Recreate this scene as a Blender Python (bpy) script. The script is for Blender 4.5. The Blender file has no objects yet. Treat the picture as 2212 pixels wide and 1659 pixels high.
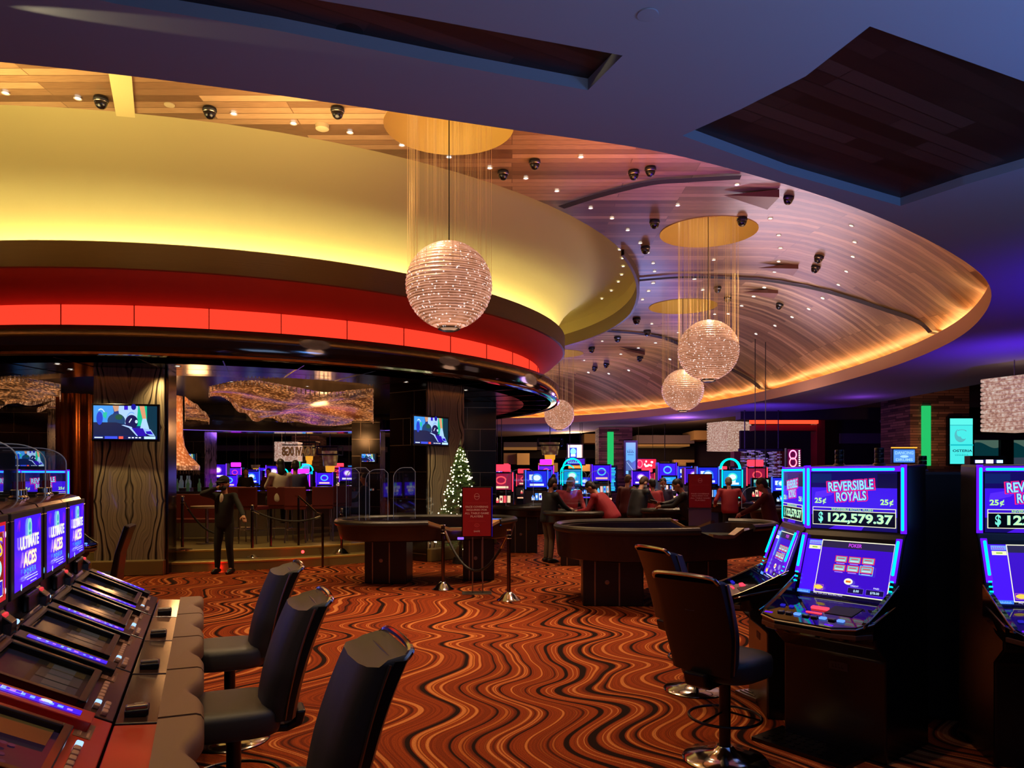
import bpy, bmesh, math, random
import numpy as np
from mathutils import Vector, Matrix, geometry
R = math.radians
PI = math.pi
rnd = random.Random(7)
scn = bpy.context.scene
COL = scn.collection

# ------------------------------------------------------------ camera, view, world, large lights
FPX = 1600.0                      # focal length in pixels of the 2212 x 1659 frame
HX, HY, HCAM = 1106.0, 1025.0, 1.7
cd = bpy.data.cameras.new('camera')
cam = bpy.data.objects.new('camera', cd)
COL.objects.link(cam)
cam.location = (0, 0, HCAM)
cam.rotation_euler = (R(90), 0, 0)
cd.sensor_width = 36
cd.lens = 36 * FPX / 2212
cd.shift_y = (HY - 829.5) / 2212
cd.clip_end = 300
scn.camera = cam
scn.view_settings.view_transform = 'Standard'
scn.view_settings.look = 'None'
scn.view_settings.gamma = 1
scn.view_settings.use_curve_mapping = False
scn.view_settings.exposure = 0.0
scn.cycles.max_bounces = 7
scn.cycles.diffuse_bounces = 3
scn.cycles.glossy_bounces = 3
scn.cycles.transparent_max_bounces = 16
scn.cycles.caustics_reflective = False
scn.cycles.caustics_refractive = False
scn.cycles.sample_clamp_indirect = 3.0
w = bpy.data.worlds.new('world')
scn.world = w
w.use_nodes = True
w.node_tree.nodes['Background'].inputs[0].default_value = (0.20, 0.20, 0.32, 1)
w.node_tree.nodes['Background'].inputs[1].default_value = 0.035


def srgb(c):
    if isinstance(c, str):
        c = tuple(int(c[i:i + 2], 16) / 255 for i in (0, 2, 4))
    elif max(c[:3]) > 1.0001:
        c = tuple(x / 255 for x in c[:3])
    return tuple((x / 12.92 if x <= 0.04045 else ((x + 0.055) / 1.055) ** 2.4) for x in c[:3])


def lamp(kind, name, loc, power, col, size=0.3, aim=None, angle=120, blend=0.6, sy=None):
    d = bpy.data.lights.new(name, kind)
    o = bpy.data.objects.new(name, d)
    COL.objects.link(o)
    o.location = loc
    d.energy = power
    d.color = srgb(col)
    if kind == 'AREA':
        d.size = size
        if sy:
            d.shape = 'RECTANGLE'
            d.size_y = sy
    else:
        d.shadow_soft_size = size
    if kind == 'SPOT':
        d.spot_size = R(angle)
        d.spot_blend = blend
    if aim is not None:
        v = Vector(aim) - Vector(loc)
        o.rotation_euler = v.to_track_quat('-Z', 'Y').to_euler()
    return o


# warm recessed spots washing the carpet, added blue and violet fills on the low ceiling
for (x, y, z, p) in [(-1.5, 8.6, 5.8, 330), (1.6, 10.3, 5.8, 330), (-0.3, 11.8, 5.8, 330), (-3.4, 8.7, 5.8, 240), (3.6, 13.2, 5.8, 300),
                     (4.5, 18, 5.8, 300), (1.8, 19, 5.6, 300), (5.5, 24, 5.6, 300)]:
    lamp('SPOT', 'ceiling_spot', (x, y, z), p * 2.1, (255, 214, 165), 0.08, (x, y - 0.6, 0), 84, 0.7)
for (x, y, z, p, c) in [(0.3, 3.4, 3.97, 130, (255, 205, 145)), (0.3, 6.3, 4.9, 300, (255, 205, 150)), (-1.6, 2.0, 3.97, 110, (255, 215, 150)),
                        (-1.7, 3.9, 3.97, 120, (255, 215, 150))]:
    lamp('SPOT', 'ceiling_spot', (x, y, z), p, c, 0.06, (x, y + 0.3, 0), 100, 0.8)
lamp('AREA', 'added_bounce', (1.6, 0.4, 1.45), 150, (122, 150, 190), 3.0, (1.6, 0.4, 9))  # unseen upward lamps added to turn the low soffit blue
lamp('AREA', 'added_bounce', (4.9, 1.9, 1.85), 210, (90, 150, 235), 1.6, (4.9, 1.9, 9))
for (x, y, z, p, c) in [(-9.5, 8.2, 4.6, 105, (255, 224, 150)), (-5.5, 7.4, 4.6, 115, (255, 224, 150)), (-2.2, 8.2, 4.7, 100, (255, 214, 150)), (1.2, 9.5, 4.7, 48, (255, 170, 90)), (2.6, 10.0, 4.4, 42, (130, 70, 255)),
                        (4.6, 13.0, 4.0, 50, (255, 196, 160)), (5.6, 16.5, 4.0, 75, (225, 210, 225)), (4.0, 22.5, 4.0, 95, (150, 160, 240)), (1.5, 27.0, 4.0, 90, (90, 120, 255))]:
    lamp('AREA', 'added_ceiling_fill', (x, y, z), p, c, 1.5, (x, y, 9))  # unseen area lamps added to brighten and tint the wood ceiling
for (x, y, p) in [(1.4, 14.6, 300), (3.0, 15.0, 320), (4.6, 16.5, 250)]:
    lamp('SPOT', 'added_table_fill', (x, y - 0.8, 5.8), p, (255, 222, 190), 0.1, (x, y, 0), 60, 0.8)  # unseen spots added to brighten the people at the tables
for (x, y, p) in [(-6.7, 11.75, 190), (-5.9, 12.4, 90), (-3.7, 13.0, 170), (-1.2, 13.6, 120), (-8.4, 12.0, 80), (-5.0, 14.6, 110), (-6.6, 14.8, 90)]:
    lamp('SPOT', 'canopy_downlight', (x, y, 3.44), p, (255, 214, 140), 0.05, (x, y + 0.25, 0), 96, 0.8)
lamp('SPOT', 'ceiling_glint', (-2.85, 3.56, 3.93), 60, (255, 250, 190), 0.01, (-2.05, 3.73, 4.0), 9, 0.5)  # unseen grazing spot added to draw the light streak on the soffit
for (loc, p, c, aim, ang) in [((6.6, 3.6, 2.0), 170, (70, 110, 255), (4.6, 3.0, 4.0), 110),
                              ((7.6, 7.4, 2.0), 420, (60, 20, 255), (7.6, 8.0, 4.0), 130),
                              ((9.0, 13.0, 2.2), 300, (80, 30, 235), (9.4, 13.5, 4.0), 140),
                              ((3.6, 1.6, 1.9), 60, (120, 170, 255), (3.6, 2.6, 4.0), 130),
                              ((8.2, 24.0, 2.3), 300, (90, 50, 240), (8.5, 27, 4.0), 150),
                              ((2.0, 39.0, 2.3), 190, (50, 90, 255), (2.0, 38, 4.0), 150)]:
    lamp('SPOT', 'added_colour_fill', loc, p, c, 0.3, aim, ang, 0.9)  # unseen spots added for the machines' coloured glow on the soffit

# ------------------------------------------------------------ helpers
def P(px, py, Y):
    "world point seen at a pixel, at distance Y in front"
    return Vector(((px - HX) / FPX * Y, Y, HCAM - (py - HY) / FPX * Y))


def Z(px, py, z):
    "world point seen at a pixel on the level z"
    Y = (HCAM - z) * FPX / (py - HY)
    return Vector(((px - HX) / FPX * Y, Y, z))


def link(o, parent=None):
    COL.objects.link(o)
    if parent is not None:
        o.parent = parent
    return o


def tag(o, label=None, cat=None, group=None, kind=None):
    if label:
        o['label'] = label
    if cat:
        o['category'] = cat
    if group:
        o['group'] = group
    if kind:
        o['kind'] = kind
    return o


def empty(name, loc=(0, 0, 0), rz=0.0, label=None, cat=None, group=None):
    o = bpy.data.objects.new(name, None)
    o.empty_display_size = 0.1
    COL.objects.link(o)
    o.location = loc
    o.rotation_euler = (0, 0, rz)
    return tag(o, label, cat, group)


KIDS = {}
def copy_tree(o, parent=None):
    c = o.copy()
    COL.objects.link(c)
    c.parent = parent
    for ch in list(o.children):
        copy_tree(ch, c)
    return c


class MB:
    "collects shapes and links them as ONE mesh object"
    def __init__(s):
        s.v, s.f, s.m, s.T, s.cur = [], [], [], Matrix.Identity(4), 0

    def add(s, vs, fs, mi=None):
        b = len(s.v)
        s.v += [tuple(s.T @ Vector(p)) for p in vs]
        s.f += [tuple(b + i for i in f) for f in fs]
        s.m += [s.cur if mi is None else mi] * len(fs)
        return s

    def box(s, c, d, rz=0, M=None, mi=None):
        x, y, z = d[0] / 2, d[1] / 2, d[2] / 2
        vs = [Vector(p) for p in ((-x, -y, -z), (x, -y, -z), (x, y, -z), (-x, y, -z), (-x, -y, z), (x, -y, z), (x, y, z), (-x, y, z))]
        RM = M if M is not None else Matrix.Rotation(rz, 3, 'Z')
        vs = [RM @ p + Vector(c) for p in vs]
        return s.add(vs, [(0, 3, 2, 1), (4, 5, 6, 7), (0, 1, 5, 4), (1, 2, 6, 5), (2, 3, 7, 6), (3, 0, 4, 7)], mi)

    def prism(s, poly, z0, z1, axis='z', mi=None):
        "poly of (a, b): axis z -> (x, y), axis x -> (y, z) pushed along x, axis y -> (x, z) pushed along y"
        def q(a, b, t):
            return {'z': (a, b, t), 'x': (t, a, b), 'y': (a, t, b)}[axis]
        n = len(poly)
        vs = [q(a, b, z0) for a, b in poly] + [q(a, b, z1) for a, b in poly]
        ar = sum(poly[i][0] * poly[(i + 1) % n][1] - poly[(i + 1) % n][0] * poly[i][1] for i in range(n))
        fs = [tuple(range(n))[::-1], tuple(range(n, 2 * n))] + [(i, (i + 1) % n, n + (i + 1) % n, n + i) for i in range(n)]
        if (ar < 0) != (axis == 'y'):
            fs = [f[::-1] for f in fs]
        return s.add(vs, fs, mi)

    def loft(s, rings, closed=True, cap0=True, cap1=True, mi=None):
        n = len(rings[0])
        vs = [p for r in rings for p in r]
        fs = []
        for k in range(len(rings) - 1):
            for i in range(n if closed else n - 1):
                j = (i + 1) % n
                fs.append((k * n + i, k * n + j, (k + 1) * n + j, (k + 1) * n + i))
        if cap0 and closed:
            fs.append(tuple(range(n))[::-1])
        if cap1 and closed:
            b = (len(rings) - 1) * n
            fs.append(tuple(range(b, b + n)))
        return s.add(vs, fs, mi)

    def lathe(s, prof, seg=24, c=(0, 0, 0), cap=True, mi=None, a0=0, a1=2 * PI):
        full = abs(a1 - a0 - 2 * PI) < 1e-6
        rings = []
        cnt = seg if full else seg + 1
        for r, z in prof:
            rings.append([(c[0] + r * math.cos(a0 + (a1 - a0) * i / seg), c[1] + r * math.sin(a0 + (a1 - a0) * i / seg), c[2] + z) for i in range(cnt)])
        return s.loft(rings, full, cap, cap, mi)

    def tube(s, path, r, seg=8, closed=False, mi=None, cap=True):
        path = [Vector(p) for p in path]
        n = len(path)
        rr = r if isinstance(r, (list, tuple)) else [r] * n
        rings = []
        up = None
        for i, p in enumerate(path):
            a = path[(i - 1) % n] if (closed or i > 0) else p
            b = path[(i + 1) % n] if (closed or i < n - 1) else p
            t = (b - a).normalized() if (b - a).length > 1e-9 else Vector((0, 0, 1))
            if up is None:
                up = Vector((0, 0, 1)) if abs(t.z) < 0.9 else Vector((1, 0, 0))
            u = (up - t * up.dot(t))
            if u.length < 1e-6:
                u = t.orthogonal()
            u.normalize()
            up = u
            w_ = t.cross(u)
            rings.append([p + (u * math.cos(2 * PI * k / seg) + w_ * math.sin(2 * PI * k / seg)) * rr[i] for k in range(seg)])
        if closed:
            rings.append(rings[0])
            return s.loft(rings, True, False, False, mi)
        return s.loft(rings, True, cap, cap, mi)

    def ball(s, c, r, seg=12, rings=8, sc=(1, 1, 1), mi=None):
        vs, fs = [], []
        for i in range(rings + 1):
            a = PI * i / rings
            for j in range(seg):
                b = 2 * PI * j / seg
                vs.append((c[0] + r * sc[0] * math.sin(a) * math.cos(b), c[1] + r * sc[1] * math.sin(a) * math.sin(b), c[2] + r * sc[2] * math.cos(a)))
        for i in range(rings):
            for j in range(seg):
                k = (j + 1) % seg
                fs.append((i * seg + j, (i + 1) * seg + j, (i + 1) * seg + k, i * seg + k))
        return s.add(vs, fs, mi)

    def build(s, name, mat, parent=None, smooth=False, bevel=0, loc=None, segs=2, angle=35):
        me = bpy.data.meshes.new(name)
        me.from_pydata(s.v, [], s.f)
        mats = mat if isinstance(mat, (list, tuple)) else [mat]
        for m in mats:
            me.materials.append(m)
        if len(mats) > 1:
            me.polygons.foreach_set('material_index', s.m)
        bm = bmesh.new()
        bm.from_mesh(me)
        bmesh.ops.remove_doubles(bm, verts=bm.verts, dist=1e-5)
        bmesh.ops.recalc_face_normals(bm, faces=bm.faces)
        if smooth:
            for f in bm.faces:
                f.smooth = True
            ca = R(angle)
            for e in bm.edges:
                if len(e.link_faces) == 2 and e.calc_face_angle(0) > ca:
                    e.smooth = False
        bm.to_mesh(me)
        bm.free()
        o = bpy.data.objects.new(name, me)
        link(o, parent)
        if loc is not None:
            o.location = loc
        if bevel:
            b = o.modifiers.new('bevel', 'BEVEL')
            b.width = bevel
            b.segments = segs
            b.limit_method = 'ANGLE'
            b.angle_limit = R(30)
        return o


def spline(pts, n=8, closed=False):
    "catmull-rom through points"
    pts = [Vector(p) for p in pts]
    out = []
    m = len(pts)
    for i in range(m if closed else m - 1):
        if closed:
            a, b, c, d = pts[(i - 1) % m], pts[i], pts[(i + 1) % m], pts[(i + 2) % m]
        else:
            b, c = pts[i], pts[i + 1]
            a = pts[i - 1] if i else b * 2 - c
            d = pts[i + 2] if i + 2 < m else c * 2 - b
        for k in range(n):
            t = k / n
            out.append(0.5 * ((2 * b) + (c - a) * t + (2 * a - 5 * b + 4 * c - d) * t * t + (3 * b - a - 3 * c + d) * t ** 3))
    if not closed:
        out.append(pts[-1])
    return out


# ------------------------------------------------------------ materials
def new_mat(name):
    m = bpy.data.materials.new(name)
    m.use_nodes = True
    nt = m.node_tree
    return m, nt, nt.nodes['Principled BSDF']


def mat(name, col, rough=0.5, metal=0.0, em=None, es=0.0, spec=None, alpha=None, bump=0, bscale=40, coat=0, trans=0):
    m, nt, b = new_mat(name)
    b.inputs['Base Color'].default_value = (*srgb(col), 1)
    b.inputs['Roughness'].default_value = rough
    b.inputs['Metallic'].default_value = metal
    if spec is not None:
        b.inputs['Specular IOR Level'].default_value = spec
    if em is not None:
        b.inputs['Emission Color'].default_value = (*srgb(em), 1)
        b.inputs['Emission Strength'].default_value = es
    if alpha is not None:
        b.inputs['Alpha'].default_value = alpha
    if coat:
        b.inputs['Coat Weight'].default_value = coat
        b.inputs['Coat Roughness'].default_value = 0.08
    if trans:
        b.inputs['Transmission Weight'].default_value = trans
    if bump:
        n = nt.nodes.new('ShaderNodeTexNoise')
        n.inputs['Scale'].default_value = bscale
        bp = nt.nodes.new('ShaderNodeBump')
        bp.inputs['Strength'].default_value = bump
        bp.inputs['Distance'].default_value = 0.01
        nt.links.new(n.outputs[0], bp.inputs['Height'])
        nt.links.new(bp.outputs[0], b.inputs['Normal'])
    return m


def N(nt, kind, **kw):
    n = nt.nodes.new('ShaderNode' + kind)
    for k, v in kw.items():
        if k.startswith('i_'):
            n.inputs[k[2:].replace('_', ' ')].default_value = v
        elif isinstance(k, str) and hasattr(n, k):
            setattr(n, k, v)
    return n


def ramp(nt, stops, interp='LINEAR'):
    n = nt.nodes.new('ShaderNodeValToRGB')
    n.color_ramp.interpolation = interp
    el = n.color_ramp.elements
    el[0].position, el[0].color = stops[0][0], (*srgb(stops[0][1]), 1)
    el[1].position, el[1].color = stops[1][0], (*srgb(stops[1][1]), 1)
    for p_, c_ in stops[2:]:
        e = el.new(p_)
        e.color = (*srgb(c_), 1)
    return n


def emit(name, col, s):
    m = bpy.data.materials.new(name)
    m.use_nodes = True
    nt = m.node_tree
    nt.nodes.remove(nt.nodes['Principled BSDF'])
    e = N(nt, 'Emission')
    e.inputs[0].default_value = (*srgb(col), 1)
    e.inputs[1].default_value = s
    nt.links.new(e.outputs[0], nt.nodes['Material Output'].inputs[0])
    return m


def M_carpet():
    m, nt, b = new_mat('wave_carpet')
    L = nt.links.new
    tc = N(nt, 'TexCoord')
    sp = N(nt, 'SeparateXYZ')
    L(tc.outputs['Object'], sp.inputs[0])
    # sideways wander of the stripes: big slow noise and a tighter snaking wave
    n1 = N(nt, 'TexNoise'); n1.inputs['Scale'].default_value = 1.0; n1.inputs['Detail'].default_value = 0.0
    mp = N(nt, 'Mapping'); mp.inputs['Scale'].default_value = (0.55, 0.45, 1)
    L(tc.outputs['Object'], mp.inputs[0]); L(mp.outputs[0], n1.inputs['Vector'])
    n2 = N(nt, 'TexNoise'); n2.inputs['Scale'].default_value = 1.0; n2.inputs['Detail'].default_value = 0.0
    mp2 = N(nt, 'Mapping'); mp2.inputs['Scale'].default_value = (0.7, 1.7, 1); mp2.inputs['Location'].default_value = (5, 3, 0)
    L(tc.outputs['Object'], mp2.inputs[0]); L(mp2.outputs[0], n2.inputs['Vector'])
    def mth(op, a, bb, c=None):
        n = N(nt, 'Math'); n.operation = op
        for i, q in enumerate((a, bb) if c is None else (a, bb, c)):
            if isinstance(q, (int, float)):
                n.inputs[i].default_value = q
            else:
                L(q, n.inputs[i])
        return n.outputs[0]
    ph = mth('MULTIPLY_ADD', n1.outputs[0], 6.5, mth('MULTIPLY', sp.outputs[1], 5.0))
    sn = mth('SINE', ph, 0)
    u = mth('MULTIPLY_ADD', sn, 0.16, sp.outputs[0])
    u = mth('MULTIPLY_ADD', n1.outputs[0], 0.9, u)
    u = mth('MULTIPLY_ADD', n2.outputs[0], 0.3, u)
    w1 = N(nt, 'TexNoise', noise_dimensions='1D'); w1.inputs['Scale'].default_value = 1.0
    w1.inputs['Detail'].default_value = 1.6; w1.inputs['Roughness'].default_value = 0.6
    L(mth('MULTIPLY', u, 12.0), w1.inputs['W'])
    r = ramp(nt, [(0.0, (20, 7, 4)), (0.36, (34, 12, 7)), (0.42, (112, 42, 16)), (0.5, (150, 62, 22)), (0.555, (116, 40, 14)), (0.60, (196, 110, 48)), (0.66, (206, 130, 74)), (0.74, (150, 62, 22))])
    L(w1.outputs[0], r.inputs[0])
    # pile speckle
    n3 = N(nt, 'TexNoise'); n3.inputs['Scale'].default_value = 190; n3.inputs['Detail'].default_value = 2
    L(tc.outputs['Object'], n3.inputs['Vector'])
    mx = N(nt, 'MixRGB', blend_type='MULTIPLY'); mx.inputs[0].default_value = 1
    r3 = ramp(nt, [(0.3, (150, 150, 150)), (0.7, (255, 255, 255))])
    L(n3.outputs[0], r3.inputs[0]); L(r.outputs[0], mx.inputs[1]); L(r3.outputs[0], mx.inputs[2])
    L(mx.outputs[0], b.inputs['Base Color'])
    b.inputs['Roughness'].default_value = 0.95
    b.inputs['Specular IOR Level'].default_value = 0.1
    return m


def M_planks(name, cols, row=0.13, length=2.2, rot=0.0, rough=0.35, streak=0.5):
    m, nt, b = new_mat(name)
    L = nt.links.new
    tc = N(nt, 'TexCoord')
    mp = N(nt, 'Mapping'); mp.inputs['Rotation'].default_value = (0, 0, rot)
    L(tc.outputs['Object'], mp.inputs[0])
    br = N(nt, 'TexBrick')
    br.offset = 0.37; br.offset_frequency = 3
    br.inputs['Color1'].default_value = (0, 0, 0, 1); br.inputs['Color2'].default_value = (1, 1, 1, 1)
    br.inputs['Mortar'].default_value = (0.1, 0.1, 0.1, 1)
    br.inputs['Scale'].default_value = 1; br.inputs['Mortar Size'].default_value = 0.006 * row / 0.13
    br.inputs['Brick Width'].default_value = length; br.inputs['Row Height'].default_value = row
    L(mp.outputs[0], br.inputs['Vector'])
    ns = N(nt, 'TexNoise'); mp2 = N(nt, 'Mapping'); mp2.inputs['Scale'].default_value = (1.2, 26, 1)
    L(mp.outputs[0], mp2.inputs[0]); L(mp2.outputs[0], ns.inputs['Vector']); ns.inputs['Detail'].default_value = 4
    mx = N(nt, 'MixRGB'); mx.inputs[0].default_value = streak
    L(br.outputs[0], mx.inputs[1]); L(ns.outputs[0], mx.inputs[2])
    r = ramp(nt, [(0.12, cols[0]), (0.5, cols[1]), (0.88, cols[2])])
    L(mx.outputs[0], r.inputs[0]); L(r.outputs[0], b.inputs['Base Color'])
    b.inputs['Roughness'].default_value = rough
    return m


def M_globe():
    m, nt, b = new_mat('crystal_globe')
    L = nt.links.new
    tc = N(nt, 'TexCoord')
    sp = N(nt, 'SeparateXYZ'); L(tc.outputs['Object'], sp.inputs[0])
    vo = N(nt, 'TexVoronoi'); vo.inputs['Scale'].default_value = 21
    L(tc.outputs['Object'], vo.inputs['Vector'])
    r1 = ramp(nt, [(0.0, (255, 255, 255)), (0.19, (255, 255, 255)), (0.27, (0, 0, 0))]); L(vo.outputs['Distance'], r1.inputs[0])
    nz = N(nt, 'TexNoise'); nz.inputs['Scale'].default_value = 9; nz.inputs['Detail'].default_value = 5
    L(tc.outputs['Object'], nz.inputs['Vector'])
    wv = N(nt, 'TexWave', bands_direction='Z'); wv.inputs['Scale'].default_value = 11; wv.inputs['Distortion'].default_value = 1.2
    wv.inputs['Detail'].default_value = 2; L(tc.outputs['Object'], wv.inputs['Vector'])
    mx = N(nt, 'MixRGB'); mx.inputs[0].default_value = 0.45; L(nz.outputs[0], mx.inputs[1]); L(wv.outputs[0], mx.inputs[2])
    r2 = ramp(nt, [(0.25, (120, 74, 46)), (0.45, (200, 132, 98)), (0.7, (238, 172, 142))]); L(mx.outputs[0], r2.inputs[0])
    ad = N(nt, 'MixRGB', blend_type='ADD'); ad.inputs[0].default_value = 1
    L(r2.outputs[0], ad.inputs[1]); L(r1.outputs[0], ad.inputs[2])
    L(ad.outputs[0], b.inputs['Emission Color'])
    b.inputs['Emission Strength'].default_value = 0.74
    b.inputs['Base Color'].default_value = (0.25, 0.17, 0.12, 1)
    b.inputs['Roughness'].default_value = 0.3
    return m


def M_marble():
    "book-matched brown stone with wandering dark veins"
    m, nt, b = new_mat('veined_stone')
    L = nt.links.new
    tc = N(nt, 'TexCoord')
    sp = N(nt, 'SeparateXYZ'); L(tc.outputs['Object'], sp.inputs[0])
    ab = N(nt, 'Math'); ab.operation = 'ABSOLUTE'; L(sp.outputs[0], ab.inputs[0])
    cb = N(nt, 'CombineXYZ'); L(ab.outputs[0], cb.inputs[0]); L(sp.outputs[1], cb.inputs[1])
    mz = N(nt, 'Math'); mz.operation = 'PINGPONG'; mz.inputs[1].default_value = 1.25; L(sp.outputs[2], mz.inputs[0])
    mz2 = N(nt, 'Math'); mz2.operation = 'MULTIPLY'; mz2.inputs[1].default_value = 0.55; L(mz.outputs[0], mz2.inputs[0]); L(mz2.outputs[0], cb.inputs[2])
    nz = N(nt, 'TexNoise'); nz.inputs['Scale'].default_value = 1.6; nz.inputs['Detail'].default_value = 2; L(cb.outputs[0], nz.inputs['Vector'])
    ma = N(nt, 'Math'); ma.operation = 'MULTIPLY_ADD'; L(nz.outputs[0], ma.inputs[0]); ma.inputs[1].default_value = 0.75
    L(ab.outputs[0], ma.inputs[2])
    w1 = N(nt, 'TexNoise', noise_dimensions='1D'); w1.inputs['Detail'].default_value = 3; w1.inputs['Scale'].default_value = 1
    mu = N(nt, 'Math'); mu.operation = 'MULTIPLY'; mu.inputs[1].default_value = 16; L(ma.outputs[0], mu.inputs[0]); L(mu.outputs[0], w1.inputs['W'])
    r = ramp(nt, [(0.30, (40, 36, 33)), (0.38, (84, 78, 70)), (0.5, (140, 130, 114)), (0.62, (104, 96, 84)), (0.72, (156, 146, 126))])
    L(w1.outputs[0], r.inputs[0]); L(r.outputs[0], b.inputs['Base Color'])
    b.inputs['Roughness'].default_value = 0.16
    b.inputs['Coat Weight'].default_value = 0.3
    return m


def M_stone():
    "stacked ledge stone"
    m, nt, b = new_mat('ledge_stone')
    L = nt.links.new
    tc = N(nt, 'TexCoord')
    sp = N(nt, 'SeparateXYZ'); L(tc.outputs['Object'], sp.inputs[0])
    ad = N(nt, 'Math'); ad.operation = 'ADD'; L(sp.outputs[0], ad.inputs[0]); L(sp.outputs[1], ad.inputs[1])
    cb = N(nt, 'CombineXYZ'); L(ad.outputs[0], cb.inputs[0]); L(sp.outputs[2], cb.inputs[1])
    br = N(nt, 'TexBrick'); br.inputs['Scale'].default_value = 1
    br.inputs['Color1'].default_value = (*srgb((70, 48, 42)), 1); br.inputs['Color2'].default_value = (*srgb((148, 110, 90)), 1)
    br.inputs['Mortar'].default_value = (0.012, 0.009, 0.008, 1); br.inputs['Mortar Size'].default_value = 0.006
    br.offset = 0.31; br.offset_frequency = 3; br.squash = 1.6; br.squash_frequency = 2
    br.inputs['Brick Width'].default_value = 0.5; br.inputs['Row Height'].default_value = 0.085
    L(cb.outputs[0], br.inputs['Vector']); L(br.outputs[0], b.inputs['Base Color'])
    bp = N(nt, 'Bump'); bp.inputs['Distance'].default_value = 0.03; L(br.outputs[0], bp.inputs['Height']); L(bp.outputs[0], b.inputs['Normal'])
    b.inputs['Roughness'].default_value = 0.9
    return m


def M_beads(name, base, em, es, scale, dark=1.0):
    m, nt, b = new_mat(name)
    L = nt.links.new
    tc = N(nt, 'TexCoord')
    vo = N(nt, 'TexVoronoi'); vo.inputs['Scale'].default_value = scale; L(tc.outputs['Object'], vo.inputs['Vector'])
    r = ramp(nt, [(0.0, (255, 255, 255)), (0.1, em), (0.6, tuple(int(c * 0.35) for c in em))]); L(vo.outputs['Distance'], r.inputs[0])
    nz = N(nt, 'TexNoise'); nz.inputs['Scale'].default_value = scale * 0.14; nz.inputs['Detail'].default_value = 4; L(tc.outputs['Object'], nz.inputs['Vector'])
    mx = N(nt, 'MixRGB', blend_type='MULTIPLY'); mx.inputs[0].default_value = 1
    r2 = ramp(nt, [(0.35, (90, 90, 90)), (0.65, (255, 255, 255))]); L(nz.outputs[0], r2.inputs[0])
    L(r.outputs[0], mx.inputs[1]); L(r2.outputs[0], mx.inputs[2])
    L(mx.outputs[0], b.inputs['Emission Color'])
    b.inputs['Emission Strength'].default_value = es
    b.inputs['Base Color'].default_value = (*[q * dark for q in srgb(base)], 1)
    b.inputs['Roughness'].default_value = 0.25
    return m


MAT = {}
MAT['carpet'] = M_carpet()
MAT['wood_ceiling'] = M_planks('ceiling_planks', [(60, 40, 26), (128, 98, 68), (190, 156, 114)], 0.14, 2.6, 0.0, 0.32)
MAT['wood_dark'] = M_planks('dark_planks', [(18, 8, 8), (40, 20, 18), (74, 46, 40)], 0.11, 1.3, R(-30), 0.4, 0.25)
MAT['soffit'] = mat('soffit_paint', (150, 142, 150), 0.85, bump=0.25, bscale=90)
MAT['rim'] = mat('rim_paint', (236, 190, 120), 0.7)
MAT['yellow'] = mat('cove_plaster', (206, 192, 128), 0.75, bump=0.2, bscale=30)
MAT['brown'] = mat('bronze_fascia', (92, 66, 34), 0.45, 0.1, bump=0.2, bscale=25)
MAT['gloss_black'] = mat('gloss_black', (40, 24, 14), 0.07, 0.0, coat=1.0)
MAT['black'] = mat('black_matte', (8, 7, 8), 0.6)
MAT['black_plastic'] = mat('black_plastic', (10, 9, 12), 0.25)
MAT['chrome'] = mat('chrome', (200, 196, 190), 0.12, 1.0)
MAT['steel'] = mat('brushed_steel', (140, 130, 118), 0.32, 1.0)
MAT['gold'] = mat('gold_paint', (206, 172, 92), 0.5, 0.2)
MAT['cove_led'] = emit('cove_led', (255, 236, 168), 60)
MAT['rim_led'] = emit('rim_led', (255, 190, 120), 26)
MAT['red_panel'] = emit('red_backlit_panel', (255, 58, 38), 1.4)
MAT['red_cove'] = mat('red_cove', (210, 60, 40), 0.6, bump=0.2, bscale=25)
MAT['lens'] = emit('downlight_lens', (255, 246, 230), 3.5)
MAT['lens_dim'] = emit('small_downlight_lens', (255, 240, 220), 2.2)
MAT['ring_white'] = mat('downlight_trim', (190, 176, 160), 0.5)
MAT['globe'] = M_globe()
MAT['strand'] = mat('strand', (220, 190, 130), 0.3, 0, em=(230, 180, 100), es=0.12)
MAT['marble'] = M_marble()
MAT['stone'] = M_stone()
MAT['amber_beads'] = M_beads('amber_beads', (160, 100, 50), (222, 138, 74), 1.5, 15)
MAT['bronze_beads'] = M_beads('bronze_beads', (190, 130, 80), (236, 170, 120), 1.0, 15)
def M_rows():
    m, nt, b = new_mat('crystal_rows')
    tc = N(nt, 'TexCoord'); nz = N(nt, 'TexNoise'); nz.inputs['Scale'].default_value = 16; nz.inputs['Detail'].default_value = 3
    nt.links.new(tc.outputs['Object'], nz.inputs['Vector'])
    r = ramp(nt, [(0.35, (168, 118, 100)), (0.5, (226, 178, 156)), (0.66, (255, 232, 215))]); nt.links.new(nz.outputs[0], r.inputs[0]); nt.links.new(r.outputs[0], b.inputs['Emission Color'])
    b.inputs['Emission Strength'].default_value = 0.62; b.inputs['Base Color'].default_value = (0.06, 0.05, 0.05, 1); b.inputs['Roughness'].default_value = 0.3
    return m


MAT['white_beads'] = M_rows()
# ------------------------------------------------------------ the building: floor, ceilings, coves
ZS, ZW = 4.0, 6.0                 # low soffit level, high wood ceiling level
def struct(o):
    o['kind'] = 'structure'
    return o


fl = MB(); fl.box((6, 33, -0.05), (90, 84, 0.1))
struct(fl.build('floor', MAT['carpet']))

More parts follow.
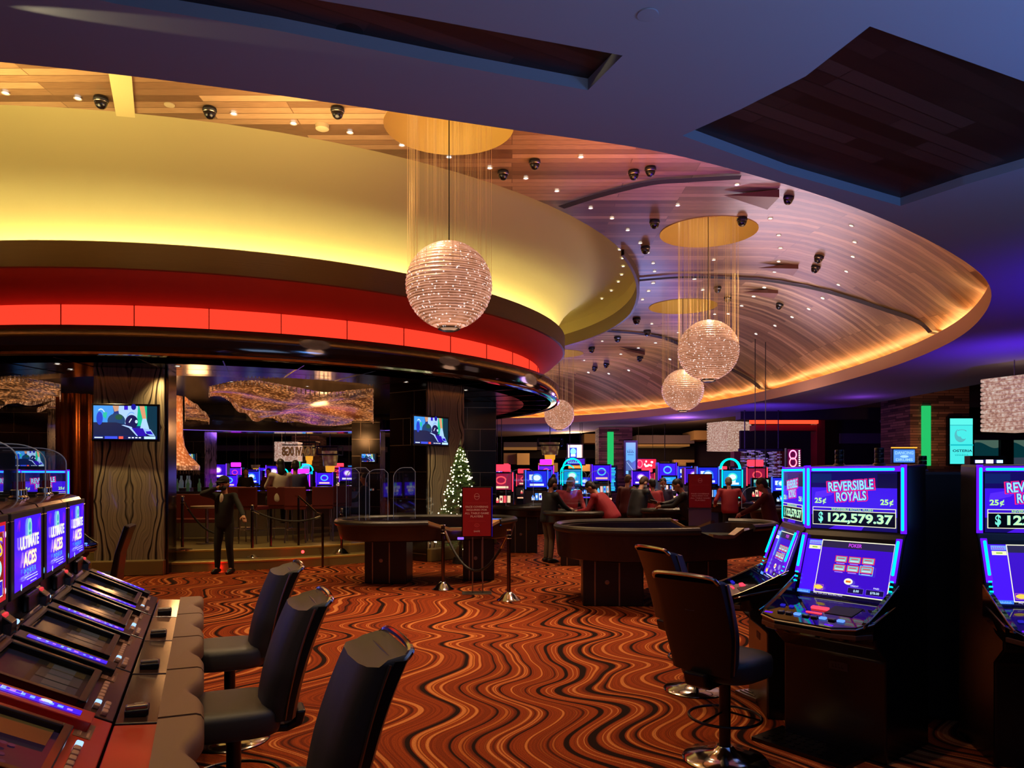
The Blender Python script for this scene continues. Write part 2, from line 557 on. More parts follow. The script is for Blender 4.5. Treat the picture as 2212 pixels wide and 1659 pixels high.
RIM = [(-2.9, 4.12), (0, 4.94), (1.45, 5.47), (3.45, 6.75), (5.6, 8.75), (6.9, 10.9), (7.75, 13.4), (8.15, 16.6), (8.05, 21), (7.35, 25.2), (5.4, 29.6), (3.0, 32.3), (0.6, 33.7),
       (-6, 34.6), (-13, 33), (-18, 26), (-19, 16), (-16, 8), (-10.5, 4.4), (-6.5, 3.7)]
rim = [(p.x, p.y) for p in spline([(x, y, 0) for x, y in RIM], 8, True)]
RA = np.array(rim)
RB = np.roll(RA, -1, axis=0)


def inside(poly, x, y):
    c = False
    n = len(poly)
    j = n - 1
    for i in range(n):
        xi, yi = poly[i]
        xj, yj = poly[j]
        if (yi > y) != (yj > y) and x < (xj - xi) * (y - yi) / (yj - yi) + xi:
            c = not c
        j = i
    return c


def rim_dist(x, y):
    p = np.array((x, y))
    d = RB - RA
    t = np.clip(((p - RA) * d).sum(1) / (d * d).sum(1), 0, 1)
    q = RA + d * t[:, None] - p
    m = math.sqrt((q * q).sum(1).min())
    return m if inside(rim, x, y) else -m


def dome_z(x, y):
    d = rim_dist(x, y)
    t = max(0.0, min(1.0, (d + 0.1) / 3.2))
    return 4.5 + (ZW - 4.5) * math.sin(t * PI / 2) ** 0.85 + min(0, d) * 0.3


def hit(px, py):
    "where the view ray through a pixel meets the wood ceiling"
    lo = None
    Y = 4.0
    while Y < 60:
        p = P(px, py, Y)
        if p.z > 4.4 and p.z >= dome_z(p.x, p.y):
            return p
        Y += 0.12 if Y < 20 else 0.25
    return P(px, py, 30)


def offset_loop(loop, d):
    n = len(loop)
    out = []
    for i in range(n):
        a = Vector(loop[i - 1]); b = Vector(loop[(i + 1) % n])
        t = (b - a).normalized()
        out.append((loop[i][0] + t.y * d, loop[i][1] - t.x * d))
    return out


area = sum(rim[i][0] * rim[(i + 1) % len(rim)][1] - rim[(i + 1) % len(rim)][0] * rim[i][1] for i in range(len(rim)))
OUT = 1 if area > 0 else -1
rim_out = offset_loop(rim, OUT * 0.45)

# holes in the wood ceiling
YC, YR = (-6.5, 18.0), 9.4        # the big yellow recess
GLOBES = [(970, 617, 9.15, 0.80), (1530, 757, 13.15, 0.85), (1475, 843, 18.95, 0.86), (1208, 896, 26.3, 0.86)]
HOLES = []
for (px, py, Y, r) in GLOBES:
    p = P(px, py, Y)
    HOLES.append((p.x, p.y, r))


def circle(cx, cy, r, n):
    return [(cx + r * math.cos(2 * PI * i / n), cy + r * math.sin(2 * PI * i / n)) for i in range(n)]


def cdt_sheet(outer, holes, step, zf, name, material, extra=0):
    pts, edges = [], []
    loops = [outer] + holes
    for lp in loops:
        b = len(pts)
        n = len(lp)
        pts += [Vector(p) for p in lp]
        edges += [(b + i, b + (i + 1) % n) for i in range(n)]
    xs = [p[0] for p in outer]; ys = [p[1] for p in outer]
    x = min(xs) + step * 0.37
    while x < max(xs):
        y = min(ys) + step * 0.41
        while y < max(ys):
            if inside(outer, x, y) and not any(inside(h, x, y) for h in holes):
                pts.append(Vector((x, y)))
            y += step
        x += step
    vs, es, fs = geometry.delaunay_2d_cdt(pts, edges, [], 0, 1e-5)[:3]
    mb = MB()
    keep = []
    for f in fs:
        cx = sum(vs[i].x for i in f) / len(f); cy = sum(vs[i].y for i in f) / len(f)
        if inside(outer, cx, cy) and not any(inside(h, cx, cy) for h in holes):
            keep.append(tuple(f))
    mb.add([(v.x, v.y, zf(v.x, v.y)) for v in vs], keep)
    o = mb.build(name, material, smooth=True)
    return struct(o)


cdt_sheet(rim_out, [circle(*YC, YR, 96)] + [circle(x, y, r, 40) for x, y, r in HOLES], 0.45, dome_z, 'ceiling', MAT['wood_ceiling'])

# rim fascia of the big opening and the warm light strip hidden behind it
mb = MB()
lo = [(x, y, ZS) for x, y in rim]; hi = [(x, y, ZS + 0.29) for x, y in rim]
r2 = offset_loop(rim, OUT * 0.07); r3 = offset_loop(rim, OUT * 0.5)
mb.loft([list(a) for a in zip(*[(l, h, (c[0], c[1], ZS + 0.29), (c[0], c[1], ZS + 0.1), (e[0], e[1], ZS + 0.1), (e[0], e[1], ZS + 0.9)) for l, h, c, e in zip(lo, hi, r2, r3)])], True, False, False)
struct(mb.build('trim_1', MAT['rim'], smooth=True))
mb = MB()
r4 = offset_loop(rim, OUT * 0.25)
mb.tube([(x, y, ZS + 0.2) for x, y in r4], 0.025, 6, True)
lt = mb.build('cove_light', MAT['rim_led'])
tag(lt, 'warm light strip hidden behind the rim of the big wood-lined ceiling opening', 'cove light')

# low soffit with the opening and three wooden recesses
sof_out = [(-30, -6), (12.0, -6), (12.0, 16.7), (11.6, 25.3), (9.0, 28.9), (6.6, 34.5), (3.8, 41), (-0.5, 45), (-30, 47)]
recA = [Z(px, py, ZS) for px, py in [(1474, 293), (1600, 236), (1740, 165), (1879, 57), (2212, 176), (2500, 290), (2440, 392), (2212, 362), (2080, 400), (1945, 445), (1700, 375)]]
recA = [(p.x, p.y) for p in recA]
recB = [Z(px, py, ZS) for px, py in [(1345, 120), (1270, 195), (930, 132), (600, 66), (250, 8), (-60, -60), (300, -75), (560, -22), (905, 38)]]
recB = [(p.x, p.y) for p in recB]
def sheet(outer, holes, z, name, material):
    lists = [[Vector((x, y, z)) for x, y in outer]] + [[Vector((x, y, z)) for x, y in h] for h in holes]
    tri = geometry.tessellate_polygon(lists)
    vs = [v for l in lists for v in l]
    m_ = MB(); m_.add(vs, [tuple(t) for t in tri])
    return struct(m_.build(name, material))


sheet(sof_out, [rim, recA, recB], ZS, 'ceiling', MAT['soffit'])
for k, (rec, hgt) in enumerate(((recA, 0.07), (recB, 0.07))):
    mb = MB()
    mb.loft([[(x, y, ZS) for x, y in rec], [(x, y, ZS + hgt + 0.02) for x, y in rec]], True, False, False)
    struct(mb.build('trim_%d' % (k + 2), MAT['soffit']))
    cx = sum(p[0] for p in rec) / len(rec); cy = sum(p[1] for p in rec) / len(rec)
    sheet([(cx + (x - cx) * 1.03, cy + (y - cy) * 1.03) for x, y in rec], [], ZS + hgt, 'ceiling', MAT['wood_dark'])
# outer edge of the soffit, roof above everything
mb = MB()
mb.loft([[(x, y, ZS) for x, y in sof_out], [(x, y, 4.75) for x, y in sof_out]], True, False, False)
struct(mb.build('trim_4', MAT['soffit']))
mb = MB(); mb.box((6, 33, 7.6), (90, 84, 0.1))
struct(mb.build('ceiling', MAT['black']))

# yellow recess: a short fascia, a shallow dome and the trough that lights it
BC = (-7.0, 19.2)                 # centre of the round bar
def ring(c, r, z, n=128):
    return [(c[0] + r * math.cos(2 * PI * i / n), c[1] + r * math.sin(2 * PI * i / n), z) for i in range(n)]


def mixc(t):
    return (YC[0] + (BC[0] - YC[0]) * t, YC[1] + (BC[1] - YC[1]) * t)


mb = MB()
prof = [(0.0, 9.40, 6.0), (0.0, 9.42, 6.34), (0.05, 9.3, 6.42), (0.15, 9.05, 6.44), (0.3, 8.75, 6.36), (0.5, 8.48, 6.15), (0.7, 8.25, 5.85), (0.85, 8.1, 5.5), (0.95, 8.0, 5.15), (1.0, 7.95, 4.85)]
mb.loft([ring(mixc(t), r, z) for t, r, z in prof], True, False, False)
struct(mb.build('ceiling', MAT['yellow'], smooth=True))
mb = MB()
mb.loft([ring(YC, 9.40, 5.70), ring(YC, 9.40, 6.02), ring(YC, 9.50, 6.02), ring(YC, 9.50, 5.985), ring(YC, 9.4, 5.985)], True, False, False)
# only the far half hangs down as a lip
mb = MB()
aa = [R(-24 + 150 * i / 60) for i in range(61)]
mb.loft([[(YC[0] + r * math.cos(a), YC[1] + r * math.sin(a), z - (0.24 * min(1, i / 10) if z < 5.9 else 0)) for i, a in enumerate(aa)] for r, z in ((9.40, 6.0), (9.40, 5.89), (9.46, 5.89), (9.46, 6.0))], False, False, False)
struct(mb.build('trim_5', MAT['brown'], smooth=True))

# ------------------------------------------------------------ the round bar canopy (one thing, rings as parts)
canopy = empty('bar_canopy', (BC[0], BC[1], 3.5), label='round bar canopy with glowing red band over the dark marble columns', cat='canopy')
def crings(profile, name, material, parent=canopy, smooth=True, n=128):
    m_ = MB()
    m_.loft([ring((0, 0), r, z - 3.5, n) for r, z in profile], True, False, False)
    return m_.build(name, material, parent, smooth=smooth)


crings([(7.3, 3.5), (8.05, 3.5), (8.17, 3.54), (8.2, 3.62), (8.2, 3.87), (8.14, 3.94), (7.7, 3.96)], 'lower_fascia', MAT['gloss_black'])
rb = crings([(7.7, 3.96), (7.7, 4.34)], 'red_light_band', MAT['red_panel'])
rb['label'] = 'glowing red backlit band'

jm = mat('red_joint', (120, 10, 8), 0.5)
for i in range(44):
    a = 2 * PI * i / 44
    mb = MB(); mb.box((7.708 * math.cos(a), 7.708 * math.sin(a), 4.15 - 3.5), (0.012, 0.012, 0.38), rz=a)
    if -7 + 7.7 * math.cos(a) > -10 and math.sin(a) < 0.3:
        mb.build('panel_joint', jm, canopy)
crings([(7.7, 4.34), (7.85, 4.40), (8.1, 4.55), (8.3, 4.74)], 'red_cove', MAT['red_cove'])
crings([(8.3, 4.74), (8.35, 4.75), (8.35, 5.13), (8.31, 5.15), (8.26, 5.13), (8.24, 4.9), (7.95, 4.86)], 'upper_fascia', MAT['brown'])
lg = crings([(8.17, 4.93), (8.20, 4.96), (8.17, 4.99), (8.14, 4.96), (8.17, 4.93)], 'trough_light', MAT['cove_led'])
lg['label'] = 'hidden yellow light strip'
# dark reflective underside with panel joints
mb = MB()
mb.loft([ring((0, 0), 8.0, 0.0, 96), ring((0, 0), 6.1, 0.0, 96), ring((0, 0), 6.1, 0.10, 96), ring((0, 0), 5.0, 0.10, 96), ring((0, 0), 5.0, 0.42, 96)], True, False, True)
mb.build('underside', mat('canopy_underside', (16, 13, 18), 0.22, bump=0.08, bscale=3), canopy)
mb = MB()
for i in range(40):
    a = 2 * PI * i / 40
    mb.box((7.0 * math.cos(a), 7.0 * math.sin(a), -0.004), (1.8, 0.02, 0.012), rz=a)
mb.loft([ring((0, 0), 6.62, -0.012, 96), ring((0, 0), 6.58, -0.012, 96)], True, False, False)
mb.build('panel_seam', mat('seam', (40, 34, 42), 0.2), canopy)
mb = MB()
mb.loft([ring((0, 0), 8.17, 0.05, 128), ring((0, 0), 8.215, 0.03, 128), ring((0, 0), 8.17, 0.0, 128)], True, False, False)
mb.build('chrome_edge', MAT['chrome'], canopy, smooth=True)

# lower dropped ring lights of the canopy
# ------------------------------------------------------------ ceiling things
# globes of crystal with their strand curtains, hung in gold-lined wells
def make_well(x, y, r):
    m_ = MB()
    m_.lathe([(r, 0.0), (r, 0.55), (r * 0.2, 0.56)], 40, (x, y, ZW - 0.01), cap=False)
    struct(m_.build('ceiling', MAT['gold'], smooth=True))
    lamp('POINT', 'well_light', (x, y, ZW + 0.42), 9, (255, 228, 170), 0.12)


gp = MB()
n_ = 34
prof = []
for i in range(n_ * 3 + 1):
    a = PI * i / (n_ * 3)
    rr = 0.53 * (1 + 0.012 * math.cos(2 * PI * i / 3.0))
    prof.append((max(0.02, rr * math.sin(a)), rr * math.cos(a)))
gp.lathe(prof, 48, cap=True)
rnd.seed(3)
GLAB = ['largest crystal globe pendant, hanging nearest in front of the red band',
        'crystal globe pendant second in size, right of the bar canopy under a gold well',
        'middling crystal globe pendant just below and left of the second globe',
        'smallest and farthest crystal globe pendant beside the tip of the bar canopy']
g0 = None
for k, (px, py, Y, hr) in enumerate(GLOBES):
    c = P(px, py, Y)
    make_well(c.x, c.y, hr)
    t = empty('globe_pendant', c, label=GLAB[k], cat='pendant light', group='crystal globe pendants')
    if g0 is None:
        g0 = gp.build('globe', MAT['globe'], t, smooth=True, angle=60)
    else:
        g = g0.copy(); COL.objects.link(g); g.parent = t
    H = ZW + 0.5 - c.z
    m_ = MB()
    for i in range(64 if k < 2 else 44):
        a = rnd.random() * 2 * PI
        for q in range(1 + int(rnd.random() < 0.35)):
            aa_ = a + q * 0.02
            rr = 0.515 + rnd.uniform(-0.012, 0.012)
            z0 = rnd.uniform(-0.05, 0.12)
            w_ = 0.0011 * (1.0 + 0.25 * k)
            m_.tube([(rr * math.cos(aa_), rr * math.sin(aa_), z0), (rr * math.cos(aa_), rr * math.sin(aa_), H)], w_, 3, cap=False)
    m_.build('strand', MAT['strand'], t)['kind'] = 'stuff'
    m_ = MB(); m_.tube([(0, 0, 0.5), (0, 0, H)], 0.007 + 0.002 * k, 6)
    m_.build('cable', MAT['steel' if k else 'black'], t)
    m_ = MB(); m_.lathe([(0.012, 0.03), (0.1, 0.02), (0.14, -0.01), (0.09, -0.03), (0.01, -0.02)], 20, (0, 0, -0.53))
    m_.build('bottom_cap', MAT['black_plastic'], t, smooth=True)
    lamp('POINT', 'globe_light', (c.x, c.y, c.z - 0.75), 14, (255, 190, 150), 0.3)

# downlights
def proto_downlight():
    t = empty('downlight')
    a = MB(); a.lathe([(0.045, 0.0), (0.062, -0.006), (0.06, -0.012), (0.043, -0.004)], 18, cap=False)
    a.build('trim_ring', MAT['ring_white'], t, smooth=True)
    a = MB(); a.lathe([(0.0, -0.002), (0.044, -0.003)], 18, cap=False)
    a.build('lens', MAT['lens'], t)
    return t


def surf_rot(x, y):
    e = 0.15
    dx = (dome_z(x + e, y) - dome_z(x - e, y)) / (2 * e); dy = (dome_z(x, y + e) - dome_z(x, y - e)) / (2 * e)
    n = Vector((-dx, -dy, 1)).normalized()
    return Vector((0, 0, 1)).rotation_difference(n).to_euler()


DL = [(12, 198), (168, 209), (505, 242), (634, 261), (756, 283), (868, 307), (970, 331), (1058, 357), (1136, 383), (1203, 409), (1255, 329), (1276, 442), (1322, 469), (1356, 494),
      (1592, 396), (1464, 437), (1635, 435), (1664, 469), (1682, 502), (1839, 484), (1846, 520), (1686, 533), (1542, 559), (1842, 552), (1682, 562), (1399, 542), (1411, 564), (1414, 584),
      (1828, 583), (1811, 611), (1673, 586), (1651, 617), (1518, 623), (1411, 609), (1401, 627), (1388, 644), (1777, 641), (1747, 664), (1711, 683), (1628, 638), (1602, 659), (1573, 676),
      (1674, 702), (1633, 719), (1371, 660), (1351, 675), (1408, 697), (1544, 676), (1540, 694), (1327, 687), (1300, 702), (1301, 735), (1416, 739), (1379, 750), (1238, 730), (1341, 762),
      (1262, 777), (1358, 794), (1271, 800), (1315, 802), (1447, 775), (1465, 716), (1383, 520), (1500, 600)]
dl0 = proto_downlight()
for k, (px, py) in enumerate(DL):
    p = hit(px, py)
    o = dl0 if k == 0 else copy_tree(dl0)
    o.location = (p.x, p.y, dome_z(p.x, p.y) - 0.012)
    o.rotation_euler = surf_rot(p.x, p.y)
    bay = ('in the left stretch of wood ceiling before the nearest globe' if px < 940 else 'between the nearest globe and the first dark seam' if px < 1262 and py < 420 else
           'in the wood bay between the first and second dark seams' if py < 596 and not (px < 1420 and py > 600) or (px > 1700 and py < 650) else
           'in the wood bay between the second and third dark seams' if p.y < 23 else 'in the farthest wood bay beyond the third seam')
    tag(o, 'small round downlight ' + bay, 'downlight', 'downlights ' + bay)
    s = 0.72 if p.y < 16 else (0.85 if p.y < 24 else 1.05)
    o.scale = (s, s, s)
YD = [(1333, 519), (1340, 541), (1340, 565), (1334, 582), (1324, 600), (1311, 616), (1292, 632), (1273, 645), (1251, 661), (1224, 675)]
for k, (px, py) in enumerate(YD):
    p = Z(px, py, 6.0)
    o = copy_tree(dl0)
    d = Vector((p.x - YC[0], p.y - YC[1]))
    d = d.normalized() * 9.1
    o.location = (YC[0] + d.x, YC[1] + d.y, 6.41); o.rotation_euler = (0, 0, 0); o.scale = (0.7, 0.7, 0.7)
    tag(o, 'tiny downlight just inside the edge of the yellow ceiling recess', 'downlight', 'downlights around the yellow recess')

# security camera domes
def proto_dome():
    t = empty('dome_camera')
    a = MB(); a.lathe([(0.0, 0.0), (0.085, 0.0), (0.09, -0.03), (0.078, -0.05), (0.0, -0.05)], 24)
    a.build('housing', MAT['black'], t, smooth=True)
    a = MB(); a.lathe([(0.074, -0.05), (0.072, -0.08), (0.058, -0.112), (0.035, -0.132), (0.001, -0.14)], 24, cap=False)
    a.build('dome', MAT['black_plastic'], t, smooth=True)
    a = MB(); a.lathe([(0.08, -0.045), (0.084, -0.052), (0.078, -0.06)], 24, cap=False)
    a.build('ring', MAT['steel'], t, smooth=True)
    return t


DC = [(218, 205, 'in the far left corner of the ceiling'), (453, 228, 'right of the square gap in the wood ceiling'), (729, 228, 'beside the round smoke detector'), (1087, 362, 'right of the nearest globe strands'),
      (1155, 345, 'topmost above the row of downlights'), (1369, 362, 'left one of a pair by the dark seam'), (1405, 358, 'right one of a pair by the dark seam'),
      (1704, 418, 'nearest the ceiling rim on the right'), (1414, 474, 'left of the big gold light well'), (1603, 466, 'right above the big gold light well'), (1394, 530, 'at the edge of the yellow recess'),
      (1770, 550, 'upper one of a pair in the right bay'), (1763, 570, 'lower one of a pair in the right bay'), (1550, 618, 'seen between the strands'), (1572, 640, 'just right of the strands'),
      (1685, 655, 'in the middle bay'), (1375, 683, 'above the third seam'), (1316, 691, 'near the left end of the third seam'), (1398, 712, 'on the third seam'), (1334, 725, 'in the far bay, upper'),
      (1278, 748, 'in the far bay, left'), (1383, 767, 'in the far bay, right'), (1285, 790, 'in the far bay, lowest left'), (1310, 784, 'in the far bay, lowest')]
dc0 = proto_dome()
for k, (px, py, wh) in enumerate(DC):
    p = hit(px, py)
    o = dc0 if k == 0 else copy_tree(dc0)
    o.location = (p.x, p.y, dome_z(p.x, p.y) - 0.01)
    o.scale = (0.9,) * 3 if p.y < 12 else ((1.0,) * 3 if p.y < 20 else (1.25,) * 3)
    o.rotation_euler = surf_rot(p.x, p.y)
    tag(o, 'black dome camera on the wood ceiling, ' + wh, 'security camera', 'dome cameras on the wood ceiling')

# hinged triangular flaps
fm = mat('flap_wood', (96, 56, 42), 0.4)
for k, (a, b_, wh) in enumerate([((1562, 412), (1670, 418), 'nearest the ceiling rim'), ((1637, 570), (1718, 576), 'right of the big gold well'), ((1603, 621), (1675, 630), 'beside the second seam'), ((1336, 748), (1380, 760), 'in the far bay')]):
    p, q = hit(*a), hit(*b_)
    zc = dome_z((p.x + q.x) / 2, (p.y + q.y) / 2)
    m_ = MB()
    L_ = (q - p).length
    d = (q - p); ang = math.atan2(d.y, d.x)
    vs = [(0, -0.02, -0.02), (L_, -0.26, -0.02), (L_, 0.26, -0.02), (L_, -0.26, -0.14), (L_, 0.26, -0.14), (0.05, 0, -0.03)]
    m_.add(vs, [(0, 1, 2), (0, 3, 1), (0, 2, 4), (0, 4, 3), (1, 3, 4, 2)])
    o = m_.build('ceiling_flap', fm, loc=(p.x, p.y, zc - 0.02))
    o.rotation_euler = (0, 0, ang)
    tag(o, 'triangular brown speaker flap hanging from the wood ceiling, ' + wh, 'ceiling flap', 'triangular ceiling flaps')

# smoke detectors and small discs
def disc(px, py, z, r, h, name, material, label, cat, group=None):
    p = Z(px, py, z)
    m_ = MB(); m_.lathe([(0, 0), (r, 0), (r * 0.95, -h * 0.8), (r * 0.7, -h), (0, -h)], 28)
    o = m_.build(name, material, smooth=True, loc=(p.x, p.y, z - 0.001))
    return tag(o, label, cat, group)


cream = mat('cream_plastic', (176, 160, 120), 0.5)
disc(696, 270, 6.0, 0.085, 0.06, 'smoke_detector', cream, 'round cream smoke detector beside the downlight row', 'smoke detector')
disc(366, 226, 6.0, 0.06, 0.012, 'ceiling_speaker', cream, 'small flat round disc right of the gap in the wood ceiling', 'ceiling disc')
disc(1399, 31, 4.0, 0.055, 0.006, 'cover_plate', MAT['soffit'], 'flat round cover plate on the grey blue low ceiling', 'cover plate')
disc(755, 47, 4.12, 0.10, 0.05, 'smoke_detector', MAT['black'], 'dark round smoke detector in the long dark wood recess', 'smoke detector')
t = empty('ceiling_speaker', Z(1258, 135, 4.125), label='large round black speaker in the tip of the long dark recess', cat='speaker')
a = MB(); a.lathe([(0.085, 0), (0.115, 0), (0.112, -0.02), (0.09, -0.02)], 32, cap=False); a.build('rim', MAT['black'], t, smooth=True)
a = MB(); a.lathe([(0.0, -0.004), (0.088, -0.008)], 32, cap=False); a.build('grille', MAT['black_plastic'], t)
for (px, py, wh) in [(476, 268, 'above the left part of the yellow wall'), (865, 341, 'near the strands of the nearest globe'), (1140, 437, 'right of the nearest globe')]:
    p = Z(px, py, 6.2)
    m_ = MB(); m_.lathe([(0, 0), (0.03, 0), (0.03, -0.03), (0, -0.05)], 14)
    o = m_.build('sprinkler', cream, loc=(p.x, p.y, 6.2))
    d = Vector((p.x - YC[0], p.y - YC[1])).normalized() * 9.0
    o.location = (YC[0] + d.x, YC[1] + d.y, 6.425)
    tag(o, 'small sprinkler cap on the yellow recess, ' + wh, 'sprinkler', 'sprinkler caps')

# dark seams that cross the wood ceiling and the plain strip on the left
def seam(pix, wdt, name):
    pts = [hit(*p) for p in pix]
    path = spline([(p.x, p.y, 0) for p in pts], 8)
    m_ = MB()
    A, B_ = [], []
    for i, p in enumerate(path):
        t_ = (path[min(i + 1, len(path) - 1)] - path[max(i - 1, 0)]).normalized()
        n = Vector((-t_.y, t_.x, 0)) * wdt / 2
        for q, lst in ((p + n, A), (p - n, B_)):
            lst.append((q.x, q.y, dome_z(q.x, q.y) - 0.045))
    m_.loft([A, B_], False, False, False)
    return struct(m_.build(name, mat('seam_dark', (22, 12, 10), 0.8)))


seam([(1212, 440), (1290, 412), (1400, 389), (1480, 378), (1600, 371)], 0.16, 'trim_6')
seam([(1378, 601), (1460, 595), (1540, 594), (1620, 597), (1700, 606), (1800, 626), (1900, 656), (1980, 687), (2044, 717)], 0.17, 'trim_7')
seam([(1262, 709), (1330, 710), (1400, 719), (1480, 743), (1560, 780), (1620, 812), (1668, 838)], 0.24, 'trim_8')
q = [Z(px, py, ZW) for px, py in [(234, 150), (284, 156), (292, 249), (251, 245)]]
m_ = MB(); m_.prism([(p.x, p.y) for p in q], ZW - 0.03, ZW - 0.015)
struct(m_.build('trim_9', MAT['yellow']))
# ------------------------------------------------------------ lit pictures (screens, signs): flat coloured shapes in one mesh
def M_screen(name, s):
    m = bpy.data.materials.new(name)
    m.use_nodes = True
    nt = m.node_tree
    b = nt.nodes['Principled BSDF']
    a = N(nt, 'VertexColor'); a.layer_name = 'Col'
    nt.links.new(a.outputs[0], b.inputs['Emission Color'])
    b.inputs['Emission Strength'].default_value = s
    b.inputs['Base Color'].default_value = (0.01, 0.01, 0.012, 1)
    b.inputs['Roughness'].default_value = 0.15
    return m


def M_print(name):
    m = bpy.data.materials.new(name)
    m.use_nodes = True
    nt = m.node_tree
    b = nt.nodes['Principled BSDF']
    a = N(nt, 'VertexColor'); a.layer_name = 'Col'
    nt.links.new(a.outputs[0], b.inputs['Base Color'])
    b.inputs['Roughness'].default_value = 0.5
    return m


MAT['screen'] = M_screen('lit_screen', 1.15)
MAT['screen_hot'] = M_screen('bright_screen', 2.2)
MAT['screen_dim'] = M_screen('dim_screen', 0.5)
MAT['print'] = M_print('printed_panel')
TXT = {}


def text_polys(s, bold=0.0, serif=False):
    k = (s, bold)
    if k not in TXT:
        c = bpy.data.curves.new('t', 'FONT')
        c.body = s
        c.size = 1
        c.offset = bold
        c.resolution_u = 3
        o = bpy.data.objects.new('t', c)
        me = bpy.data.meshes.new_from_object(o)
        vs = [(v.co.x, v.co.y) for v in me.vertices]
        fs = [tuple(p.vertices) for p in me.polygons]
        bpy.data.objects.remove(o); bpy.data.curves.remove(c); bpy.data.meshes.remove(me)
        xs = [v[0] for v in vs] or [0, 1]
        ys = [v[1] for v in vs] or [0, 1]
        TXT[k] = (vs, fs, min(xs), max(xs), min(ys), max(ys))
    return TXT[k]


class Canvas:
    "x to the right 0..w, y up 0..h, painted back to front"
    def __init__(s, w, h, bg, dz=0.0004):
        s.w, s.h, s.dz, s.L = w, h, dz, 0
        s.v, s.f, s.c = [], [], []
        s.rect(0, 0, w, h, bg)

    def poly(s, pts, col, fs=None):
        b = len(s.v)
        z = s.L * s.dz
        s.v += [(x, y, z) for x, y in pts]
        if fs is None:
            fs = [tuple(range(len(pts)))]
        s.f += [tuple(b + i for i in f) for f in fs]
        s.c += [(srgb(col)) if not isinstance(col, list) else col] * len(fs)
        s.L += 1
        return s

    def rect(s, x0, y0, x1, y1, col):
        return s.poly([(x0, y0), (x1, y0), (x1, y1), (x0, y1)], col)

    def frame(s, x0, y0, x1, y1, t, col):
        p = [(x0, y0), (x1, y0), (x1, y1), (x0, y1), (x0 + t, y0 + t), (x1 - t, y0 + t), (x1 - t, y1 - t), (x0 + t, y1 - t)]
        return s.poly(p, col, [(0, 1, 5, 4), (1, 2, 6, 5), (2, 3, 7, 6), (3, 0, 4, 7)])

    def oval(s, cx, cy, rx, ry, col, n=20, rot=0):
        ca, sa = math.cos(rot), math.sin(rot)
        return s.poly([(cx + rx * math.cos(2 * PI * i / n) * ca - ry * math.sin(2 * PI * i / n) * sa, cy + rx * math.cos(2 * PI * i / n) * sa + ry * math.sin(2 * PI * i / n) * ca) for i in range(n)], col)

    def arc(s, cx, cy, r, t, a0, a1, col, n=16, sy=1.0):
        o = [(cx + (r) * math.cos(a0 + (a1 - a0) * i / n), cy + sy * (r) * math.sin(a0 + (a1 - a0) * i / n)) for i in range(n + 1)]
        q = [(cx + (r - t) * math.cos(a0 + (a1 - a0) * i / n), cy + sy * (r - t) * math.sin(a0 + (a1 - a0) * i / n)) for i in range(n + 1)]
        return s.poly(o + q, col, [(i, i + 1, n + 2 + i, n + 1 + i) for i in range(n)])

    def line(s, x0, y0, x1, y1, t, col):
        d = Vector((x1 - x0, y1 - y0)); d.normalize()
        n = Vector((-d.y, d.x)) * t / 2
        return s.poly([(x0 - n.x, y0 - n.y), (x1 - n.x, y1 - n.y), (x1 + n.x, y1 + n.y), (x0 + n.x, y0 + n.y)], col)

    def text(s, st, cx, y, h, col, bold=0.0, width=None, rot=0.0, align='c'):
        vs, fs, x0, x1, y0, y1 = text_polys(st, bold)
        k = h / max(1e-6, (y1 - y0))
        kx = (width / (x1 - x0)) if width else k
        ww = (x1 - x0) * kx
        ox = {'c': -ww / 2, 'l': 0, 'r': -ww}[align]
        ca, sa = math.cos(rot), math.sin(rot)
        out = []
        for x, yy in vs:
            a, b_ = (x - x0) * kx + ox, (yy - y0) * k
            out.append((cx + a * ca - b_ * sa, y + a * sa + b_ * ca))
        return s.poly(out, col, fs)

    def marks(s, cx, y, w_, h, col, n=5):
        "a line too small to read: a row of broken strokes"
        p, fs = [], []
        x = cx - w_ / 2
        st = w_ / n
        for i in range(n):
            a, b = x + i * st, x + (i + 0.72) * st
            k = len(p)
            top = y + h * (1.0 if i % 3 else 0.8)
            p += [(a, y), (b, y), (b, y + h * 0.22), (a + (b - a) * 0.35, y + h * 0.3), (a + (b - a) * 0.35, top), (a, top)]
            fs.append((k, k + 1, k + 2, k + 3, k + 4, k + 5))
        return s.poly(p, col, fs)

    def build(s, name, material, parent=None, M=None):
        me = bpy.data.meshes.new(name)
        T = M if M is not None else Matrix.Identity(4)
        me.from_pydata([tuple(T @ Vector(p)) for p in s.v], [], s.f)
        ca = me.color_attributes.new('Col', 'FLOAT_COLOR', 'CORNER')
        k = 0
        buf = []
        for f, c in zip(s.f, s.c):
            buf += [c[0], c[1], c[2], 1.0] * len(f)
        ca.data.foreach_set('color', buf)
        me.materials.append(material)
        return link(bpy.data.objects.new(name, me), parent)


def plane_M(org, xd, yd):
    "matrix: canvas x along xd, y along yd, origin at org"
    xd = Vector(xd).normalized(); yd = Vector(yd).normalized(); n = xd.cross(yd)
    return Matrix(((xd.x, yd.x, n.x, org[0]), (xd.y, yd.y, n.y, org[1]), (xd.z, yd.z, n.z, org[2]), (0, 0, 0, 1)))


PUR, CYA, WHT, PNK, GRN, YEL, DBL, ORG = (76, 18, 246), (0, 232, 236), (236, 246, 255), (255, 60, 150), (60, 230, 110), (250, 246, 150), (16, 10, 90), (250, 150, 30)
# ------------------------------------------------------------ padded swivel stools in front of the machines
MAT['leather'] = mat('black_leather', (38, 36, 36), 0.45, bump=0.15, bscale=220)
MAT['leather_back'] = mat('leather_back', (8, 8, 10), 0.35)
MAT['dark_metal'] = mat('dark_metal', (60, 56, 58), 0.3, 1.0)


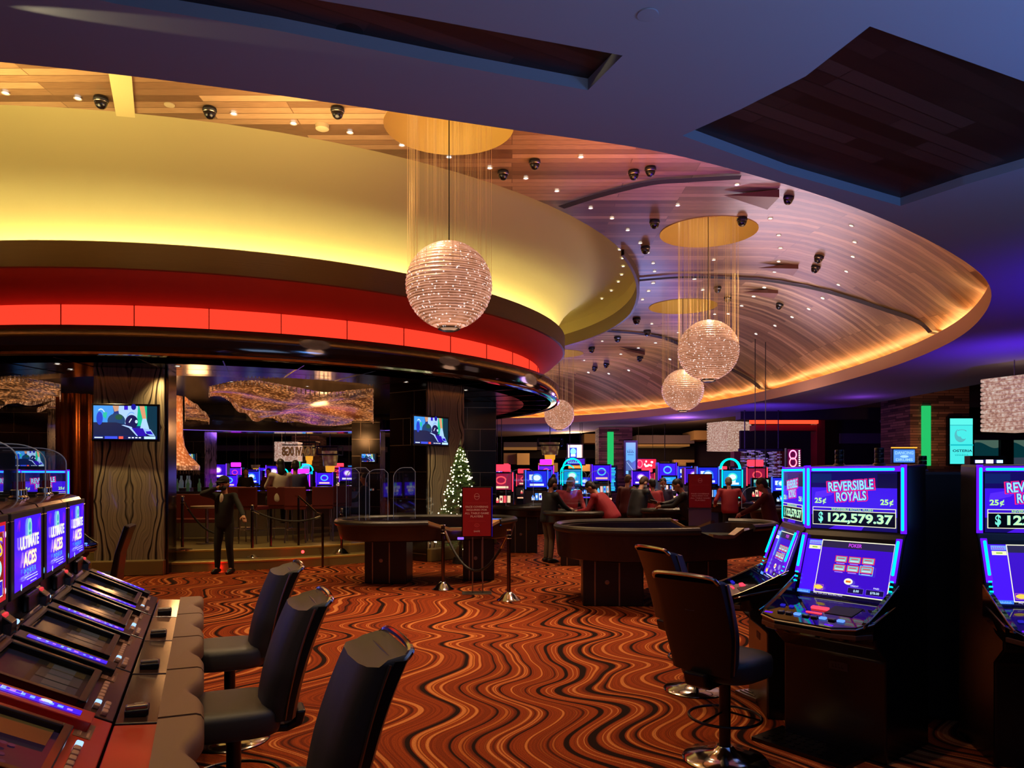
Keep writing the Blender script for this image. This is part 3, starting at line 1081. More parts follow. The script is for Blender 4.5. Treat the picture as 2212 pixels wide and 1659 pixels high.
def make_stool():
    t = empty('swivel_stool')
    m = MB(); m.lathe([(0.0, 0.0), (0.235, 0.0), (0.25, 0.008), (0.235, 0.022), (0.15, 0.035), (0.07, 0.06), (0.045, 0.09), (0.0, 0.09)], 40)
    m.build('base_plate', MAT['chrome'], t, smooth=True)
    m = MB(); m.tube([(0, 0, 0.06), (0, 0, 0.54)], 0.034, 16)
    m.build('post', MAT['dark_metal'], t, smooth=True)
    m = MB()
    m.tube([(0.21 * math.cos(a), 0.21 * math.sin(a), 0.27) for a in [2 * PI * i / 40 for i in range(40)]], 0.009, 8, True)
    m.build('foot_ring', MAT['dark_metal'], t, smooth=True)
    for a in (0.4, 2.5, 4.6):
        m = MB(); m.tube([(0.03 * math.cos(a), 0.03 * math.sin(a), 0.30), (0.208 * math.cos(a), 0.208 * math.sin(a), 0.27)], 0.007, 6)
        m.build('ring_spoke', MAT['dark_metal'], t, smooth=True)
    # seat cushion: rounded slab
    m = MB()
    rings = []
    for z, k in ((0.525, 0.86), (0.535, 0.97), (0.56, 1.0), (0.63, 1.0), (0.655, 0.97), (0.668, 0.88), (0.672, 0.6), (0.673, 0.0001)):
        rings.append([(k * 0.23 * (abs(math.cos(a)) ** 0.55) * (1 if math.cos(a) > 0 else -1), 0.02 + k * 0.23 * (abs(math.sin(a)) ** 0.55) * (1 if math.sin(a) > 0 else -1), z) for a in [2 * PI * i / 40 for i in range(40)]])
    m.loft(rings)
    m.build('seat', MAT['leather'], t, smooth=True, angle=60)
    # bracket from the seat to the back
    m = MB()
    m.loft([[(x, y, z) for x, z in ((-w_, -h_), (w_, -h_), (w_, h_), (-w_, h_))] for y, w_, h_, zc in []] or [[(-0.06, -0.1, 0.50), (0.06, -0.1, 0.50), (0.06, -0.1, 0.535), (-0.06, -0.1, 0.535)],
            [(-0.06, -0.24, 0.49), (0.06, -0.24, 0.49), (0.06, -0.24, 0.53), (-0.06, -0.24, 0.53)],
            [(-0.07, -0.31, 0.52), (0.07, -0.31, 0.52), (0.07, -0.27, 0.55), (-0.07, -0.27, 0.55)],
            [(-0.07, -0.33, 0.60), (0.07, -0.33, 0.60), (0.07, -0.28, 0.60), (-0.07, -0.28, 0.60)]])
    m.build('back_bracket', MAT['leather_back'], t, bevel=0.012)
    # backrest: banana-curved cushion, black shell behind
    def yb(z):
        q = (z - 0.56) / 0.62
        return -0.235 - 0.04 * math.sin(q * PI * 0.5) - 0.13 * max(0, q) ** 2.2
    W = lambda z: 0.175 + 0.045 * min(1, (z - 0.53) / 0.3)
    rings = []
    for i in range(19):
        z = 0.59 + 0.555 * i / 18
        th = 0.125 if i > 1 else 0.09
        w_ = W(z)
        y0 = yb(z)
        bow = 0.02
        rg = []
        for a, yy in ((-1, 0.0), (-1, 0.62), (-0.9, 0.9), (-0.6, 1.05), (0, 1.12), (0.6, 1.05), (0.9, 0.9), (1, 0.62), (1, 0.0)):
            rg.append((a * w_, y0 + yy * th, z))
        rings.append(rg)
    # roll the top backwards
    zt = 1.145
    for (dz, ty, sc) in ((0.022, -0.012, 0.99), (0.036, -0.035, 0.96), (0.040, -0.06, 0.93)):
        rings.append([(p[0] * sc, min(p[1], yb(zt) + 0.09) + ty * (0.6 + 4 * (p[1] - yb(zt))), zt + dz - 0.02 * (p[1] - yb(zt)) / 0.1) for p in rings[18]])
    m = MB(); m.loft(rings)
    m.build('backrest', MAT['leather'], t, smooth=True, angle=50)
    rings = []
    for i in range(15):
        z = 0.595 + 0.565 * i / 14
        w_ = W(z) * 1.0 + 0.004
        y0 = yb(z)
        rings.append([(-w_, y0 + 0.03, z), (-w_, y0 - 0.01, z), (-w_ * 0.8, y0 - 0.03, z), (0, y0 - 0.036, z), (w_ * 0.8, y0 - 0.03, z), (w_, y0 - 0.01, z), (w_, y0 + 0.03, z)])
    m = MB(); m.loft(rings)
    m.build('back_shell', MAT['leather_back'], t, smooth=True)
    # piping down both sides and a bright grab rail along the top edge
    for s in (-1, 1):
        m = MB(); m.tube([(s * (W(0.6 + 0.5 * i / 12) + 0.006), yb(0.6 + 0.5 * i / 12) + 0.022, 0.6 + 0.55 * i / 12) for i in range(13)], 0.006, 6)
        m.build('piping', MAT['steel'], t, smooth=True)
    yt = yb(1.17)
    m = MB(); m.tube(spline([(-0.205, yt + 0.03, 1.13), (-0.205, yt - 0.012, 1.17), (-0.17, yt - 0.03, 1.192), (0, yt - 0.036, 1.198), (0.17, yt - 0.03, 1.192), (0.205, yt - 0.012, 1.17), (0.205, yt + 0.03, 1.13)], 6), 0.013, 8)
    m.build('grab_rail', MAT['chrome'], t, smooth=True)
    m = MB(); m.box((0, yb(0.95) - 0.04, 0.985), (0.06, 0.012, 0.016)); m.build('maker_plate', MAT['steel'], t)
    return t


st0 = make_stool()
SEATS = [(-1.85, 4.73, 112.6, 'black padded stool, farthest of three at the left machines', 'stools at the left row'),
         (-1.37, 3.52, 112.6, 'black padded stool in the middle of three at the left machines, whole seat showing', 'stools at the left row'),
         (-0.80, 2.50, 112.6, 'nearest black stool, its big curved backrest in the bottom left foreground', 'stools at the left row'),
         (1.27, 4.42, -48, 'near black stool at the right machine, seen from behind with its post and foot ring', 'stools at the right machines'),
         (1.45, 5.85, -66, 'farther black stool at the right, teal sheen on its backrest', 'stools at the right machines')]
for k, (x, y, a, lab, grp) in enumerate(SEATS):
    o = st0 if k == 0 else copy_tree(st0)
    if k < 3:
        x, y = x + 0.04, y + 0.02
    if k == 2:
        x -= 0.05
    o.location = (x, y, 0); o.rotation_euler = (0, 0, R(a)); o.scale = (1, 1, 0.93 if k < 3 else 0.955)
    tag(o, lab, 'stool', grp)

# ------------------------------------------------------------ left row: slant-top poker machines
MAT['brown_gloss'] = mat('brown_gloss', (44, 26, 20), 0.22, coat=0.6)
MAT['red_gloss'] = mat('red_gloss', (150, 26, 16), 0.3, coat=0.5)
MAT['laminate'] = M_planks('wood_laminate', [(30, 18, 14), (70, 44, 34), (120, 84, 62)], 0.06, 0.6, R(90), 0.25, 0.7)
MAT['laminate_dark'] = mat('dark_laminate', (42, 26, 22), 0.2, coat=0.4)
MAT['tan_leather'] = mat('tan_armrest', (104, 78, 56), 0.5, bump=0.2, bscale=160)
MAT['copper'] = mat('copper_label', (96, 62, 48), 0.4, 0.4)
MAT['glass_dark'] = mat('dark_glass', (9, 9, 12), 0.05, spec=0.7)
MAT['button_grey'] = mat('worn_button', (150, 112, 96), 0.35)
MAT['button_lit'] = emit('lit_white_button', (170, 210, 255), 1.3)
MAT['clear'] = None
def M_clear(name, a=0.07, col=(0.75, 0.8, 0.95)):
    m = bpy.data.materials.new(name)
    m.use_nodes = True
    nt = m.node_tree
    nt.nodes.remove(nt.nodes['Principled BSDF'])
    tr = N(nt, 'BsdfTransparent'); gl = N(nt, 'BsdfGlossy'); mx = N(nt, 'MixShader')
    gl.inputs['Roughness'].default_value = 0.03
    gl.inputs[0].default_value = (*col, 1)
    fr = N(nt, 'Fresnel'); fr.inputs[0].default_value = 1.45
    ad = N(nt, 'Math'); ad.operation = 'MULTIPLY_ADD'; ad.inputs[1].default_value = 0.8; ad.inputs[2].default_value = a
    nt.links.new(fr.outputs[0], ad.inputs[0]); nt.links.new(ad.outputs[0], mx.inputs[0])
    nt.links.new(tr.outputs[0], mx.inputs[1]); nt.links.new(gl.outputs[0], mx.inputs[2])
    nt.links.new(mx.outputs[0], nt.nodes['Material Output'].inputs[0])
    return m


MAT['clear'] = M_clear('clear_acrylic')
MAT['acrylic_edge'] = mat('acrylic_edge', (150, 156, 170), 0.2, 0, em=(150, 160, 190), es=0.10)
MAT['rose_lit'] = mat('red_reader', (200, 50, 60), 0.4, em=(255, 60, 70), es=0.55)
MW = 0.765


def aces_canvas(bright=True):
    w_, h_ = 0.60, 0.34
    c = Canvas(w_, h_, (66, 22, 240))
    for i in range(10):
        c.oval(0.06 + 0.05 * rnd.random() + (0.45 * (i % 2)), 0.26 + 0.06 * rnd.random(), 0.008, 0.02, (130, 30, 200), 8)
    c.poly([(0.25, 0.235), (0.25, 0.30), (0.265, 0.325), (0.30, 0.332), (0.335, 0.325), (0.35, 0.30), (0.35, 0.235)], (140, 220, 210))
    c.oval(0.30, 0.29, 0.03, 0.022, (70, 170, 190)); c.rect(0.275, 0.25, 0.325, 0.262, (60, 150, 170))
    c.text('ULTIMATE', 0.30, 0.185, 0.062, (255, 214, 120), 0.045, 0.42); c.text('ULTIMATE', 0.30, 0.187, 0.058, (230, 250, 235), 0.02, 0.415)
    c.text('ACES', 0.30, 0.098, 0.072, (255, 190, 90), 0.05, 0.30); c.text('ACES', 0.30, 0.101, 0.066, (255, 250, 225), 0.02, 0.295)
    c.text('P O K E R', 0.30, 0.062, 0.026, (70, 200, 230), 0.01, 0.26)
    for k_, (y, ww) in enumerate(((0.046, 0.13), (0.036, 0.11), (0.022, 0.06))):
        x = -ww
        while x < ww:
            l_ = rnd.uniform(0.008, 0.02)
            c.rect(0.30 + x, y, 0.30 + x + l_, y + 0.005, (220, 235, 240)); x += l_ + 0.004
    c.oval(0.03, 0.022, 0.016, 0.016, (180, 220, 240)); c.oval(0.555, 0.04, 0.012, 0.016, (90, 180, 235))
    return c


def red_canvas():
    c = Canvas(0.60, 0.34, (196, 30, 40))
    c.rect(0.02, 0.30, 0.58, 0.325, (60, 30, 230)); c.rect(0.03, 0.02, 0.56, 0.295, (120, 20, 16))
    c.rect(0.565, 0.05, 0.58, 0.30, (110, 30, 200))
    c.text('ACES', 0.36, 0.195, 0.085, (60, 60, 240), 0.06, 0.36); c.text('ACES', 0.36, 0.198, 0.08, (255, 196, 40), 0.02, 0.35)
    c.oval(0.46, 0.145, 0.06, 0.04, (150, 230, 240)); c.rect(0.40, 0.12, 0.5, 0.13, (255, 255, 255))
    c.rect(0.26, 0.025, 0.53, 0.095, (240, 240, 220)); c.rect(0.265, 0.03, 0.525, 0.09, (30, 20, 200)); c.text('PLAY', 0.44, 0.045, 0.03, (120, 240, 220), 0.02)
    for y in (0.04, 0.285):
        c.oval(0.575, y, 0.01, 0.014, (250, 220, 240))
    return c


def make_slant(kind, canvas):
    "local x along the row (away from the camera), y away from the player, z up"
    t = empty('poker_machine')
    body = MAT['brown_gloss'] if kind != 'red' else MAT['red_gloss']
    x0, x1 = 0.012, MW - 0.012
    m = MB(); m.prism([(0.17, 0.0), (0.17, 0.60), (0.10, 0.62), (0.10, 0.675), (0.30, 0.70), (0.345, 0.755), (0.80, 0.98), (0.82, 1.0), (0.82, 1.47), (0.86, 1.53), (1.18, 1.53), (1.2, 0)], x0, x1, 'x')
    m.build('cabinet', MAT['black_plastic'], t, bevel=0.012)
    m = MB(); m.prism([(0.815, 1.475), (0.80, 1.485), (0.84, 1.54), (0.90, 1.56), (1.2, 1.56), (1.2, 1.535), (0.86, 1.53)], x0 + 0.004, x1 - 0.004, 'x')
    m.build('top_cap', MAT['brown_gloss'], t, smooth=True)
    # scalloped padded armrest
    out = []
    for i in range(25):
        u = i / 24
        d = 0.055 * math.exp(-((u - 0.52) / 0.17) ** 2)
        out.append((x0 + (x1 - x0) * u, d))
    rings = []
    for (ins, z) in ((0.014, 0.655), (0.0, 0.675), (0.0, 0.735), (0.012, 0.755), (0.03, 0.762)):
        rings.append([(x, y + ins) for x, y in out])
    m = MB()
    for zz in ():
        pass
    R3 = []
    for (ins, z) in ((0.014, 0.655), (0.0, 0.675), (0.0, 0.735), (0.012, 0.755), (0.03, 0.762)):
        R3.append([(x, y + ins, z) for x, y in out] + [(x1, 0.165, min(z, 0.762)), (x0, 0.165, min(z, 0.762))])
    m.loft(R3)
    m.build('armrest', MAT['tan_leather'], t, smooth=True, angle=50)
    m = MB(); m.box(((x0 + x1) / 2, 0.24, 0.735), (x1 - x0, 0.15, 0.03), M=Matrix.Rotation(R(5), 3, 'X'))
    m.build('ledge', MAT['red_gloss'] if kind == 'red' else (MAT['laminate'] if kind == 'wood' else MAT['laminate_dark']), t, bevel=0.004)
    # slanted play panel: frame, glass, info strip, hood, labels, buttons
    sa = math.atan2(0.225, 0.455)
    ux = Vector((1, 0, 0)); uy = Vector((0, math.cos(sa), math.sin(sa))); org = Vector((0, 0.335, 0.765))
    SM = plane_M(org, ux, uy)
    m = MB(); m.T = SM; m.box((MW / 2, 0.25, 0.0), (x1 - x0, 0.53, 0.016)); m.build('play_panel', body, t, bevel=0.004)
    fx0, fx1, fy0, fy1 = 0.02, 0.50, 0.10, 0.50
    m = MB(); m.T = SM
    for (a, b_, c_, d_) in ((fx0, fy0, fx1, fy0 + 0.03), (fx0, fy1 - 0.03, fx1, fy1), (fx0, fy0 + 0.03, fx0 + 0.03, fy1 - 0.03), (fx1 - 0.03, fy0 + 0.03, fx1, fy1 - 0.03)):
        m.box(((a + c_) / 2, (b_ + d_) / 2, 0.025), (c_ - a, d_ - b_, 0.036))
    m.build('screen_frame', MAT['black_plastic'] if kind != 'red' else MAT['brown_gloss'], t, bevel=0.006)
    c = Canvas(fx1 - fx0 - 0.06, fy1 - fy0 - 0.06, (20, 14, 10) if kind != 'red' else (34, 14, 40))
    W_, H_ = c.w, c.h
    if kind == 'red':
        for i in range(26):
            c.oval(rnd.uniform(0.02, W_ * 0.6), rnd.uniform(0.1, H_ - 0.03), 0.012, 0.012, (58, 34, 70), 8)
        c.rect(W_ * 0.6, 0.02, W_ - 0.02, H_ * 0.6, (70, 52, 16)); c.poly([(W_ * 0.45, 0.2), (W_ * 0.62, 0.28), (W_ * 0.5, 0.31)], (220, 50, 24))
    else:
        c.rect(0.01, H_ * 0.62, W_ - 0.01, H_ - 0.01, (8, 12, 34)); c.rect(0.02, 0.02, W_ * 0.42, H_ * 0.55, (46, 44, 48)); c.rect(W_ * 0.45, 0.02, W_ * 0.75, H_ * 0.55, (54, 48, 42))
        c.rect(W_ * 0.78, 0.02, W_ - 0.02, H_ * 0.5, (60, 44, 20))
        for i in range(5):
            c.rect(0.03 + i * 0.075, 0.06, 0.095 + i * 0.075, 0.15, (66, 62, 60))
    c.build('play_screen', MAT['screen_dim'], t, SM @ Matrix.Translation((fx0 + 0.03, fy0 + 0.03, 0.014)))
    # blue info strip with rounded ends
    c = Canvas(0.052, 0.34, (56, 22, 250))
    for i in range(9):
        yy = 0.03 + i * 0.032
        c.rect(0.014, yy, 0.014 + rnd.uniform(0.012, 0.026), yy + rnd.uniform(0.008, 0.02), (120, 180, 255) if i % 3 else (190, 120, 250))
    if kind == 'red':
        c.frame(0.01, 0.2, 0.044, 0.27, 0.003, (180, 200, 255)); c.oval(0.026, 0.12, 0.016, 0.02, (210, 225, 255))
    c.build('info_strip', MAT['screen'], t, SM @ Matrix.Translation((0.605, 0.10, 0.046)))
    m = MB(); m.T = SM; m.box((0.63, 0.27, 0.025), (0.12, 0.43, 0.038)); m.build('strip_surround', MAT['red_gloss'] if kind == 'red' else MAT['black_plastic'], t, bevel=0.004)
    m = MB(); m.T = SM
    m.T = SM @ Matrix.Translation((0.0, 0.02, 0.035)); m.add([(0.56, 0.47, 0.0), (0.68, 0.47, 0.0), (0.68, 0.57, 0.0), (0.56, 0.57, 0.0), (0.575, 0.49, 0.05), (0.665, 0.49, 0.05), (0.67, 0.56, 0.07), (0.57, 0.56, 0.07)],
          [(0, 1, 5, 4), (1, 2, 6, 5), (2, 3, 7, 6), (3, 0, 4, 7), (4, 5, 6, 7)])
    m.build('hood', MAT['black_plastic'], t, bevel=0.004)
    c = Canvas(0.15, 0.06, (84, 52, 40))
    c.marks(0.045, 0.035, 0.05, 0.014, (170, 130, 110), 4); c.marks(0.105, 0.022, 0.05, 0.014, (170, 130, 110), 4); c.rect(0.01, 0.008, 0.09, 0.016, (140, 104, 86))
    c.build('label_plate', MAT['print'], t, SM @ Matrix.Translation((0.51, 0.035, 0.0095)))
    for i in range(8):
        m = MB(); m.T = SM; m.box((0.10 + i * 0.046, 0.062, 0.016), (0.034, 0.024, 0.018))
        lit = (kind == 'wood' and i in (2, 3)) or (i == 7 and kind == 'red') or (kind == 'dark' and i == 1)
        m.build('button', MAT['button_lit' if lit else 'button_grey'], t, bevel=0.005)
    for i in range(3):
        m = MB(); m.T = SM; m.box((0.055 + i * 0.05, 0.026, 0.016), (0.04, 0.024, 0.02))
        m.build('button', MAT['button_grey'], t, bevel=0.006)
    # ticket printer mouth on the ledge
    b_ = MB(); b_.box((0.13, 0.245, 0.765), (0.10, 0.085, 0.028)); tp = b_.build('ticket_slot', MAT['black_plastic'], t, bevel=0.006)
    c = Canvas(0.045, 0.035, (70, 60, 60)); c.rect(0.004, 0.004, 0.02, 0.03, (210, 60, 30)); c.rect(0.022, 0.004, 0.04, 0.03, (120, 110, 90))
    c.build('sticker', MAT['print'], tp, Matrix.Translation((0.14, 0.225, 0.780)))
    b_ = MB(); b_.box((0.105, 0.245, 0.785), (0.035, 0.08, 0.02)); b_.build('slot_lip', MAT['steel'], tp, bevel=0.006)
    # upright part: marquee screen, bill acceptor, red reader
    m = MB(); m.box((MW / 2, 0.812, 1.325), (x1 - x0 - 0.03, 0.02, 0.40)); m.build('marquee_bezel', MAT['black'], t, bevel=0.006)
    canvas().build('marquee_screen', MAT['screen'] if kind != 'red' else MAT['screen'], t, plane_M((0.08, 0.80, 1.155), (1, 0, 0), (0, 0, 1)))
    m = MB(); m.box((MW * 0.56, 0.80, 1.07), (0.26, 0.03, 0.09)); ba = m.build('bill_acceptor', MAT['black_plastic'], t, bevel=0.01)
    m = MB(); m.box((MW * 0.80, 0.79, 1.085), (0.07, 0.02, 0.045)); m.build('card_reader', MAT['rose_lit'], t, bevel=0.008)
    m = MB(); m.box((MW * 0.80, 0.785, 1.04), (0.014, 0.01, 0.05)); m.build('key_pull', MAT['steel'], t)
    m = MB(); m.ball((0.12, 0.80, 1.02), 0.013, 10, 6); m.build('jack', MAT['button_lit'], t, smooth=True)
    # candle: chrome feet, dark red and clear stacks
    for i, q in enumerate((-0.035, 0.035)):
        x = MW * 0.42 + q
        m = MB(); m.lathe([(0.0, 0), (0.045, 0), (0.045, 0.01), (0.036, 0.02), (0.036, 0.05), (0.03, 0.055), (0.0, 0.055)], 14, (x, 0.98, 1.56))
        cn = m.build('candle', MAT['chrome'], t, smooth=True)
        m = MB(); m.tube([(x, 0.98, 1.615), (x, 0.98, 1.66)], 0.026, 14); m.build('red_section', mat('candle_red', (90, 24, 20), 0.2) if 'cr' not in MAT else MAT['cr'], cn, smooth=True)
        m = MB(); m.tube([(x, 0.98, 1.66), (x, 0.98, 1.71)], 0.024, 14); m.build('clear_section', MAT['steel'], cn, smooth=True)
    return t


MAT['cr'] = mat('candle_red', (90, 24, 20), 0.2)
rnd.seed(11)
kinds = [('dark', aces_canvas, 'farthest of the left row of poker machines, smallest blue card marquee'),
         ('wood', aces_canvas, 'second farthest poker machine of the left row, blue marquee and striped wood ledge'),
         ('dark', aces_canvas, 'third farthest poker machine of the left row with the largest full blue marquee'),
         ('dark', red_canvas, 'near poker machine of the left row with brown panel and cut-off red and gold marquee'),
         ('red', red_canvas, 'nearest poker machine at the bottom left with orange red panel')]
E = Vector((-2.39, 5.74, 0)); dr = Vector((0.385, -0.923, 0))
for k, (kd, cv, lab) in enumerate(kinds):
    t = make_slant(kd, cv)
    p = E + dr * (MW * (k + 1))
    t.location = p
    t.rotation_euler = (0, 0, R(112.6))
    tag(t, lab, 'slot machine', 'left row of poker machines')

# clear curved dividers standing on top of the left row
for k in range(4):
    p = E + dr * (MW * (k + 0.02)) + Vector((-0.923, -0.385, 0)) * 1.02
    t = empty('acrylic_divider', (p.x, p.y, 1.56), R(112.6), label='clear curved acrylic divider on top of the left machines, ' + ['farthest', 'second farthest', 'third farthest', 'nearest'][k] + ' of four', cat='divider', group='dividers on the left row')
    pts = [(0.0, 0), (0.0, 0.22)] + [(0.0 + 0.18 * (1 - math.cos(a)), 0.22 + 0.11 * math.sin(a)) for a in [PI / 2 * i / 8 for i in range(1, 9)]] + [(0.55, 0.33), (0.55, 0)]
    m = MB(); m.prism([(y - 0.1, z) for y, z in pts], -0.003, 0.003, 'x'); m.build('panel', MAT['clear'], t)
    m = MB(); m.tube([(0, y - 0.1, z) for y, z in pts[:-1]], 0.004, 6); m.build('edge', MAT['acrylic_edge'], t)
    m = MB(); m.box((0, 0.2, 0.008), (0.05, 0.5, 0.016)); m.build('foot', MAT['black'], t)

# ------------------------------------------------------------ right pod: tall poker machines outlined in blue light
MAT['cyan_tube'] = emit('cyan_tube', (0, 226, 240), 1.6)
MAT['violet_tube'] = emit('violet_tube', (70, 10, 255), 3.0)
MAT['coral_button'] = emit('coral_button', (255, 50, 70), 2.6)
MAT['blue_button'] = emit('blue_button', (90, 140, 255), 1.6)
UW = 0.66


def top_canvas():
    c = Canvas(0.56, 0.37, (18, 8, 92))
    c.rect(0, 0.09, 0.56, 0.27, (60, 20, 226)); c.rect(0.0, 0.30, 0.14, 0.36, (14, 30, 100)); c.rect(0.44, 0.27, 0.56, 0.36, (12, 8, 60))
    c.poly([(0.03, 0.24), (0.2, 0.27), (0.14, 0.22), (0.02, 0.19)], (84, 40, 240)); c.poly([(0.12, 0.0), (0.2, 0.04), (0.36, 0.03), (0.34, 0.0)], (70, 20, 220))
    r_ = R(4)
    for (b_, col) in ((0.16, (255, 30, 110)), (0.09, (40, 20, 190)), (0.035, (150, 225, 245))):
        c.text('REVERSIBLE', 0.27, 0.255 - b_ * 0.06, 0.058 + b_ * 0.12, col, b_ * 0.7, 0.29 + b_ * 0.2, r_)
    for (b_, col) in ((0.16, (255, 30, 110)), (0.09, (40, 20, 190)), (0.035, (150, 225, 245))):
        c.text('ROYALS', 0.275, 0.188 - b_ * 0.06, 0.056 + b_ * 0.12, col, b_ * 0.7, 0.19 + b_ * 0.2, r_)
    for x in (0.065, 0.50):
        c.text('25', x - 0.015, 0.166, 0.035, (190, 255, 150), 0.03, 0.05); c.text('¢', x + 0.028, 0.160, 0.04, (190, 255, 150), 0.02, 0.024)
    c.rect(0.012, 0.025, 0.556, 0.142, (245, 245, 205)); c.rect(0.016, 0.121, 0.552, 0.138, (56, 16, 200)); c.rect(0.016, 0.029, 0.552, 0.117, (2, 4, 14))
    c.text('REVERSIBLE ROYAL FLUSH', 0.28, 0.1235, 0.0125, (170, 250, 90), 0.02, 0.27)
    c.text('$', 0.07, 0.036, 0.074, (120, 235, 215), 0.03, 0.032); c.text('122,579.37', 0.33, 0.036, 0.070, (150, 235, 215), 0.04, 0.42); c.text('122,579.37', 0.33, 0.0375, 0.066, (200, 240, 180), 0.015, 0.415)
    return c


def play_canvas():
    W_, H_ = 0.575, 0.37
    c = Canvas(W_, H_, (70, 16, 244))
    c.rect(0, 0, W_, 0.022, (10, 8, 40)); c.rect(0.105, 0.02, W_, H_, (250, 248, 214)); c.rect(0.110, 0.026, W_ - 0.006, H_ - 0.006, (58, 8, 196)); c.rect(0.11, 0.32, W_ - 0.006, H_ - 0.006, (38, 32, 70))
    c.rect(0.02, 0.335, 0.105, 0.362, (120, 160, 255)); c.marks(0.062, 0.34, 0.07, 0.016, (150, 40, 220), 6)
    c.rect(0.022, 0.303, 0.102, 0.328, (240, 244, 190)); c.rect(0.045, 0.311, 0.08, 0.32, (150, 190, 60))
    c.text('POKER', 0.33, 0.330, 0.024, (190, 60, 230), 0.03, 0.085)
    for r_ in range(2):
        for q in range(3):
            x, y = 0.215 + q * 0.088, 0.228 - r_ * 0.058
            c.rect(x, y, x + 0.078, y + 0.042, (230, 50, 70)); c.rect(x + 0.006, y + 0.005, x + 0.072, y + 0.037, (120, 190, 200)); c.rect(x + 0.012, y + 0.010, x + 0.066, y + 0.014, (240, 240, 240))
            c.rect(x + 0.016, y + 0.022, x + 0.062, y + 0.028, (210, 60, 80)); c.rect(x + 0.012, y - 0.009, x + 0.066, y - 0.005, (190, 150, 250))
            if r_ and q == 2:
                c.frame(x - 0.003, y - 0.012, x + 0.082, y + 0.046, 0.003, (110, 230, 240))
    c.oval(0.33, 0.108, 0.028, 0.02, (250, 250, 220)); c.rect(0.314, 0.101, 0.346, 0.114, (220, 110, 30))
    c.oval(0.142, 0.052, 0.03, 0.014, (240, 210, 80)); c.frame(0.11, 0.034, 0.175, 0.07, 0.002, (240, 120, 150))
    c.text('CREDIT', 0.375, 0.078, 0.010, (220, 220, 255), 0.02, 0.05); c.rect(0.335, 0.036, 0.435, 0.072, (110, 80, 240)); c.rect(0.337, 0.038, 0.433, 0.070, (20, 8, 70)); c.text('$.00', 0.39, 0.044, 0.017, (190, 230, 255), 0.02)
    c.text('PAID', 0.51, 0.078, 0.010, (220, 220, 255), 0.02, 0.034); c.rect(0.45, 0.036, 0.56, 0.072, (110, 80, 240)); c.rect(0.452, 0.038, 0.558, 0.070, (20, 8, 70)); c.text('$78.00', 0.505, 0.044, 0.017, (190, 230, 255), 0.02)
    c.rect(0.004, 0.004, 0.095, 0.026, (60, 120, 240)); c.marks(0.05, 0.009, 0.07, 0.011, (150, 220, 255), 8)
    c.text('Play with your Boarding Pass!', 0.215, 0.006, 0.010, (200, 190, 255), 0.02, 0.19)
    return c


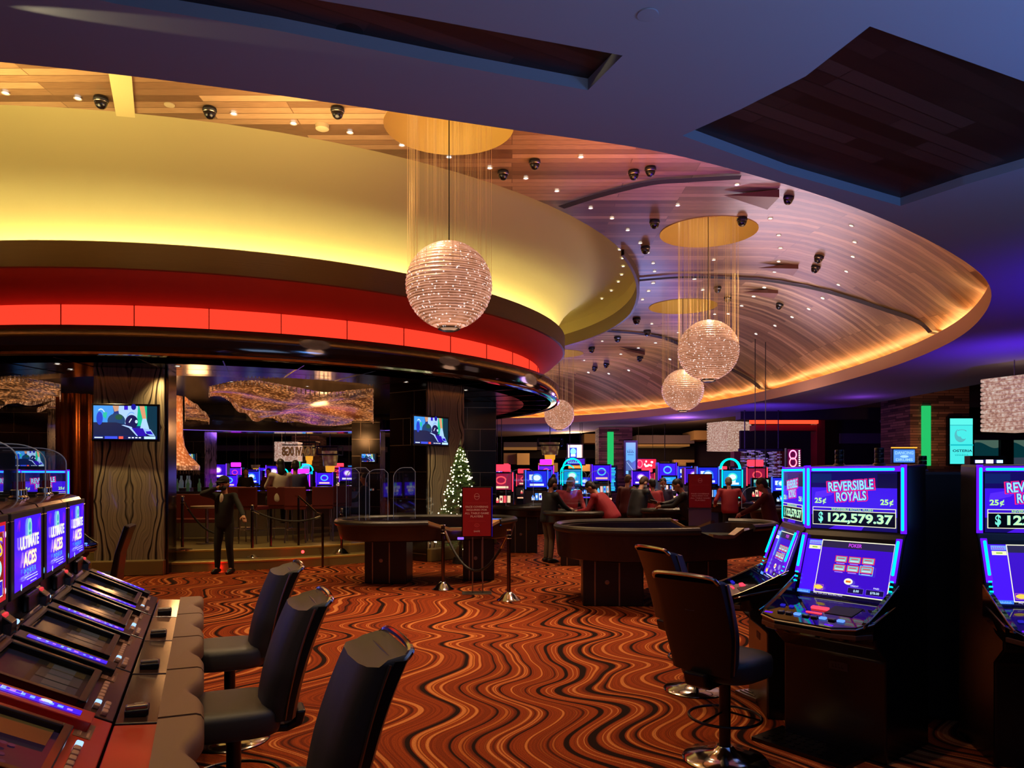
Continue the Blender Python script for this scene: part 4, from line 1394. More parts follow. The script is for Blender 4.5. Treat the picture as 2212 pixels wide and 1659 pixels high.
def make_upright():
    t = empty('video_poker_machine')
    hw = UW / 2
    m = MB(); m.prism([(0.34, 0.0), (0.34, 0.60), (0.22, 0.70), (0.22, 0.80), (0.42, 0.86), (0.57, 1.30), (0.60, 1.34), (0.60, 1.755), (0.86, 1.765), (0.90, 0)], -hw, hw, 'x')
    m.build('cabinet', MAT['black_plastic'], t, bevel=0.012)
    # deck with cut corners, trimmed in chrome
    plan = [(-hw, 0.45), (-hw - 0.015, 0.16), (-hw + 0.03, 0.05), (-0.18, 0.0), (0.18, 0.0), (hw - 0.03, 0.05), (hw + 0.015, 0.16), (hw, 0.45)]
    def dz(y):
        return 0.825 + max(0, y) * 0.22
    m = MB(); m.loft([[(x * 0.96, y + 0.02, 0.745) for x, y in plan], [(x, y, dz(y) - 0.045) for x, y in plan], [(x, y, dz(y)) for x, y in plan]])
    m.build('button_deck', MAT['glass_dark'], t, bevel=0.006)
    m = MB(); m.tube([(x * 1.004, y - 0.003, dz(y) - 0.012) for x, y in plan], 0.006, 6); m.build('deck_trim', MAT['chrome'], t)
    m = MB(); m.prism([(x * 1.002, y - 0.004) for x, y in plan[1:4]] + [(x * 1.002, y - 0.004) for x, y in plan[4:7]], 0.765, 0.792); m.build('front_trim', MAT['copper'], t, bevel=0.003)
    # side wings sweeping down from the screen to the deck
    for s in (-1, 1):
        x = s * (hw + 0.004)
        m = MB(); m.prism([(0.50, 1.02), (0.40, 0.99), (0.26, 0.92), (0.12, 0.86), (0.08, 0.83), (0.3, 0.80), (0.5, 0.84)], min(x, x - s * 0.03), max(x, x - s * 0.03), 'x')
        m.build('side_wing', MAT['glass_dark'], t)
        m = MB(); m.tube(spline([(x, 0.485, 1.035), (x, 0.40, 0.99), (x, 0.26, 0.92), (x, 0.14, 0.868), (x, 0.07, 0.845)], 5), 0.005, 6); m.build('wing_trim', MAT['chrome'], t)
        # light tubes on violet back strips
        fx = s * (hw - 0.022)
        m = MB(); m.box((s * (hw - 0.018), 0.598, 1.55), (0.034, 0.008, 0.42)); m.build('violet_strip', MAT['violet_tube'], t)
        m = MB(); m.box((fx, 0.592, 1.55), (0.016, 0.014, 0.385)); m.build('light_tube', MAT['cyan_tube'], t, bevel=0.005)
        a = Vector((fx, 0.556, 1.305)); b_ = Vector((fx, 0.468, 1.06)); d = (a - b_).normalized()
        RM = Vector((0, 0, 1)).rotation_difference(d).to_matrix()
        m = MB(); m.box((a + b_) / 2 + Vector((0, -0.005, 0)), (0.034, 0.008, 0.27), M=RM); m.build('violet_strip', MAT['violet_tube'], t)
        m = MB(); m.box((a + b_) / 2 + Vector((0, -0.012, 0.015)), (0.016, 0.014, 0.215), M=RM); m.build('light_tube', MAT['cyan_tube'], t, bevel=0.005)
        for q in range(3):
            m = MB(); m.box(b_ + Vector((0, -0.012 - q * 0.010, 0.0 - q * 0.028)), (0.018, 0.012, 0.008), M=RM); m.build('light_dash', MAT['cyan_tube'], t)
    m = MB(); m.box((0, 0.598, 1.735), (UW - 0.02, 0.008, 0.032)); m.build('violet_strip', MAT['violet_tube'], t)
    m = MB(); m.box((-0.01, 0.592, 1.732), (UW - 0.12, 0.014, 0.016)); m.build('light_tube', MAT['cyan_tube'], t, bevel=0.005)
    TOPC.build('top_screen', MAT['screen'], t, plane_M((-0.285, 0.594, 1.345), (1, 0, 0), (0, 0, 1)))
    yd = Vector((0, 0.15, 0.44)).normalized()
    PLAYC.build('play_screen', MAT['screen'], t, plane_M((-0.29, 0.438, 0.925), (1, 0, 0), yd))
    # deck buttons
    def on(x, y, w_, d_, name, mt, h=0.012):
        b2 = MB(); RMx = Matrix.Rotation(math.atan(0.22), 3, 'X'); b2.box((x, y, dz(y) + h / 2), (w_, d_, h), M=RMx)
        return b2.build(name, mt, t, bevel=min(0.005, h / 2.5))
    for i, x in enumerate([-0.20, -0.145, -0.09, -0.035, 0.02, 0.075, 0.13, 0.185]):
        on(x, 0.10, 0.042, 0.026, 'button', MAT['blue_button'] if i in (2, 5, 7) else MAT['button_dark'])
    on(-0.02, 0.235, 0.11, 0.030, 'spin_button', MAT['coral_button'], 0.014); on(-0.02, 0.165, 0.10, 0.014, 'spin_button', MAT['coral_button'], 0.006)
    for x in (-0.25, -0.19):
        on(x, 0.20, 0.03, 0.022, 'button', MAT['button_blue_dim'])
    on(0.12, 0.25, 0.17, 0.13, 'touch_pad', MAT['black'], 0.004); on(-0.27, 0.075, 0.05, 0.014, 'glow_mark', MAT['violet_tube'], 0.002); on(0.15, 0.03, 0.05, 0.012, 'glow_mark', MAT['violet_tube'], 0.002)
    m = MB(); m.lathe([(0, 0), (0.012, 0), (0.012, 0.004), (0, 0.004)], 16); o = m.build('lock', MAT['chrome'], t); o.matrix_local = plane_M((-0.19, 0.415, 0.895), (1, 0, 0), yd)
    m = MB(); m.box((0.17, 0.405, 0.90), (0.07, 0.01, 0.012)); m.build('card_slot', MAT['steel'], t)
    c = Canvas(0.12, 0.05, (70, 62, 66)); c.marks(0.06, 0.012, 0.08, 0.026, (20, 16, 18), 4); c.build('number_plate', MAT['print'], t, plane_M((-0.02, 0.338, 0.50), (1, 0, 0), (0, 0, 1)))
    return t


MAT['button_dark'] = mat('dark_button', (60, 56, 72), 0.2)
MAT['button_blue_dim'] = emit('dim_blue_button', (60, 50, 255), 0.5)
TOPC, PLAYC = top_canvas(), play_canvas()
up0 = make_upright()
UPS = [((1.71, 4.37), -52.3, 'tall blue-lit video poker machine in full view on the right showing 122,579.37', 1.0),
       ((3.06, 3.91), -12, 'tall blue-lit video poker machine cut off by the right edge of the picture', 1.0),
       ((1.47, 5.50), -97, 'tall blue-lit video poker machine seen almost edge-on behind the full one', 1.0)]
for k, (xy, a, lab, s) in enumerate(UPS):
    o = up0 if k == 0 else copy_tree(up0)
    o.location = (xy[0], xy[1], 0); o.rotation_euler = (0, 0, R(a))
    tag(o, lab, 'slot machine', 'blue-lit poker machines of the right pod')
for k, (px, Y_, a) in enumerate([(18, 9.6, 62), (92, 9.2, 64), (166, 8.9, 66)]):  # extra machines added in place of neon reflections in the acrylic
    o = copy_tree(up0)
    o.location = ((px - HX) / FPX * Y_, Y_, 0); o.rotation_euler = (0, 0, R(a))
    tag(o, 'added blue-outlined machine standing in for reflections in the left dividers, ' + ['leftmost', 'middle', 'rightmost'][k], 'slot machine', 'stand-ins for blue reflections behind the left row')
# filler cabinet between them
c0 = Vector((3.05, 5.35, 0))
m = MB(); m.prism([(2.85, 5.15), (3.5, 5.0), (3.75, 5.3), (3.4, 5.8), (2.9, 5.9), (2.68, 5.5)], 0, 1.72)
tag(m.build('pod_cabinet', MAT['black'], bevel=0.02), 'plain black centre cabinet joining the machines of the right pod', 'cabinet')
# candles on the pod
def make_candle():
    t = empty('candle_light')
    m = MB(); m.lathe([(0, 0), (0.05, 0), (0.05, 0.012), (0.04, 0.02), (0, 0.02)], 18); m.build('foot', MAT['steel'], t, smooth=True)
    for q, z in enumerate((0.02, 0.062, 0.104)):
        m = MB(); m.lathe([(0, 0), (0.034, 0), (0.036, 0.006), (0.036, 0.034), (0.033, 0.04), (0, 0.04)], 18, (0, 0, z)); m.build('section', MAT['dark_metal'], t, smooth=True)
        m = MB(); m.lathe([(0.035, 0), (0.04, 0.002), (0.035, 0.004)], 18, (0, 0, z + 0.002), cap=False); m.build('band', MAT['chrome'], t, smooth=True)
    return t


cn0 = make_candle()
for k, (x, y, z, lab) in enumerate([(2.32, 5.25, 1.76, 'left, above the pink neon sign'), (2.42, 4.88, 1.76, 'middle, above the big dollar display'), (2.97, 5.36, 1.72, 'right, in front of the small blue sign')]):
    o = cn0 if k == 0 else copy_tree(cn0)
    o.location = (x, y, z); o.scale = (0.8,) * 3
    tag(o, 'stacked black candle light on the right pod, ' + lab, 'candle light', 'candle lights on the right pod')
# a ribbed foot plate and a mat in the dark under the pod
m = MB(); m.box((0, 0, 0.015), (0.55, 0.42, 0.03))
for i in range(10):
    m.box((0, -0.18 + i * 0.04, 0.034), (0.5, 0.012, 0.008))
o = m.build('foot_plate', MAT['steel'], loc=(2.02, 5.55, 0)); o.rotation_euler = (0, 0, R(-70))
tag(o, 'ribbed metal foot plate on the floor behind the near right stool', 'foot plate')
m = MB(); m.box((0, 0, 0.012), (0.62, 0.35, 0.024))
for i in range(9):
    for j in range(5):
        m.box((-0.24 + i * 0.06, -0.12 + j * 0.06, 0.026), (0.025, 0.025, 0.006))
o = m.build('foot_plate', MAT['dark_metal'], loc=(1.86, 4.60, 0)); o.rotation_euler = (0, 0, R(-52))
tag(o, 'dark studded foot plate on the floor under the full right machine', 'foot plate')
# ------------------------------------------------------------ gaming tables
MAT['rail_leather'] = mat('rail_leather', (38, 34, 28), 0.36, bump=0.1, bscale=150)
MAT['table_wood'] = M_planks('table_wood', [(14, 6, 6), (32, 14, 12), (48, 22, 18)], 0.5, 3.0, 0, 0.3, 0.8)
MAT['felt_dark'] = mat('dark_felt', (26, 30, 26), 0.95)
MAT['felt_blue'] = mat('blue_felt', (30, 110, 190), 0.95)
MAT['rail_tan'] = mat('tan_rail', (168, 128, 84), 0.35, coat=0.4)
MAT['kick_black'] = mat('kick_black', (14, 11, 11), 0.35)


def game_table(name, outline, lows, zt, zb, label, group, pedestals, felt='felt_dark', scale_b=0.9):
    cx = sum(p[0] for p in outline) / len(outline); cy = sum(p[1] for p in outline) / len(outline)
    t = empty(name, (cx, cy, 0), label=label, cat='gaming table', group=group)
    O = [(x - cx, y - cy) for x, y in outline]
    n = len(O)
    pts = []
    for i in range(n):
        a, b = O[i], O[(i + 1) % n]
        k = max(2, int(math.hypot(b[0] - a[0], b[1] - a[1]) / 0.18))
        for j in range(k):
            u = j / k
            pts.append((a[0] + (b[0] - a[0]) * u, a[1] + (b[1] - a[1]) * u, i + u))
    # soften corners
    sm = []
    m_ = len(pts)
    for i in range(m_):
        q = [pts[(i + d) % m_] for d in (-2, -1, 0, 1, 2)]
        sm.append((sum(p[0] for p in q) / 5, sum(p[1] for p in q) / 5, pts[i][2]))
    def low(u):
        for a, b in lows:
            if a <= u <= b:
                e = min((u - a), (b - u)) / 0.3
                e = max(0, min(1, e)); e = e * e * (3 - 2 * e)
                return e
        return 0.0
    def inset(k, z):
        return [(x * k, y * k, z) for x, y, u in sm]
    top = [(x, y, zt - 0.035 - 0.10 * low(u)) for x, y, u in sm]
    m = MB()
    r0 = [(x * scale_b, y * scale_b, zb) for x, y, u in sm]
    r1 = [(x * (scale_b + 0.05), y * (scale_b + 0.05), zb + 0.02) for x, y, u in sm]
    ri = [(x * 0.9, y * 0.9, z) for x, y, z in top]
    rf = [(x * 0.88, y * 0.88, zt - 0.20) for x, y, u in sm]
    m.loft([r0, r1, top, ri, rf], True, True, True)
    m.build('body', MAT['table_wood'], t, smooth=True, angle=30)
    m = MB(); m.loft([[(x * 0.885, y * 0.885, zt - 0.197) for x, y, u in sm], [(x * 0.885, y * 0.885, zt - 0.19) for x, y, u in sm]])
    m.build('felt', MAT[felt], t)
    # padded rail: runs of the high part, tan end caps, thin low rail
    runs, cur = [], []
    st = next((i for i in range(m_) if low(sm[i][2]) > 0.5), 0)
    for i in range(m_ + 1):
        p = sm[(st + i) % m_]
        if low(p[2]) < 0.25:
            cur.append((p[0] * 0.985, p[1] * 0.985, zt - 0.03 - 0.1 * low(p[2])))
        else:
            if len(cur) > 1:
                runs.append(cur)
            cur = []
    if len(cur) > 1:
        runs.append(cur)
    for r_ in runs:
        closed = not lows
        m = MB(); m.tube(r_, [0.05] * len(r_), 10, closed)
        m.build('padded_rail', MAT['rail_leather'], t, smooth=True)
    for a, b in lows:
        seg_ = [p for p in sm if a - 0.05 <= p[2] <= b + 0.05]
        if len(seg_) > 3:
            m = MB(); m.tube([(x * 0.975, y * 0.975, zt - 0.045 - 0.10 * low(u)) for x, y, u in seg_], 0.022, 8)
            m.build('dealer_rail', MAT['steel'], t, smooth=True)
            for e in (seg_[:4], seg_[-4:]):
                m = MB()
                L_ = [[(x * 1.0, y * 1.0, zt + 0.012 - 0.115 * low(u)), (x * 0.9, y * 0.9, zt + 0.012 - 0.115 * low(u)), (x * 0.9, y * 0.9, zt - 0.03 - 0.115 * low(u)), (x, y, zt - 0.03 - 0.115 * low(u))] for x, y, u in e]
                m.loft(L_); m.build('rail_cap', MAT['rail_tan'], t, smooth=True)
    for (x, y, w_, d_, rz) in pedestals:
        m = MB(); m.box((x - cx, y - cy, zb / 2), (w_, d_, zb), rz=rz)
        pd = m.build('pedestal', MAT['kick_black'], t, bevel=0.015)
        RM = Matrix.Rotation(rz, 3, 'Z')
        for s in (-0.30, 0.10):
            q = RM @ Vector((s * w_, -d_ / 2 - 0.006, 0)) + Vector((x - cx, y - cy, zb / 2))
            m = MB(); m.box(q, (0.018, 0.012, zb - 0.02), rz=rz); m.build('trim_strip', MAT['steel'], pd)
        q = RM @ Vector((-0.10 * w_, -d_ / 2 - 0.006, 0)) + Vector((x - cx, y - cy, zb * 0.52))
        m = MB(); m.lathe([(0, 0), (0.028, 0), (0.03, 0.006), (0, 0.008)], 20); bg = m.build('badge', MAT['steel'], pd)
        bg.matrix_local = plane_M(q, RM @ Vector((1, 0, 0)), (0, 0, 1))
    return t


game_table('craps_table', [(-2.46, 10.85), (-1.52, 10.8), (-1.3, 11.0), (-0.15, 11.35), (0.12, 11.8), (0.05, 12.5), (-0.5, 12.7), (-2.2, 12.6), (-2.7, 12.2), (-2.8, 11.4)], [(2.02, 3.05)], 1.0, 0.70,
           'long dark craps table with padded rail left of the red sign', 'craps tables', [(-1.95, 11.75, 0.66, 0.5, R(-4)), (-0.55, 12.1, 0.5, 0.5, R(4))])
game_table('craps_table', [(0.55, 10.2), (0.62, 9.65), (0.95, 9.2), (1.9, 9.05), (2.35, 9.15), (2.75, 9.45), (3.0, 9.7), (3.55, 10.0), (3.88, 10.6), (3.7, 11.1), (3.1, 11.3), (2.4, 11.3), (1.2, 11.1), (0.7, 10.8)], [(4.3, 6.1), (9.9, 11.0)], 1.02, 0.60,
           'large dark craps table with curved black rail behind the two right stools', 'craps tables', [(1.32, 9.85, 0.78, 0.62, R(-3)), (2.55, 10.35, 0.75, 0.5, R(12))], scale_b=0.93)


def card_table(x, y, r, rz, label, felt='felt_dark'):
    pts = [(-r, 0)] + [(r * math.cos(a), -r * 0.85 * math.sin(a)) for a in [PI - PI * i / 10 for i in range(1, 10)]] + [(r, 0), (r * 0.9, 0.25), (-r * 0.9, 0.25)]
    c_, s_ = math.cos(rz), math.sin(rz)
    t = game_table('card_table', [(x + a * c_ - b * s_, y + a * s_ + b * c_) for a, b in pts], [(9.6, 10.2)], 1.0, 0.78, label, 'card tables', [(x, y - 0.2, 0.6, 0.5, rz)], felt)
    return t


card_table(1.22, 14.2, 0.62, R(-4), 'small card table between the person with the bun and two red shirts')
card_table(3.15, 14.95, 0.56, R(6), 'card table with bright blue felt between the two persons in black', 'felt_blue')
card_table(5.55, 15.6, 0.75, R(30), 'card table at the far right before the wall of hanging discs')
card_table(5.3, 18.6, 0.75, R(10), 'card table in front of the person in red seen from behind')
card_table(0.25, 16.5, 0.7, R(0), 'card table behind the clear arched shields near the Christmas tree')

# dealer station with keyboard shelf beside the blue felt table
t = empty('dealer_podium', (2.55, 13.6, 0), R(8), label='brown wooden podium with slatted shelf in front of the blue felt table', cat='podium')
m = MB(); m.box((0, 0, 0.42), (0.75, 0.4, 0.84)); m.build('body', MAT['table_wood'], t, bevel=0.01)
m = MB(); m.box((0, -0.02, 0.86), (0.85, 0.5, 0.035)); m.build('top', MAT['rail_tan'], t, bevel=0.006)
for i in range(6):
    m = MB(); m.box((0, -0.21, 0.35 + i * 0.07), (0.68, 0.03, 0.02)); m.build('slat', MAT['rail_tan'], t)
# small screens on tables
def tablet(p, w_, h_, rz, tilt, label, col=(40, 110, 235)):
    t = empty('touch_tablet', p, rz, label=label, cat='screen')
    M = Matrix.Rotation(tilt, 3, 'X')
    m = MB(); m.box((0, 0, h_ * 0.35), (w_ + 0.03, 0.02, h_ + 0.03), M=M); m.build('case', MAT['black_plastic'], t, bevel=0.005)
    c = Canvas(w_, h_, col); c.rect(0.02 * w_, h_ * 0.1, w_ * 0.5, h_ * 0.2, (120, 180, 255)); c.rect(w_ * 0.2, h_ * 0.6, w_ * 0.8, h_ * 0.8, (70, 140, 250))
    X = M @ Vector((1, 0, 0)); Yv = M @ Vector((0, 0, 1)); n = X.cross(Yv)
    c.build('display', MAT['screen'], t, plane_M(Vector((0, 0, h_ * 0.35)) - X * w_ / 2 - Yv * h_ / 2 + n * 0.012, X, Yv))
    m = MB(); m.tube([(0, 0.02, -0.11), (0, 0.0, h_ * 0.3)], 0.012, 8); m.build('stalk', MAT['black'], t)


tablet(P(1071, 1134, 11.5), 0.17, 0.12, R(0), R(-35), 'small blue touch screen right of the red sign on the craps table')
m = MB(); m.box((0, 0, 0), (0.09, 0.05, 0.03))
tag(m.build('shoe_light', emit('violet_small', (140, 90, 255), 1.6), loc=P(995, 1163, 11.0)), 'small violet lit card reader under the edge of the left craps table', 'card reader')

# clear shields standing on the tables
def shield(px0, px1, ytop, ybot, Y, lab, rz=0.0, zb_=0.985):
    a, b = P(px0, ytop, Y), P(px1, ybot, Y)
    w_ = b.x - a.x
    h_ = a.z - zb_
    t = empty('acrylic_shield', ((a.x + b.x) / 2, Y, zb_), rz, label='clear acrylic table shield ' + lab, cat='shield', group='clear table shields')
    r_ = min(w_, h_) * 0.5
    pts = [(-w_ / 2, 0)] + [(-w_ / 2 + r_ - r_ * math.cos(q), h_ - r_ + r_ * math.sin(q)) for q in [PI / 2 * i / 8 for i in range(9)]] + [(w_ / 2 - 0.06, h_), (w_ / 2, h_ - 0.06), (w_ / 2, 0)]
    m = MB(); m.prism(pts, -0.003, 0.003, 'y'); m.build('panel', MAT['clear'], t)
    m = MB(); m.tube([(x, 0, z) for x, z in pts], 0.0045, 6); m.build('edge', MAT['acrylic_edge'], t)
    for s in (-1, 1):
        m = MB(); m.box((s * (w_ / 2 - 0.05), 0, 0.01), (0.05, 0.16, 0.02)); m.build('foot', MAT['steel'], t)


for a in [(728, 776, 1012, 1114, 11.5, 'leftmost on the left craps table'), (748, 798, 1010, 1112, 11.9, 'second from left on the left craps table'), (790, 838, 1014, 1110, 11.6, 'third from left, before the dark tiled pillar'),
          (850, 897, 1010, 1114, 12.0, 'right one on the left craps table, before the marble'), (1093, 1152, 1014, 1104, 16.4, 'arched, behind the small blue touch screen'), (1196, 1266, 1017, 1106, 14.35, 'before the masked person in red'),
          (1268, 1314, 1017, 1108, 14.3, 'before the leaning person in red'), (1602, 1667, 1052, 1112, 15.5, 'at the far right table')]:
    shield(*a)
# slanted chrome legs under the left craps table front
# ------------------------------------------------------------ stanchions, ropes, signs
def make_stanchion(dome=True):
    t = empty('rope_stanchion')
    m = MB(); m.tube([(0, 0, 0.05), (0, 0, 0.90)], 0.026, 16); m.build('post', MAT['dark_chrome'], t, smooth=True)
    m = MB()
    if dome:
        m.lathe([(0, 0), (0.165, 0), (0.165, 0.012), (0.12, 0.04), (0.085, 0.085), (0.04, 0.12), (0, 0.12)], 32)
    else:
        m.lathe([(0, 0), (0.17, 0), (0.17, 0.012), (0.03, 0.03), (0, 0.03)], 32)
    m.build('base', MAT['chrome'], t, smooth=True)
    m = MB(); m.lathe([(0, 0.885), (0.036, 0.885), (0.036, 0.895), (0.03, 0.90), (0.03, 0.955), (0.036, 0.96), (0.03, 0.975), (0, 0.98)], 20); m.build('cap', MAT['chrome'], t, smooth=True)
    m = MB(); m.lathe([(0.036, 0.845), (0.04, 0.85), (0.036, 0.855)], 20, cap=False); m.build('collar', MAT['chrome'], t, smooth=True)
    return t


MAT['dark_chrome'] = mat('dark_chrome', (96, 84, 80), 0.18, 1.0)
MAT['rope'] = mat('velvet_rope', (16, 13, 14), 0.6)


def rope(a, b, sag, label, r=0.018, group=None):
    a, b = Vector(a), Vector(b)
    t = empty('barrier_rope', (a + b) / 2, label=label, cat='rope', group=group)
    c = (a + b) / 2
    pts = []
    for i in range(17):
        u = i / 16
        p = a.lerp(b, u); p.z -= sag * (1 - (2 * u - 1) ** 2)
        pts.append(p - c)
    m = MB(); m.tube(pts[1:-1], r, 10); m.build('cord', MAT['rope'], t, smooth=True)
    for q, n in ((0, 1), (16, 15)):
        m = MB(); m.tube([pts[q], pts[n], pts[n] + (pts[n] - pts[q]) * 0.3], r * 1.15, 10); m.build('hook', MAT['chrome'], t, smooth=True)


s0 = make_stanchion()
A_, B_ = Z(957, 1274, 0), Z(1099, 1297, 0)
for k, (p, lab) in enumerate([(A_, 'chrome rope stanchion left of the red sign'), (B_, 'chrome rope stanchion right of the red sign, nearest of all')]):
    o = s0 if k == 0 else copy_tree(s0)
    o.location = p; o.scale = (1, 1, 0.985)
    tag(o, lab, 'stanchion', 'stanchions at the red sign')
rope((A_.x + 0.03, A_.y, 0.86), (B_.x - 0.03, B_.y, 0.86), 0.52, 'black velvet rope sagging low in front of the red sign stand')
STEP = 0.17
s1 = make_stanchion(False)
for k, (px, py, z, h, lab) in enumerate([(545, 1204, STEP, 1.0, 'shiny chrome rope stanchion on the step right of the person on the phone'), (738, 1196, STEP, 0.9, 'stanchion half hidden by the left craps table on the step'),
                                         (394, 1188.0, STEP * 2, 1.0, 'slim chrome stanchion between the marble column and the person on the phone')]):
    p = Z(px, py, z)
    o = copy_tree(s0 if k < 2 else s1) if k != 2 else s1
    o.location = (p.x, p.y, z); o.scale = (1, 1, h)
    tag(o, lab, 'stanchion', 'stanchions on the bar steps')
C_, D_ = Z(545, 1204, STEP), Z(394, 1188, STEP * 2)
rope((C_.x + 0.03, C_.y, STEP + 0.86), (C_.x + 1.1, C_.y + 0.6, STEP + 0.72), 0.14, 'black velvet rope running right from the stanchion on the bar step')
rope((D_.x + 0.03, D_.y, STEP * 2 + 0.86), (C_.x - 0.55, C_.y + 0.25, STEP + 0.45), 0.22, 'black velvet rope falling right from the slim stanchion behind the person on the phone')
# handrail on the steps
t = empty('handrail', Z(697, 1226, 0), label='thin metal handrail of posts and a sloping bar at the bar steps', cat='handrail')
h0 = Z(697, 1226, 0)
def rel(p): return Vector(p) - h0
q1, q2 = Z(645, 1178, 2 * STEP), Z(585, 1200, STEP)
m = MB(); m.tube([rel((h0.x, h0.y, 0)), rel((h0.x, h0.y, 0.98))], 0.022, 10); m.build('post', MAT['dark_chrome'], t)
m = MB(); m.tube([rel((q1.x, q1.y, 2 * STEP)), rel((q1.x, q1.y, 1.26))], 0.022, 10); m.build('post', MAT['dark_chrome'], t)
m = MB(); m.tube([rel((q1.x - 0.15, q1.y + 0.3, 1.28)), rel((q1.x, q1.y, 1.28)), rel((h0.x - 0.2, h0.y + 0.35, 0.98)), rel((h0.x, h0.y, 0.98))], 0.018, 10); m.build('top_bar', MAT['chrome'], t)
m = MB(); m.tube([rel((q2.x, q2.y, STEP)), rel((q2.x, q2.y, 1.02))], 0.022, 10); m.build('post', MAT['dark_chrome'], t)

# red sign on its stand
def face_sign(w_, h_, full=True):
    c = Canvas(w_, h_, (172, 26, 30))
    cx = w_ / 2
    cy = h_ * 0.82
    c.oval(cx, cy, w_ * 0.095, h_ * 0.068, (240, 190, 185)); c.oval(cx, cy, w_ * 0.08, h_ * 0.06, (172, 26, 30))
    c.arc(cx, cy + h_ * 0.02, w_ * 0.05, w_ * 0.015, R(200), R(340), (240, 190, 185)); c.rect(cx - w_ * 0.078, cy - h_ * 0.005, cx + w_ * 0.078, cy + h_ * 0.006, (240, 190, 185))
    c.rect(w_ * 0.1, h_ * 0.695, w_ * 0.9, h_ * 0.70, (205, 70, 70)); c.rect(w_ * 0.1, h_ * 0.67, w_ * 0.9, h_ * 0.675, (205, 70, 70))
    if full:
        for i, (s, ww) in enumerate((('FACE COVERING', 0.80), ('REQUIRED FOR', 0.74), ('ALL TABLE GAME', 0.86), ('PLAYERS', 0.45))):
            c.text(s, cx, h_ * (0.585 - 0.066 * i), h_ * 0.042, (250, 222, 214), 0.03, w_ * ww)
        c.rect(w_ * 0.22, h_ * 0.325, w_ * 0.78, h_ * 0.329, (205, 70, 70)); c.rect(w_ * 0.18, h_ * 0.30, w_ * 0.82, h_ * 0.304, (205, 70, 70))
        c.oval(cx, h_ * 0.225, w_ * 0.09, h_ * 0.04, (214, 90, 88)); c.oval(cx, h_ * 0.225, w_ * 0.07, h_ * 0.03, (172, 26, 30)); c.marks(cx, h_ * 0.205, w_ * 0.08, h_ * 0.04, (214, 90, 88), 2)
        c.rect(cx - w_ * 0.1, h_ * 0.14, cx + w_ * 0.1, h_ * 0.155, (200, 60, 60)); c.text('SAFE', cx, h_ * 0.085, h_ * 0.032, (250, 222, 214), 0.03, w_ * 0.22)
    else:
        for i, (s, ww) in enumerate((('FACE COVERING', 0.80), ('REQUIRED FOR', 0.74), ('ALL TABLE GAME', 0.86), ('PLAYERS', 0.45))):
            c.text(s, cx, h_ * (0.40 - 0.066 * i), h_ * 0.042, (240, 190, 184), 0.03, w_ * ww)
    return c


p = Z(1030, 1282, 0)
t = empty('sign_stand', p, R(4), label='red face covering notice on a stand between two stanchions', cat='sign')
wS, hS = 0.40, 0.69
z0 = 1.7 - (1158 - 1025) * p.y / 1600
m = MB(); m.box((0, 0.012, z0 + hS / 2), (wS + 0.03, 0.035, hS + 0.03)); m.build('frame', MAT['black_plastic'], t, bevel=0.004)
face_sign(wS, hS).build('poster', MAT['print'], t, plane_M((-wS / 2, -0.008, z0), (1, 0, 0), (0, 0, 1)))
for s in (-0.06, 0.085):
    m = MB(); m.box((s, 0.012, z0 / 2), (0.018, 0.018, z0)); m.build('leg', MAT['steel'], t)
m = MB(); m.box((0, 0.012, 0.006), (0.42, 0.26, 0.012)); m.build('base', MAT['steel'], t, bevel=0.003)
m = MB(); m.box((wS / 2 + 0.018, 0.012, z0 + hS / 2), (0.008, 0.037, hS + 0.02)); m.build('edge_light', emit('edge_violet', (60, 20, 200), 0.4), t)
p = P(1511, 1098, 13.4)
t = empty('sign_stand', (p.x, p.y, 0), R(-6), label='second red face covering notice behind the suited person, over a grey panel', cat='sign')
m = MB(); m.box((0.01, 0.012, 1.40), (0.43, 0.03, 0.62)); m.build('frame', MAT['black_plastic'], t)
face_sign(0.40, 0.60, False).build('poster', MAT['print'], t, plane_M((-0.19, -0.006, 1.10), (1, 0, 0), (0, 0, 1)))
m = MB(); m.box((0.01, 0.012, 0.545), (0.40, 0.03, 1.07)); m.build('lower_panel', mat('grey_panel', (108, 96, 124), 0.6), t)
m = MB(); m.box((0.01, 0.0, 1.086), (0.42, 0.05, 0.012)); m.build('ledge', MAT['steel'], t)
# red tell-tale lights on the step riser
for (px, py, z) in ((654, 1192, 0.25), (478, 1222, 0.12)):
    q = P(px, py, 13.1 if px < 500 else 13.35)
    m = MB(); m.ball((0, 0, 0), 0.028, 12, 8)
    o = m.build('step_lamp', emit('step_red', (255, 30, 30), 14), smooth=True, loc=q)
    tag(o, 'small round red lamp on the step ' + ('behind the feet of the person on the phone' if px < 500 else 'left of the craps table'), 'lamp', 'red step lamps')
    lamp('POINT', 'step_glow', (q.x, q.y - 0.1, q.z - 0.02), 1.6, (255, 20, 20), 0.03)
# ------------------------------------------------------------ bar under the canopy
MAT['bar_floor'] = mat('bar_stone_floor', (116, 100, 64), 0.3, bump=0.05, bscale=6)
MAT['tile'] = M_planks('dark_tile', [(16, 6, 6), (30, 10, 10), (40, 16, 14)], 0.6, 0.5, 0, 0.18, 0.2)
platform = MB()
platform.lathe([(0, 0.0), (6.45, 0.0), (6.45, STEP), (6.05, STEP), (6.05, 2 * STEP), (0, 2 * STEP)], 96)
struct(platform.build('floor', MAT['bar_floor'], loc=(BC[0], BC[1], 0)))
m = MB(); m.lathe([(6.452, STEP - 0.03), (6.458, STEP - 0.005), (6.40, STEP + 0.004)], 96, cap=False); m.lathe([(6.052, 2 * STEP - 0.03), (6.058, 2 * STEP - 0.005), (6.0, 2 * STEP + 0.004)], 96, cap=False)
struct(m.build('trim_10', MAT['gold'], loc=(BC[0], BC[1], 0)))

